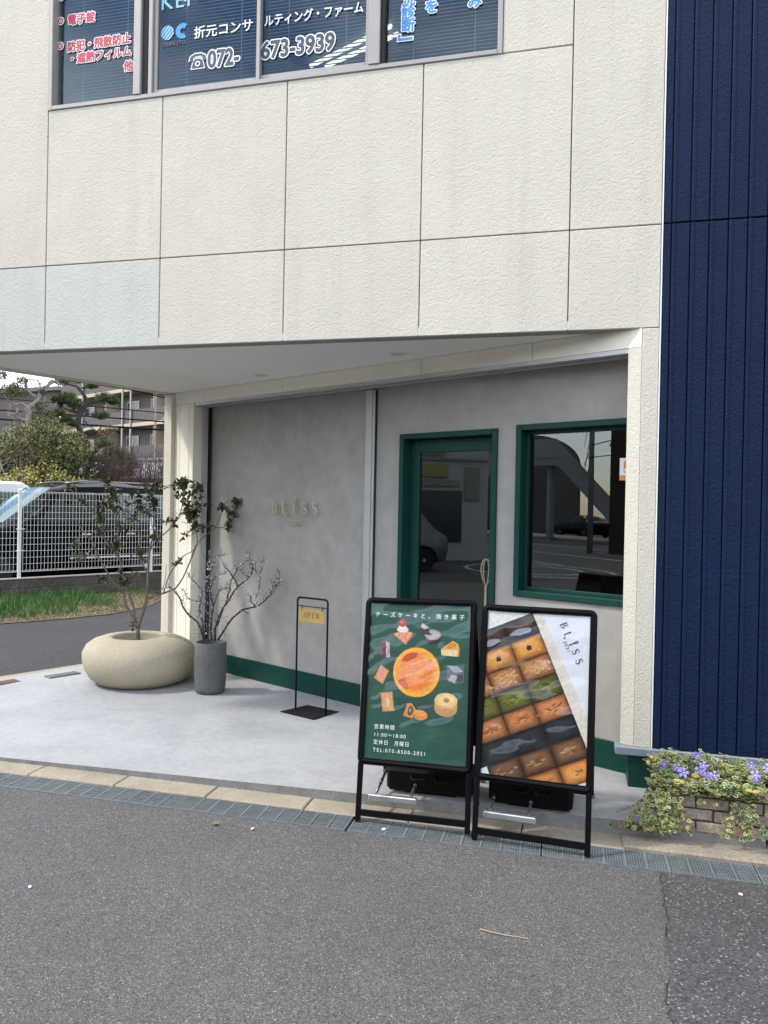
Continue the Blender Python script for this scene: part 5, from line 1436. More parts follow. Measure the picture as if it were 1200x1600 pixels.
def vleaf(mi_, mo_, p, d, nrm, l, col_in, col_rim):
    """variegated leaf: green heart inside a cream rim"""
    leaf(mo_, p, d, nrm, l, l * 0.62, col_rim, 0.10)
    dn = d.normalized(); s_ = dn.cross(nrm)
    if s_.length < 1e-5: return
    nn = s_.normalized().cross(dn)
    leaf(mo_, p + dn * l * 0.06 + nn * 0.0016, d, nrm, l * 0.84, l * 0.40, col_in, 0.10)
VG = [(0.055, 0.105, 0.028), (0.075, 0.13, 0.036), (0.04, 0.08, 0.02), (0.13, 0.165, 0.045)]
VR = [(0.44, 0.47, 0.25), (0.52, 0.54, 0.34), (0.36, 0.40, 0.17), (0.48, 0.46, 0.18)]
def flower(parent, p, nrm, r, rng):
    m = MB(); nrm = nrm.normalized(); a = nrm.orthogonal().normalized(); b = nrm.cross(a); t0 = rng.uniform(0, 6)
    col = rng.choice(((0.22, 0.17, 0.56), (0.28, 0.22, 0.62), (0.19, 0.135, 0.50), (0.32, 0.27, 0.66)))
    for k in range(5):
        t = t0 + k * 2 * math.pi / 5; d = a * math.cos(t) + b * math.sin(t); s_ = nrm.cross(d)
        c0 = p + nrm * r * .10
        m.add([p + d * r * .12, p + d * r * .55 + s_ * r * .34 + nrm * r * .14, p + d * r * .98 + s_ * r * .34 + nrm * r * .04, p + d * r * .92 - s_ * r * .22 + nrm * r * .04, p + d * r * .50 - s_ * r * .20 + nrm * r * .14], [(0, 1, 2, 3, 4)], 0, col)
    m.lathe([(r * .13, r * .10), (r * .08, r * .13)], p, 8, 0, ax=a, ay=b, az=nrm)
    m.c = [c if c else (0.75, 0.72, 0.80) for c in m.c]
    m.build('flower', M_leafv, parent)
def vinca(label, x0, x1, nleaf, trails, flowers, seed, hmax=0.145):
    rng = random.Random(seed)
    t = empty('periwinkle_plant', ((x0 + x1) / 2, 4.27, 0.27), label, 'plant', 'periwinkle plants in the brick planter')
    lv = MB(); stm = MB()
    for _ in range(int(nleaf // 5.2)):
        p = Vector((rng.uniform(x0, x1), 4.06 + 0.42 * rng.random() ** 1.4, 0.255))
        lean = Vector((rng.gauss(0, .35), rng.gauss(-.25, .4), 1)).normalized()
        hgt = rng.uniform(0.05, hmax) * (0.9 if p.y > 4.2 else 0.62)
        q = p + lean * hgt
        stm.tube([p, p.lerp(q, .5) + Vector((0, 0, .008)), q], 0.0022, 0.0014, 4)
        dry = rng.random() < 0.07
        for k in range(9):
            f = p.lerp(q, 0.25 + 0.75 * k / 8.0)
            a = k * 1.9 + rng.uniform(-.4, .4)
            d = Vector((math.cos(a), math.sin(a), rng.uniform(-.15, .5)))
            ci, co = rng.choice(VG), rng.choice(VR)
            if dry: ci, co = (0.34, 0.27, 0.07), (0.50, 0.42, 0.16)
            vleaf(lv, lv, f, d, Vector((rng.gauss(0, .3), rng.gauss(-.3, .3), 1)).normalized(), rng.uniform(0.026, 0.044), ci, co)
    for (tx, ty, tz, n, ln) in trails:
        for _ in range(n):
            p = Vector((tx + rng.gauss(0, .03), ty, tz)); pts = [p]
            k_ = int(ln / 0.03)
            dx = rng.gauss(0, .010)
            for k in range(k_):
                p = p + Vector((dx + rng.gauss(0, .007), (-.014 if k < 2 else rng.gauss(0, .004)), -0.030 if k > 0 else -0.004)); 
                if p.z < 0.075: break
                pts.append(p)
            if len(pts) < 2: continue
            stm.tube(pts, 0.0018, 0.0012, 4)
            for q in pts[1:]:
                for _2 in range(3):
                    d = Vector((rng.uniform(-1, 1), rng.uniform(-1, .2), rng.uniform(-.6, .5)))
                    ci, co = rng.choice(VG), rng.choice(VR)
                    if rng.random() < .16: ci, co = (0.36, 0.32, 0.09), (0.52, 0.47, 0.20)
                    vleaf(lv, lv, q, d, Vector((rng.gauss(0, .4), -1, .4)).normalized(), rng.uniform(0.018, 0.032), ci, co)
    stm.build('stems', mat('vine_stem', (0.16, 0.13, 0.055), 0.8, 0.2, 20), t)
    lv.build('leaves', M_leafv, t)
    for (fx, fy, fz) in flowers: flower(t, Vector((fx, fy, fz)), Vector((rng.gauss(0, .35), -1, .35 + rng.gauss(0, .25))), rng.uniform(0.021, 0.028), rng)
vinca('periwinkle spilling over the left end of the brick planter, with violet flowers', 0.47, 0.66, 340, [(0.47, 4.05, 0.27, 9, 0.24), (0.53, 4.045, 0.25, 5, 0.22), (0.44, 4.12, 0.26, 7, 0.22)], [(0.52, 4.17, 0.374), (0.585, 4.15, 0.368), (0.61, 4.12, 0.355)], 31)
vinca('periwinkle beneath the tallest violet flowers in the brick planter', 0.64, 0.80, 330, [(0.70, 4.05, 0.25, 2, 0.05)], [(0.69, 4.2, 0.425), (0.715, 4.17, 0.385), (0.695, 4.15, 0.365), (0.765, 4.15, 0.345), (0.760, 4.12, 0.305), (0.725, 4.12, 0.35)], 32)
vinca('periwinkle with a yellowing trail hanging down the brick front', 0.78, 0.93, 320, [(0.87, 4.05, 0.25, 6, 0.25), (0.92, 4.05, 0.24, 2, 0.08)], [(0.862, 4.12, 0.285), (0.908, 4.10, 0.285)], 33)
vinca("periwinkle at the photo's right edge, above the last bricks", 0.92, 1.20, 420, [(1.02, 4.05, 0.25, 2, 0.06)], [(0.945, 4.18, 0.405), (0.962, 4.15, 0.35), (0.955, 4.13, 0.375), (1.02, 4.16, 0.405)], 34)
vinca('periwinkle growing in the hidden right half of the brick planter', 1.20, 1.65, 400, [], [(1.3, 4.15, 0.36)], 35)
# dry roots and weeds at the foot of the bricks
rng = random.Random(2)
m = MB()
for k in range(22):
    p = Vector((0.885 + rng.gauss(0, .02), 4.06, 0.15)); pts = [p]
    for _ in range(5):
        p = p + Vector((rng.gauss(-.006, .012), rng.gauss(-.006, .006), rng.uniform(-.028, -.004))); p.z = max(p.z, .07); pts.append(p)
    m.tube(pts, 0.0011, 0.0007, 3)
m.build('dry_roots', mat('straw', (0.46, 0.33, 0.16), 0.9, 0.25, 30), label='tangle of dry straw coloured roots at the foot of the brick planter', cat='dry weed')
m = MB()
for k in range(60):
    p = Vector((0.40 + rng.gauss(0, .06), 4.06 + rng.gauss(0, .03), 0.062))
    d = Vector((rng.gauss(0, 1), rng.gauss(-.4, 1), rng.uniform(.1, 1)))
    leaf(m, p, d, Vector((0, -.5, 1)), rng.uniform(.02, .05), rng.uniform(.008, .02), rng.choice(((0.03, 0.13, 0.03), (0.05, 0.16, 0.04), (0.30, 0.24, 0.08), (0.25, 0.13, 0.07))))
m.build('weed', M_leafv, label='small green weed between the slab step and the brick planter', cat='weed')
m = MB()
for k in range(5):
    p = Vector((0.44, 4.14, 0.20 - k * .01)); pts = [p]
    for _ in range(7):
        p = p + Vector((-0.022, rng.gauss(0, .006), rng.gauss(-.009, .006))); pts.append(Vector((p.x, p.y, max(p.z, .094))))
    m.tube(pts, 0.0012, 0.0008, 3)
m.build('dry_runner', M_bark, label='thin dry runner reaching over the slab from the planter', cat='dry weed')

# litter on the asphalt
m = MB(); m.tube([(-0.31, 3.013, .004), (-0.27, 3.000, .007), (-0.206, 2.995, .005), (-0.16, 2.992, .008), (-0.118, 2.997, .004)], 0.0022, 0.0014, 5)
m.tube([(-0.206, 2.995, .006), (-0.19, 3.006, .012)], 0.0014, 0.0008, 4)
m.build('fallen_twig', mat('dry_twig', (0.42, 0.33, 0.22), 0.9), label='thin pale twig lying on the foreground asphalt', cat='twig')
m = MB()
for k in range(5): leaf(m, Vector((-1.779, 3.612, .004)), Vector((math.cos(k * 1.2), math.sin(k * 1.2), .3)), Vector((0, 0, 1)), .026, .016, (0.28, 0.17, 0.07), .3)
m.build('dry_leaf', M_leafv, label='curled brown dry leaf on the asphalt by the drain', cat='leaf')
for (x, y, s_, lb) in ((-2.256, 2.794, .008, 'small white chip on the asphalt near the left edge of the photo'), (-1.569, 3.611, .009, 'white paper scrap on the asphalt right of the dry leaf'), (-0.906, 3.80, .010, 'white scrap on the drain grate below the green poster board'), (0.784, 3.60, .008, 'pale pebble on the dark asphalt patch')):
    m = MB(); r2 = random.Random(int(x * 100)); m.prism([(x + q[0], y + q[1], .006) for q in blob(0, 0, s_ * 1.3, s_ * .8, r2, .25, 9, r2.uniform(0, 3))], (0, 0, s_ * .5)); m.build('litter', M_whitev, label=lb, cat='litter')

# ------------------------------------------------------------------ lane edge: wall, fence, grass
WP = Vector((-8.92, 10.24, 0)); WD = Vector((0.495, 0.869, 0)); WN = Vector((-0.869, 0.495, 0))
def Wp(t, o, z): return WP + WD * t + WN * o + Vector((0, 0, z))
lw = empty('low_wall', Wp(1, 0, 0), 'dark weathered low concrete wall under the white mesh fence', 'wall')
m = MB()
for k in range(-3, 6):
    m.obox(Wp(k * 1.2, 0, -0.02), WD * 1.194, WN * 0.18, (0, 0, 0.255), 0, 0.005)
m.build('block_course', M_wallconc, lw)
m = MB(); m.obox(Wp(-3.6, 0.022, 0.236), WD * 10.8, WN * 0.15, (0, 0, 0.154), 0, 0.01); m.build('upper_course', M_wallconc, lw)
m = MB(); m.obox(Wp(-3.6, 0.012, 0.391), WD * 10.8, WN * 0.17, (0, 0, 0.02), 0, 0.006); m.build('coping', mat('coping_concrete', (0.26, 0.255, 0.235), 0.9, 0.2, 4, fine=0.12), lw)
fe = empty('mesh_fence', Wp(1, 0.09, 0.41), 'white welded wire mesh fence on the low concrete wall', 'fence')
ZF0, ZF1 = 0.505, 1.865
pt = [-2.06, 0.315, 2.71, 5.10]
for t in pt:
    m = MB(); c = Wp(t, 0.09, 0.40)
    m.lathe([(0.028, 0), (0.028, 1.46), (0.032, 1.462), (0.032, 1.478), (0.024, 1.494), (0.008, 1.50)], c, 18)
    p_ = m.build('post', M_whitepaint, fe, smooth=True); smooth_by_angle(p_, 40)
    for zz in (0.86, 1.22):
        m = MB(); m.obox(c + WD * -0.07 + WN * -0.045 + Vector((0, 0, zz - 0.40)), WD * 0.14, WN * 0.012, (0, 0, 0.014), 0, .003); m.build('clamp', M_whitepaint, fe)
for a, b in zip(pt[:-1], pt[1:]):
    m = MB(); t0, t1 = a + 0.045, b - 0.045; o = 0.055
    n = int((t1 - t0) / 0.058)
    for i in range(n + 1):
        t = t0 + (t1 - t0) * i / n
        m.tube([Wp(t, o, ZF0 + 0.03), Wp(t, o, ZF1 - 0.03)], 0.0024, 0.0024, 4, caps=False)
        for z0, sg in ((ZF0 + 0.03, -1), (ZF1 - 0.03, 1)):   # the rolled edges
            m.tube([Wp(t, o + 0.022 - 0.022 * math.cos(R(q)), z0 + sg * 0.022 * math.sin(R(q))) for q in (0, 60, 120, 180)], 0.0026, 0.0026, 4, caps=False)
    for z in [ZF0 + 0.012, ZF0 + 0.034] + [ZF0 + 0.034 + (ZF1 - ZF0 - 0.068) * k / 12 for k in range(1, 12)] + [ZF1 - 0.034, ZF1 - 0.012]:
        r_ = 0.0028
        m.tube([Wp(t0, o - 0.004, z), Wp(t1, o - 0.004, z)], r_, r_, 4)
    for z in (ZF0 + 0.012, ZF1 - 0.012):
        m.tube([Wp(t0, o + 0.022, z), Wp(t1, o + 0.022, z)], 0.004, 0.004, 4)
    m.build('mesh_panel', M_whitepaint, fe)
# soil and grass strip
GF = [(-8.4, 7.0), (-7.9, 8.0), (-7.53, 8.65), (-7.25, 9.0), (-7.0, 9.4), (-6.72, 9.95), (-6.66, 10.5), (-6.72, 11.2), (-6.95, 12.0)]
rng = random.Random(9)
m = MB()
edge = []
for i in range(len(GF) - 1):
    for k in range(6):
        t = k / 6; edge.append((GF[i][0] * (1 - t) + GF[i + 1][0] * t + rng.gauss(0, .018), GF[i][1] * (1 - t) + GF[i + 1][1] * t, 0.004))
far = [tuple(Wp(2.3, 0.0, 0.05)), tuple(Wp(-3.6, 0.0, 0.06))]
def hit_wall(p):
    q = Vector(p); return q + WN * max(0, (WP - q).dot(WN))
prev = None
for p in edge:
    h = hit_wall(p); mid = Vector(p).lerp(h, .4) + Vector((0, 0, .05)); h = h + Vector((0, 0, .06))
    row = [Vector(p), mid, h]
    if prev: m.add(prev + row, [(0, 3, 4, 1), (1, 4, 5, 2)])
    prev = row
m.build('soil_verge', mat('dry_verge', (0.115, 0.09, 0.055), 0.95, 0.35, 12, fine=0.3, fscale=90, bump=0.8, bscale=60, bdist=0.02), kind='structure')
m = MB()
for k in range(7500):
    i = rng.randrange(len(edge)); p = Vector(edge[i]); h = hit_wall(p)
    f = rng.random() ** 0.8
    q = p.lerp(h, f); q.z = 0.01 + 0.05 * min(1, f * 2)
    t_ = (q - WP).dot(WD)
    dry = rng.random() < (0.75 if f < 0.10 or t_ > 1.35 else 0.08) or (t_ > 0.55 and f < .30 and rng.random() < .6)
    hgt = rng.uniform(.05, .12) if dry else rng.uniform(.10, .24)
    if t_ > 1.2: hgt *= 0.55
    d = Vector((rng.gauss(0, .5), rng.gauss(0, .5), 1)).normalized() if not dry else Vector((rng.gauss(0, 1), rng.gauss(0, 1), .45)).normalized()
    s_ = d.cross(rvec(rng)).normalized() * rng.uniform(.0025, .005)
    col = rng.choice(((0.33, 0.245, 0.12), (0.26, 0.18, 0.09), (0.40, 0.30, 0.16))) if dry else rng.choice(((0.035, 0.13, 0.018), (0.05, 0.17, 0.022), (0.028, 0.095, 0.016), (0.085, 0.19, 0.03)))
    mid = q + d * hgt * .6; tip = q + d * hgt + Vector((rng.gauss(0, .03), rng.gauss(0, .03), -.02 if dry else 0))
    m.add([q - s_, q + s_, mid + s_ * .7, tip, mid - s_ * .7], [(0, 1, 2, 4), (4, 2, 3)], 0, col)
for k in range(26):
    i = rng.randrange(10, 34); p = Vector(edge[i]); h = hit_wall(p); q = p.lerp(h, rng.uniform(.5, .95))
    m.tube([q, q + Vector((rng.gauss(0, .03), rng.gauss(0, .03), .2)), q + Vector((rng.gauss(0, .09), rng.gauss(0, .09), rng.uniform(.3, .42)))], .002, .001, 3, col=(0.42, 0.34, 0.20))
m.build('verge_grass', M_leafv, kind='stuff')

# ------------------------------------------------------------------ vehicles
M_tyre = mat('tyre_rubber', (0.018, 0.018, 0.018), 0.85)
M_rim = mat('alloy_rim', (0.50, 0.50, 0.51), 0.35, metal=0.7)
M_lampglass = mat('lamp_glass', (0.55, 0.57, 0.60), 0.15, metal=0.3)
M_tail = mat('tail_lamp', (0.30, 0.015, 0.015), 0.25)
def make_car(name, label, cat, O, X, Y, prof, width, paint, wheels, glass, roof_paint=None, ws=None, side=None, rear=None, group=None, z0=0.0, wr=0.32):
    """X points from nose to tail, Y from the near side across. prof: stations (x, z_bottom, z_belt, z_top, half width at sill, belt, top)"""
    O = Vector(O); X = Vector(X).normalized(); Y = Vector(Y).normalized(); Z = Vector((0, 0, 1))
    t = empty(name, O + X * (prof[-1][0] / 2) + Y * (width / 2), label, cat, group)
    def P(x, y, z): return O + X * x + Y * (width / 2 + y) + Z * (z + z0)
    def st(x):
        for a, b in zip(prof[:-1], prof[1:]):
            if a[0] <= x <= b[0]:
                q = (x - a[0]) / max(1e-6, b[0] - a[0]); return [u + (v - u) * q for u, v in zip(a, b)]
        return prof[-1] if x > prof[-1][0] else prof[0]
    def ring(s):
        x, zb_, zl, ztp, h0, h1, h2 = s
        zm = zb_ + (zl - zb_) * 0.55
        half = [(h0 * .93, zb_), (h0, zb_ + .10), (h1 * 1.0, zm), (h1 * .985, zl), (h1 + (h2 - h1) * .55, zl + (ztp - zl) * .55), (h2, ztp - min(.05, (ztp - zl) * .2 + .005)), (h2 * .86, ztp), (h2 * .4, ztp + .012)]
        return [(x, -y, z) for y, z in half] + [(x, y, z) for y, z in reversed(half)]
    xs_ = []
    for a, b in zip(prof[:-1], prof[1:]):
        n = max(1, int((b[0] - a[0]) / .12))
        xs_ += [a[0] + (b[0] - a[0]) * i / n for i in range(n)]
    xs_.append(prof[-1][0])
    m = MB(); rings = [ring(st(x)) for x in xs_]; N = len(rings[0])
    vs = [P(*p) for r in rings for p in r]
    fs = []
    for i in range(len(rings) - 1):
        for k in range(N):
            k2 = (k + 1) % N; fs.append((i * N + k, i * N + k2, (i + 1) * N + k2, (i + 1) * N + k))
    fs.append(tuple(reversed(range(N)))); fs.append(tuple((len(rings) - 1) * N + k for k in range(N)))
    m.add(vs, fs)
    body = m.build('body', paint, t); smooth_by_angle(body, 32)
    def hw(x, z):
        r = ring(st(x))[:8]
        for a, b in zip(r[:-1], r[1:]):
            if a[2] <= z <= b[2]:
                q = (z - a[2]) / max(1e-6, b[2] - a[2]); return -(a[1] + (b[1] - a[1]) * q)
        return -r[-1][1]
    def fillet(pl, n=6):
        out = []
        for i in range(len(pl)):
            a, b = pl[i], pl[(i + 1) % len(pl)]
            for k in range(n): out.append((a[0] + (b[0] - a[0]) * k / n, a[1] + (b[1] - a[1]) * k / n))
        return out
    for pl in (side or []):
        for sg in (-1, 1):
            m = MB(); F_ = fillet(pl); cx = sum(p[0] for p in F_) / len(F_); cz = sum(p[1] for p in F_) / len(F_)
            vs = [P(x, sg * (hw(x, z) + .006), z) for x, z in F_] + [P(cx, sg * (hw(cx, cz) + .006), cz)]
            n = len(F_); m.add(vs, [(i, (i + 1) % n, n) for i in range(n)]); w = m.build('side_window', glass, t, smooth=True)
    for quad, nm in ((ws, 'windscreen'), (rear, 'rear_window')):
        if not quad: continue
        (xa, za, ya), (xb, zb2, yb), lift = quad
        m = MB(); vs = []; fs = []
        for j in range(7):
            q = j / 6; x, z, y = xa + (xb - xa) * q, za + (zb2 - za) * q, ya + (yb - ya) * q
            for i in range(9):
                u = -1 + i / 4; vs.append(P(x + (1 if lift[0] > 0 else -1) * .06 * u * u * (1 if lift[0] < 0 else -1) * -1 + lift[0], y * u, z + lift[1]))
        for j in range(6):
            for i in range(8): a = j * 9 + i; fs.append((a, a + 1, a + 10, a + 9))
        m.add(vs, fs); m.build(nm, glass, t, smooth=True)
    for x in wheels:
        for sg in (-1, 1):
            yy = sg * (width / 2 - .09); c = P(x, yy, wr); ay = Y * sg
            m = MB(); m.lathe([(wr * .66, -.10), (wr * .93, -.10), (wr, -.07), (wr, .06), (wr * .93, .095), (wr * .66, .095)], c, 28, 0, ax=X, ay=Z, az=ay)
            w = m.build('wheel', M_tyre, t, smooth=True); smooth_by_angle(w, 40)
            m = MB(); m.lathe([(wr * .66, .092), (wr * .60, .075), (wr * .58, .06)], c, 28, 0, ax=X, ay=Z, az=ay, cap=False)
            for k in range(8):
                a = 2 * math.pi * k / 8; d = X * math.cos(a) + Z * math.sin(a); s2 = X * -math.sin(a) + Z * math.cos(a)
                m.obox(c + d * wr * .1 - s2 * wr * .055 + ay * .07, d * wr * .53, s2 * wr * .11, ay * .018, 0)
            m.lathe([(wr * .17, .07), (wr * .15, .10)], c, 14, 0, ax=X, ay=Z, az=ay)
            m.build('rim', M_rim, w)
            m = MB(); arc = [P(x + wr * 1.16 * math.cos(R(a)), sg * (hw(x, .5) + .002), wr + wr * 1.16 * math.sin(R(a))) for a in range(-8, 189, 14)]
            m.tube(arc, .02, .02, 6); m.poly([P(x + wr * 1.13 * math.cos(R(a)), sg * (hw(x, .5) + .0045), wr + wr * 1.13 * math.sin(R(a))) for a in range(-10, 191, 10)])
            m.build('wheel_arch', M_blackplastic, t)
    return t, P, st, hw
pnt_black = mat('dark_car_paint', (0.004, 0.004, 0.006), 0.22, spec=0.10)
pnt_white = mat('white_car_paint', (0.76, 0.77, 0.78), 0.25, coat=0.4)
pnt_grey = mat('grey_car_paint', (0.16, 0.165, 0.17), 0.25, metal=0.3, coat=0.4)
VAN = [(0.0, .42, .78, .80, .62, .66, .60), (0.12, .28, .86, .90, .80, .82, .74), (0.55, .22, .98, 1.03, .85, .86, .78), (1.05, .22, 1.08, 1.14, .86, .87, .78), (1.42, .22, 1.12, 1.30, .86, .87, .74), (1.95, .22, 1.14, 1.80, .86, .87, .66), (2.35, .22, 1.15, 1.90, .86, .87, .68), (3.2, .22, 1.16, 1.93, .86, .87, .69), (4.2, .22, 1.16, 1.90, .86, .87, .68), (4.62, .25, 1.14, 1.78, .85, .86, .64), (4.74, .35, 1.05, 1.20, .80, .82, .66)]
def lane_xy(t, o, z): return WP + WD * t + WN * o + Vector((0, 0, z))
vt, VP, vst, vhw = make_car('parked_minivan', 'dark minivan parked behind the white mesh fence, nose to the left', 'car', lane_xy(-0.72, 0.80, 0), WD, WN, VAN, 1.74, pnt_black, (0.88, 3.72), G_car, ws=((1.06, 1.16, .70), (1.93, 1.80, .58), (-.05, .035)), side=[[(1.62, 1.19), (2.72, 1.19), (2.72, 1.76), (2.12, 1.74)], [(2.84, 1.19), (3.85, 1.19), (3.82, 1.76), (2.84, 1.77)], [(3.95, 1.20), (4.45, 1.20), (4.36, 1.70), (3.95, 1.75)], [(1.32, 1.17), (1.55, 1.19), (1.90, 1.60)]], z0=0.12, wr=0.33)
for sg in (-1, 1):
    m = MB(); m.obox(VP(1.44, sg * .92 - .09, 1.18), WD * .11, WN * .18, (0, 0, .15), 0, .03); mi = m.build('wing_mirror', pnt_black, vt)
    m = MB(); m.obox(VP(2.42, sg * (vhw(2.42, .98) + .012) - .01, .96), WD * .17, WN * .02, (0, 0, .028), 0, .006); m.build('door_handle', M_lampglass, vt)
    m = MB(); m.obox(VP(3.30, sg * (vhw(3.3, .98) + .012) - .01, .96), WD * .17, WN * .02, (0, 0, .028), 0, .006); m.build('door_handle', M_lampglass, vt)
    m = MB(); m.obox(VP(0.10, sg * .62 - .14, .70), WD * .22, WN * .28, (0, 0, .15), 0, .04); m.build('headlight', M_lampglass, vt)
    m = MB(); m.obox(VP(4.68, sg * .72 - .06, .9), WD * .06, WN * .12, (0, 0, .5), 0, .02); m.build('tail_light', M_tail, vt)
    m = MB(); m.tube([VP(2.2, sg * .62, 1.92), VP(2.5, sg * .63, 1.965), VP(4.0, sg * .63, 1.965), VP(4.3, sg * .62, 1.91)], .018, .018, 6); m.build('roof_rail', pnt_grey, vt, smooth=True)
    m = MB(); m.obox(VP(2.2, sg * (vhw(2.2, .55) + .004) - .008, .52), WD * 1.9, WN * .016, (0, 0, .03), 0, .004); m.build('side_trim', M_silver, vt)
m = MB(); m.obox(VP(-.012, -.28, .46), WD * .012, WN * .56, (0, 0, .14), 0, .003); m.build('number_plate', M_whitepaint, vt)
WV = [(0.0, .40, .80, .82, .66, .70, .62), (0.10, .28, .92, .98, .80, .82, .76), (0.45, .24, 1.12, 1.20, .84, .84, .76), (1.05, .24, 1.15, 1.92, .84, .84, .72), (1.35, .24, 1.15, 1.99, .84, .84, .74), (4.2, .24, 1.15, 1.98, .84, .84, .74), (4.4, .28, 1.12, 1.88, .83, .83, .70)]
wt, WPf, _, whw = make_car('parked_van', 'white van parked behind the dark minivan, only its roof showing over the fence', 'van', lane_xy(-2.5, 3.6, 0), WD, WN, WV, 1.70, pnt_white, (0.75, 3.45), G_car, ws=((.50, 1.24, .70), (1.02, 1.84, .64), (-.02, .02)), side=[[(1.0, 1.2), (1.75, 1.2), (1.75, 1.78), (1.25, 1.78)], [(1.85, 1.2), (3.0, 1.2), (3.0, 1.78), (1.85, 1.78)], [(3.1, 1.2), (4.2, 1.2), (4.1, 1.76), (3.1, 1.78)]], z0=0.12)

# ------------------------------------------------------------------ planting behind the cars
def branch_mesh(mb_, paths, n=7, sub=3):
    for P, r0, r1 in paths: mb_.tube(smooth_path(P, sub), r0, r1, n)
def foliage(mb_, ctr, rx, ry, rz, n, rng, cols, l, w, up=0.3, shell=0.0):
    for _ in range(n):
        v = rvec(rng); rr = rng.random() ** (1 / 3.0)
        if shell: rr = 1 - shell * rng.random() ** 1.5
        rr *= 1 + 0.12 * math.sin(v.x * 9 + v.z * 7) 
        p = ctr + Vector((v.x * rx, v.y * ry, v.z * rz)) * rr
        d = (rvec(rng) + v * .6 + Vector((0, 0, up))).normalized()
        leaf(mb_, p, d, rvec(rng), rng.uniform(*l), rng.uniform(*w), rng.choice(cols))
def needles(mb_, ctr, r, flat, n, rng, cols, l=(.07, .13)):
    for _ in range(n):
        v = rvec(rng); p = ctr + Vector((v.x * r, v.y * r, v.z * r * flat)) * rng.random() ** .5
        c = rng.choice(cols)
        for k in range(5):
            d = (rvec(rng) * .8 + Vector((v.x * .3, v.y * .3, .7))).normalized(); s_ = d.cross(rvec(rng)).normalized() * .008
            q = p + d * rng.uniform(*l); mb_.add([p - s_, p + s_, q], [(0, 1, 2)], 0, c)
DKG = [(0.040, 0.066, 0.020), (0.058, 0.088, 0.027), (0.08, 0.105, 0.03), (0.028, 0.045, 0.016), (0.12, 0.13, 0.04)]
OLV = [(0.16, 0.155, 0.04), (0.21, 0.19, 0.05), (0.12, 0.13, 0.035)]
PNE = [(0.065, 0.10, 0.034), (0.10, 0.14, 0.045), (0.15, 0.175, 0.06), (0.05, 0.075, 0.03)]
BRN = [(0.13, 0.075, 0.045), (0.17, 0.10, 0.06), (0.09, 0.055, 0.035), (0.21, 0.13, 0.075)]
# clipped dome hedge with bare twigs in front
rng = random.Random(17)
hc = Vector((-12.55, 15.75, 1.75))
hg = empty('clipped_bush', (hc.x, hc.y, 0), 'dome clipped bush with olive top and bare grey twigs, left of the pine', 'bush')
m = MB()
foliage(m, hc, 1.30, 1.2, 1.80, 15000, rng, DKG, (.05, .09), (.03, .055), .2, .30)
foliage(m, hc, 1.1, 1.0, 1.55, 4000, rng, DKG, (.08, .14), (.05, .09), .2)
foliage(m, hc + Vector((.1, -.1, 1.25)), 1.10, 1.0, 0.66, 4200, rng, OLV, (.035, .065), (.022, .04), .5, .22)
foliage(m, hc + Vector((.25, -.78, .72)), 0.72, 0.5, 0.72, 2600, rng, BRN + OLV[:1], (.03, .055), (.014, .026), .3, .5)
m.build('crown', M_leafv, hg)
m = MB()
vv, ll = view_frame(hc)
for k in range(46):
    b = hc + ll * rng.uniform(-.95, .30) - vv * rng.uniform(1.22, 1.42) + Vector((0, 0, -.5 + rng.uniform(-.3, .2)))
    P = [b]
    for i in range(6):
        b = b + ll * rng.gauss(.02, .10) + Vector((0, 0, rng.uniform(.16, .30))) + vv * (.05 + .03 * i); P.append(b)
        if rng.random() < .85:
            e_ = b + ll * rng.gauss(0, .18) + Vector((0, 0, rng.uniform(.1, .3))) + vv * rng.gauss(0.02, .06); m.tube([b, b.lerp(e_, .5) + ll * .02, e_], .006, .0025, 4)
    m.tube(P, .014, .006, 5)
m.build('bare_twigs', M_barklight, hg)
m = MB(); m.tube([(hc.x, hc.y, 0), (hc.x, hc.y, .9)], .10, .08, 8); m.build('trunk', M_barkdark, hg)
# yellow variegated shrub at its foot
sc = Vector((-11.85, 14.75, 1.85)); rng = random.Random(18)
ys = empty('variegated_shrub', (sc.x, sc.y, 0), 'low yellow and green variegated shrub just above the white van roof', 'shrub')
m = MB()
YEL = [(0.42, 0.36, 0.10), (0.50, 0.45, 0.18), (0.33, 0.30, 0.07), (0.20, 0.22, 0.05)]
vv, ll = view_frame(sc)
for k, (a, zz, rr) in enumerate(((-.75, .15, .32), (-.3, .30, .36), (.1, .42, .42), (.45, .25, .36), (.8, .16, .30), (-.1, .05, .5), (-1.2, .1, .35))):
    foliage(m, sc + ll * a + Vector((0, 0, zz)), rr, rr, rr * .85, 420, rng, YEL if k < 6 else DKG, (.04, .07), (.025, .045), .4, .35)
m.build('crown', M_leafv, ys)
m = MB()
for k in range(6): m.tube([Vector((sc.x, sc.y, 0)), sc + ll * rng.uniform(-.8, .8) + Vector((0, 0, .2))], .03, .012, 5)
m.build('stems', M_barkdark, ys)
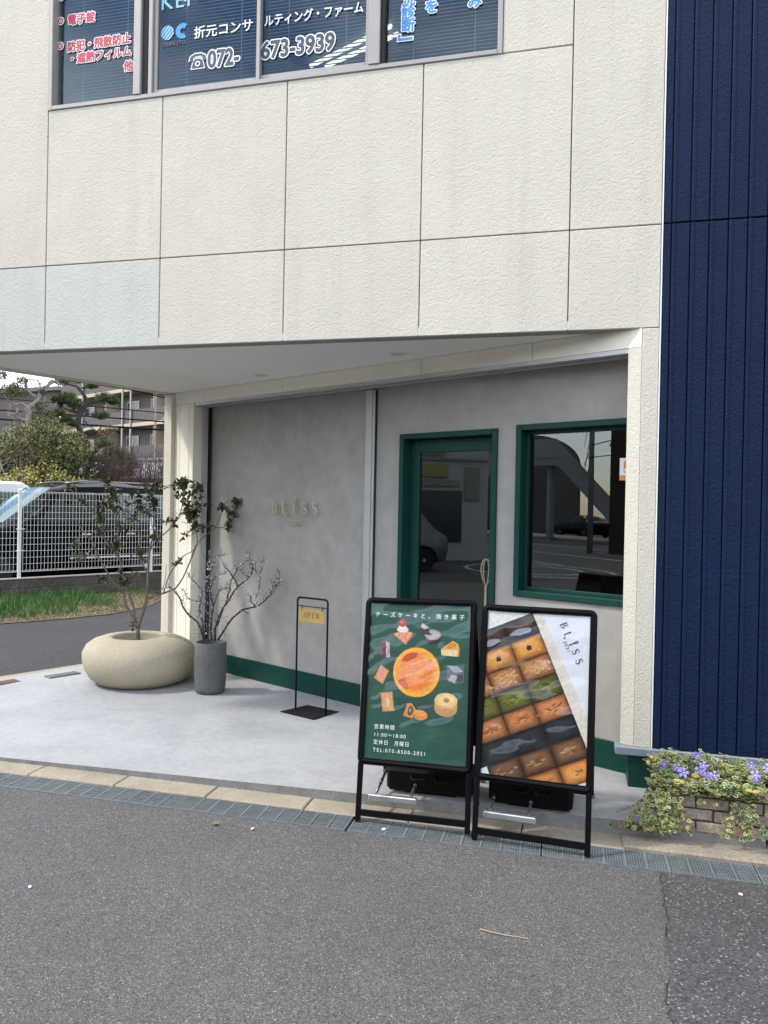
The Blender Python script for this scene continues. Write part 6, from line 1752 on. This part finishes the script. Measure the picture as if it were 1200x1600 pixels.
# Japanese pine with traced limbs
rng = random.Random(19)
pt_ = empty('pine_tree', PINE_BASE, 'dark gnarled pine with flat needle pads in front of the apartment block', 'tree')
pths, dep = traced_paths(PINE_BASE, PINE_STEMS, rng, 0.25)
pths = [(P, r0 * .62, r1 * .62) for P, r0, r1 in pths]
m = MB(); branch_mesh(m, pths, 8)
vv, ll = view_frame(PINE_BASE); pb_ = Vector(PINE_BASE)
fm = MB()
def near_depth(dep_, a, z): return min(dep_.items(), key=lambda t: (t[0][0] - a) ** 2 + (t[0][1] - z) ** 2)
for (a, z, r, n) in PINE_PADS:
    q, dd = near_depth(dep, a, z); c = pb_ + ll * a + vv * dd + Vector((0, 0, z))
    for k in range(7):
        e_ = c + ll * rng.uniform(-r, r) * .8 + vv * rng.uniform(-.2, .2) + Vector((0, 0, rng.uniform(-.05, .1))); m.tube([pb_ + ll * q[0] + vv * dd + Vector((0, 0, q[1])), e_], .010, .004, 4)
    needles(fm, c, r * 1.1, .55, 230, rng, PNE)
for (a, z, r, n) in PINE_LOW:
    q, dd = near_depth(dep, a, z); c = pb_ + ll * a + vv * (dd - .4) + Vector((0, 0, z))
    for k in range(5): m.tube([pb_ + Vector((0, 0, z - .3)) - vv * .2, c + ll * rng.uniform(-r, r) * .7], .016, .005, 4)
    needles(fm, c, r * 1.05, .42, 240, rng, PNE + [(0.09, 0.115, 0.05)], (.06, .12))
m.build('trunk', M_barkdark, pt_, smooth=True)
fm.build('crown', M_leafv, pt_)
fm = MB()
for (a, z, r, n) in PINE_BROWN:
    foliage(fm, pb_ + ll * a - vv * .25 + Vector((0, 0, z)), r * .85, r * .85, r * .85, 240, rng, BRN, (.03, .055), (.015, .03), 0)
fm.build('dry_creeper', M_leafv, pt_, label='brown dry creeper on the pine trunk')
# pollarded old tree
rng = random.Random(20)
ot = empty('pollarded_tree', OLD_BASE, 'pale knobbly pollarded tree with sparse green tufts above the dome bush', 'tree')
pths, dep = traced_paths(OLD_BASE, OLD_STEMS, rng, 0.25)
pths = [(P, r0 * .7, r1 * .7) for P, r0, r1 in pths]
m = MB(); branch_mesh(m, pths, 8)
vv, ll = view_frame(OLD_BASE); ob_ = Vector(OLD_BASE)
for P, r0, r1 in pths:
    if r0 < .1:
        for p in P[1:]:
            m.lathe([(.01, -r1 * 1.3), (r1 * 1.4, 0), (.01, r1 * 1.4)], p, 8)
            for k in range(3):
                e_ = p + rvec(rng) * rng.uniform(.12, .3); m.tube([p, e_], .012, .004, 4)
m.build('trunk', M_barklight, ot, smooth=True)
fm = MB()
for (a, z, r, n) in OLD_LEAVES:
    q, dd = near_depth(dep, a, z); foliage(fm, ob_ + ll * a + vv * dd + Vector((0, 0, z)), r, r, r * .8, 330, rng, DKG + OLV, (.03, .06), (.014, .026), .3)
fm.build('crown', M_leafv, ot)
# twiggy brown bush by the corner column
rng = random.Random(22)
tbp = Vector((-10.75, 17.4, 1.6)); tb_ = empty('twiggy_bush', (tbp.x, tbp.y, 0), 'bare brown twiggy bush right of the pine, beside the cream column', 'bush')
vv, ll = view_frame(tbp); m = MB()
for k in range(420):
    b = tbp + ll * rng.uniform(-1.2, 1.3) + vv * rng.uniform(-.4, .4) + Vector((0, 0, rng.uniform(-.3, .3))); P = [b]
    lean = rng.gauss(0, .06)
    for i in range(4):
        b = b + ll * (lean + rng.gauss(0, .04)) + Vector((0, 0, rng.uniform(.2, .42))) + vv * rng.gauss(0, .04); P.append(b)
        if rng.random() < .6: m.tube([b, b + ll * rng.gauss(0, .12) + Vector((0, 0, rng.uniform(.08, .25)))], .005, .002, 3)
    m.tube(P, .009, .003, 4)
for k in range(5): m.tube([(tbp.x, tbp.y, 0), tbp + ll * rng.uniform(-.9, .9)], .04, .02, 5)
m.build('twigs', mat('red_brown_twig', (0.10, 0.062, 0.055), 0.9, 0.3, 6), tb_)
# a dark hedge mass low behind the car roofs
rng = random.Random(23); m = MB()
hb_ = empty('evergreen_hedge', (-10.6, 18.4, 0), 'low dark evergreen hedge between the pine trunk and the twiggy bush', 'hedge')
for k in range(9):
    foliage(m, Vector((-13.2 + k * .55, 18.6 - k * .02, 1.45)), .55, .5, 1.05 + rng.uniform(-.2, .12), 620, rng, DKG, (.04, .08), (.025, .045), .2, .3)
m.build('crown', M_leafv, hb_)
m = MB()
for k in range(5): m.tube([(-13 + k, 18.6, 0), (-13 + k, 18.6, .9)], .05, .04, 6)
m.build('trunk', M_barkdark, hb_)

# ------------------------------------------------------------------ buildings beyond
M_aptgrey = mat('apartment_grey', (0.082, 0.072, 0.076), 0.8, 0.06, 1.0)
M_aptcream = mat('apartment_cream', (0.40, 0.345, 0.26), 0.8, 0.06, 1.0)
M_aptdark = mat('apartment_recess', (0.12, 0.115, 0.11), 0.85, 0.1, .8)
M_aptglass = mat('apartment_glass', (0.035, 0.045, 0.055), 0.12)
ap = empty('apartment_block', (-36.4, 56.0, 0), 'grey apartment block with cream edged balconies far behind the pine', 'building')
AD = FD; AN = FN
A0 = Vector((-36.36, 55.97, 0))
def AP(s, o, z): return A0 + AD * s + AN * o + Vector((0, 0, z))
S0, S1 = -14.5, 14.0
m = MB(); m.obox(AP(S0, 1.5, 0), AD * (S1 - S0), AN * 9, (0, 0, 19.5)); m.build('wall', M_aptdark, ap)
FLZ = [2.35, 5.35, 8.38, 11.42, 14.45]
for z in FLZ:
    m = MB()
    m.obox(AP(S0 - .2, -.03, z - .30), AD * (S1 - S0 + .4), AN * 1.6, (0, 0, .30)); m.build('balcony_slab', M_aptcream, ap)
    m = MB(); m.obox(AP(S0, 0.02, z + .001), AD * (S1 - S0), AN * .12, (0, 0, 1.12)); m.build('parapet', M_aptgrey, ap)
    for k in range(7):
        s = S0 + .8 + k * 3.75
        m = MB(); m.obox(AP(s, 1.44, z + .15), AD * 1.9, AN * .05, (0, 0, 1.95)); w = m.build('window', M_aptglass, ap)
        m = MB()
        for q in (0, .93, 1.86): m.obox(AP(s + q, 1.41, z + .15), AD * .05, AN * .03, (0, 0, 1.95))
        m.obox(AP(s, 1.40, z + 2.1), AD * 1.91, AN * .04, (0, 0, .06)); m.build('frame', M_alu, w)
    for k in range(3):
        s = S0 + 3.1 + k * 7.5
        m = MB(); m.obox(AP(s, .16, z + .002), AD * .06, AN * 1.3, (0, 0, 2.68)); m.build('partition_screen', M_aptcream, ap)
for s in (-.75, .55, -7.5, 7.0):
    m = MB(); m.obox(AP(s, -.14, 0), AD * .15, AN * .10, (0, 0, 17.6)); m.build('drain_pipe', mat('pale_pipe', (0.30, 0.30, 0.285), 0.6), ap)
m = MB(); m.obox(AP(S0 - .4, -.4, 19.5), AD * (S1 - S0 + .8), AN * 11, (0, 0, .4)); m.build('roof', M_aptcream, ap)
# brown building at the far left
bb_ = empty('brown_building', (-29.5, 36.0, 0), 'plain mauve brown walled building behind the pollarded tree', 'building')
o = Vector((-33.2, 35.2, 0)); a = Vector((6.6, -.8, 0)); b = Vector((-5.6, 7.5, 0))
m = MB(); m.obox(o, a, b, (0, 0, 7.6)); m.build('wall', mat('mauve_wall', (0.075, 0.064, 0.066), 0.85, 0.05, .6), bb_)
an, bn = a.normalized(), b.normalized()
m = MB(); m.obox(o - an * .25 - bn * .25 + Vector((0, 0, 7.601)), a + an * .5, b + bn * .5, (0, 0, .22))
m.build('roof', mat('grey_coping', (0.12, 0.12, 0.125), 0.8), bb_)
for k in range(3):
    m = MB(); m.obox(o + a * (.12 + .3 * k) - bn * .03 + Vector((0, 0, 4.6)), an * 1.2, bn * .029, (0, 0, 1.1)); m.build('window', M_aptglass, bb_)
# grey tiled house roof low behind the fence
hs_ = empty('tiled_house', (-16.0, 25.0, 0), 'house with a silvery grey tiled roof low behind the pine', 'house')
o = Vector((-18.4, 23.9, 0)); a = Vector((5.2, .75, 0)); b = Vector((-.6, 4.6, 0)); an, bn = a.normalized(), b.normalized()
m = MB(); m.obox(o, a, b, (0, 0, 2.55)); m.build('wall', mat('house_wall', (0.33, 0.31, 0.28), 0.85, .1, 2), hs_)
m = MB(); U_ = Vector((0, 0, 1))
ridge = 3.30; e0 = o - an * .3 - bn * .5 + U_ * 2.56
n = 26
for i in range(n):
    p = e0 + (a + an * .6) * (i / n); w_2 = (a + an * .6) / n * .93
    mid = b * .5 + bn * .5 + U_ * (ridge - 2.56)
    m.obox(p, w_2, mid, mid.cross(w_2).normalized() * -.05, 0)
    back = -(b * .5 + bn * .5) + U_ * (ridge - 2.56); p2 = p + b + bn * 1.0
    m.obox(p2, w_2, back, w_2.cross(back).normalized() * .05, 0)
m.obox(o - an * .35 + b * .5 - bn * .12 + U_ * ridge, a + an * .7, bn * .24, U_ * .16, 0, .03)
m.build('roof', mat('silver_tile', (0.15, 0.15, 0.17), 0.55, 0.2, 9), hs_)
# poles and cables
m = MB(); m.tube([(-16.2, 26.92, 0), (-16.22, 26.92, 6.6)], .04, .035, 8); m.build('slim_pole', mat('rust_pole', (0.30, 0.21, 0.16), 0.8, .2, 5), label='slim rusty brown pole in front of the apartment block', cat='pole')
pp = empty('utility_pole', (-15.7, 27.03, 0), 'pale blue banded pole beside the cream corner column', 'pole')
m = MB(); m.tube([(-15.7, 27.03, 0), (-15.72, 27.03, 5.3)], .10, .085, 10); m.build('shaft', mat('pale_pole', (0.52, 0.54, 0.58), 0.7, .15, 4), pp, smooth=True)
m = MB()
for z in (3.0, 3.6, 4.3, 4.9): m.tube([(-15.7, 27.03, z), (-15.7, 27.03, z + .12)], .108, .108, 10)
m.build('bands', mat('steel_blue', (0.24, 0.30, 0.42), 0.5), pp)
m = MB(); m.obox((-15.95, 26.98, 4.95), (.5, 0, 0), (0, .1, 0), (0, 0, .22), 0, .02); m.build('bracket', M_galv, pp)
CB = [((-26.0, 20.5, 7.6), (-15.66, 22.94, 5.80), (-9.0, 24.6, 4.2), .022, 'topmost of the dark cables crossing before the apartment block'),
      ((-25.0, 20.6, 7.0), (-14.8, 23.15, 5.62), (-9.0, 24.5, 4.8), .012, 'thin dark cable just below the topmost one'),
      ((-26.0, 20.4, 5.7), (-14.7, 23.17, 4.93), (-9.0, 24.6, 4.35), .018, 'second thick dark cable, crossing at mid height of the apartment block'),
      ((-26.0, 20.4, 5.2), (-14.6, 23.2, 4.60), (-9.0, 24.6, 4.25), .026, 'third thick dark cable, above the shortest black one'),
      ((-26.0, 20.4, 4.85), (-14.7, 23.17, 4.31), (-9.0, 24.6, 4.05), .036, 'lowest and thickest black cable near the pine top')]
for p, q, r, rad, lb in CB:
    m = MB(); m.tube(smooth_path([p, q, r], 12), rad, rad, 5); m.build('overhead_cable', M_black, label=lb, cat='cable', group='overhead cables before the apartment block')

# ------------------------------------------------------------------ the street behind the viewpoint, seen in the glass
m = MB()
def stripe(x0, y0, x1, y1, w):
    a = Vector((x0, y0, .004)); b = Vector((x1, y1, .004)); d = (b - a).normalized(); s_ = Vector((-d.y, d.x, 0)) * w / 2
    m.add([a - s_, b - s_, b + s_, a + s_], [(0, 1, 2, 3)])
stripe(-60, -10.2, 20, -9.7, .15); stripe(-60, -14.4, 20, -14.0, .13)
for k in range(14): stripe(-60 + k * 6, -6.4, -57 + k * 6, -6.4, .13)
ring_c = Vector((-13.6, -4.4, .004))
for r_ in (1.9, 1.2):
    ps = [ring_c + Vector((r_ * 1.25 * math.cos(R(a)), r_ * math.sin(R(a)), 0)) for a in range(0, 360, 12)]
    for i in range(len(ps)): stripe(*ps[i - 1][:2], *ps[i][:2], .14)
m.build('road_marking', mat('road_paint', (0.66, 0.66, 0.63), 0.7, .15, 8), kind='structure')
m = MB(); m.obox((-70, -21.5, 0), (110, 0, 0), (0, 3.2, 0), (0, 0, .17), 0, .02); m.build('median_kerb', M_concrete, kind='structure')
def simple_building(name, label, cat, o, a, b, h, m_, wins, signs=()):
    o = Vector(o); a = Vector(a); b = Vector(b); t = empty(name, o + a * .5 + b * .5, label, cat); an = a.normalized(); nn = Vector((an.y, -an.x, 0))
    if nn.dot(b) > 0: nn = -nn
    k = MB(); k.obox(o, a, b, (0, 0, h)); k.build('wall', m_, t)
    for (u, z, w, hh) in wins:
        k = MB(); k.obox(o + an * u + Vector((0, 0, z)), an * w, nn * .04, (0, 0, hh)); k.build('window', M_aptglass, t)
    for (u, z, w, hh, sm) in signs:
        k = MB(); k.obox(o + an * u + nn * .001 + Vector((0, 0, z)), an * w, nn * .10, (0, 0, hh)); k.build('sign_panel', sm, t)
    k = MB(); k.obox(o - an * .2 - b.normalized() * .2 + Vector((0, 0, h)), a + an * .4, b + b.normalized() * .4, (0, 0, .25)); k.build('roof', M_concrete, t)
    return t, o, an, nn
M_wht = mat('white_wall', (0.50, 0.49, 0.46), 0.8, .05, .5)
wshop, _, _, _ = simple_building('white_shop', 'white two storey shop across the lane, reflected in the door glass', 'shop', (-19.5, 6.0, 0), (2.2, -11.0, 0), (-8, -1.6, 0), 7.5, M_wht, [(1, .2, 2.5, 2.3), (4.6, .2, 2.0, 2.3), (8.4, .6, 1.9, 1.7), (3, 4.4, 1.4, 1.2), (9.3, 4.4, 1.0, 1.2)], [(5.0, 3.6, 2.2, .5, mat('red_sign', (0.45, 0.07, 0.05), .5)), (7.2, 2.75, 2.6, .4, mat('yellow_sign', (0.36, 0.32, 0.10), .5))])
for (u, z, w, hh) in ((0, 3.30, 11.2, .07), (0, 4.25, 11.2, .07)):
    k = MB(); k.obox(Vector((-19.5, 6.0, 0)) + Vector((.196, -.981, 0)) * u + Vector((.03, .006, z)), Vector((.196, -.981, 0)) * w, Vector((.06, .012, 0)), (0, 0, hh)); k.build('string_course', M_concrete, wshop)
for (u, z, w, hh) in ((8.2, 3.45, 1.5, .16), (8.3, 2.45, 1.9, .20), (10.4, 2.0, .5, 1.1), (5.4, 4.5, .35, .5), (6.0, 4.5, .35, .5), (6.6, 4.5, .35, .5)):
    k = MB(); k.obox(Vector((-19.5, 6.0, 0)) + Vector((.196, -.981, 0)) * u + Vector((.03, .006, z)), Vector((.196, -.981, 0)) * w, Vector((.05, .01, 0)), (0, 0, hh)); k.build('sign_panel', M_joint, wshop)
k = MB(); k.tube([(-17.55, -4.1, 0), (-17.55, -4.1, 7.4)], .06, .06, 8); k.build('drain_pipe', M_concrete, wshop)
simple_building('dark_shop', 'dark shopfront with yellow and blue signs, reflected at the window edge', 'shop', (-20.0, -12.5, 0), (6.5, -5.0, 0), (-3, -4, 0), 9, mat('brown_wall', (0.06, 0.04, 0.035), .8), [(1, .3, 2, 2.2), (4, .3, 2, 2.2)], [(.6, 4.6, 2.6, 1.2, mat('yellow_sign', (0.55, 0.45, 0.06), .5)), (.6, 3.2, 2.6, .9, mat('blue_sign', (0.05, 0.2, 0.35), .5))])
simple_building('far_shop', 'pale flat building across the road, reflected beyond the pole', 'shop', (-47, -36, 0), (24, -9, 0), (-3, -8, 0), 7.4, mat('pale_far_wall', (0.34, 0.33, 0.32), .8, .05, .4), [(2 + k * 3.2, 1, 2.2, 2.6) for k in range(6)])
simple_building('grey_office', 'long grey office across the road behind the viewpoint, mirrored in the poster covers', 'building', (26, -27, 0), (-42, 0, 0), (0, -9, 0), 7.6, mat('office_grey', (0.10, 0.10, 0.105), .8, .15, .3), [(1.5 + k * 4.0, 1 + j * 3.3, 2.6, 1.7) for k in range(10) for j in range(2)])
bn_ = empty('barrel_roof_hall', (-49, -31, 0), 'dark hall with a curved barrel roof, reflected in the shop window', 'hall')
o = Vector((-47.6, -23.5, 0)); a = Vector((3.0, -7.2, 0)); bvec = Vector((-17, -5, 0)); an = a.normalized()
m = MB(); ps = [o + a * (.5 - .5 * math.cos(R(q))) + Vector((0, 0, 5.4 + 2.4 * math.sin(R(q)))) for q in range(0, 181, 10)]
m.prism([o, o + a][::1] + ps[::-1], bvec); m.build('wall', mat('hall_grey', (0.13, 0.125, 0.12), .8, .1, .5), bn_)
fb = empty('footbridge', (-31, -17.5, 0), 'pale steel footbridge with stairs, reflected in the shop window', 'footbridge')
M_steel = mat('pale_green_steel', (0.36, 0.40, 0.38), .6, .08, 1)
m = MB(); m.obox((-33.5, -16.2, 4.3), (3.0, -1.5, 0), (-.8, -1.6, 0), (0, 0, .35)); m.build('deck', M_steel, fb)
m = MB(); m.obox((-33.5, -16.2, 4.7), (3.0, -1.5, 0), (-.03, -.05, 0), (0, 0, 1.1)); m.build('railing', M_steel, fb)
m = MB(); m.obox((-30.5, -17.7, 4.35), (3.2, -2.3, -4.2), (-.8, -1.6, 0), (0, 0, .35)); m.build('stair_flight', M_steel, fb)
m = MB(); m.obox((-30.5, -17.7, 4.75), (3.2, -2.3, -4.2), (-.03, -.05, 0), (0, 0, 1.0)); m.build('stair_railing', M_steel, fb)
m = MB(); m.obox((-33.5, -16.2, 4.35), (-6.0, 3.4, -4.2), (-.8, -1.6, 0), (0, 0, .35)); m.build('stair_flight', M_steel, fb)
m = MB(); m.obox((-33.5, -16.2, 4.75), (-6.0, 3.4, -4.2), (-.03, -.05, 0), (0, 0, 1.0)); m.build('stair_railing', M_steel, fb)
for (x, y) in ((-32.6, -17.4), (-31.4, -18.0)):
    m = MB(); m.tube([(x, y, 0), (x, y, 4.3)], .22, .22, 10); m.build('pillar', M_steel, fb)
up2 = empty('street_pole', (-20.2, -11.7, 0), 'concrete utility pole with a transformer, reflected in the shop window', 'utility pole')
m = MB(); m.tube([(-20.2, -11.7, 0), (-20.2, -11.7, 9)], .12, .09, 12); m.build('shaft', M_concrete, up2, smooth=True)
m = MB(); m.tube([(-20.55, -12.0, 5.0), (-20.55, -12.0, 5.8)], .22, .22, 12); m.build('transformer', M_blackmetal, up2)
for z in (3.9, 4.4, 6.4):
    m = MB(); m.obox((-20.9, -12.2, z), (1.4, 1.0, 0), (-.05, .07, 0), (0, 0, .08)); m.build('cross_arm', M_galv, up2)
for i, (z, dz) in enumerate(((6.4, .5), (5.2, -.4), (4.4, 1.0), (3.9, -.3))):
    m = MB(); m.tube([(-20.2 - 24, -11.7 - 19, z + dz), (-20.2, -11.7, z), (-20.2 + 16, -11.7 + 4, z + dz * .5)], .025, .025, 4)
    m.build('wire', M_black, up2)
SED = [(0.0, .35, .62, .64, .60, .66, .58), (0.15, .22, .72, .76, .80, .82, .72), (1.1, .18, .88, .93, .86, .87, .76), (1.35, .18, .90, 1.0, .86, .87, .74), (2.0, .18, .92, 1.40, .86, .87, .60), (2.6, .18, .93, 1.45, .86, .87, .60), (3.3, .18, .95, 1.36, .86, .87, .60), (3.9, .18, .96, 1.06, .86, .87, .72), (4.45, .25, .94, .99, .82, .84, .74), (4.6, .36, .80, .84, .74, .78, .70)]
make_car('dark_sedan', 'dark sedan on the far side of the road, reflected in the shop window', 'car', (-38.4, -23.4, 0), (1, .06, 0), (.06, -1, 0), SED, 1.74, pnt_black, (.85, 3.65), G_car, ws=((1.3, .98, .70), (1.95, 1.36, .56), (-.02, .02)), side=[[(1.75, .96), (2.55, .97), (2.55, 1.36), (2.15, 1.34)], [(2.65, .97), (3.6, .99), (3.25, 1.30), (2.65, 1.37)]])
make_car('silver_van', 'grey van standing by the white shop, reflected in the door glass', 'van', (-13.5, -1.5, 0), (-.10, 1, 0), (-1, -.10, 0), [tuple(s) for s in WV], 1.70, pnt_grey, (.75, 3.45), G_car, side=[[(1.0, 1.2), (1.75, 1.2), (1.75, 1.78), (1.25, 1.78)], [(1.85, 1.2), (3.0, 1.2), (3.0, 1.78), (1.85, 1.78)], [(3.1, 1.2), (4.2, 1.2), (4.1, 1.76), (3.1, 1.78)]])
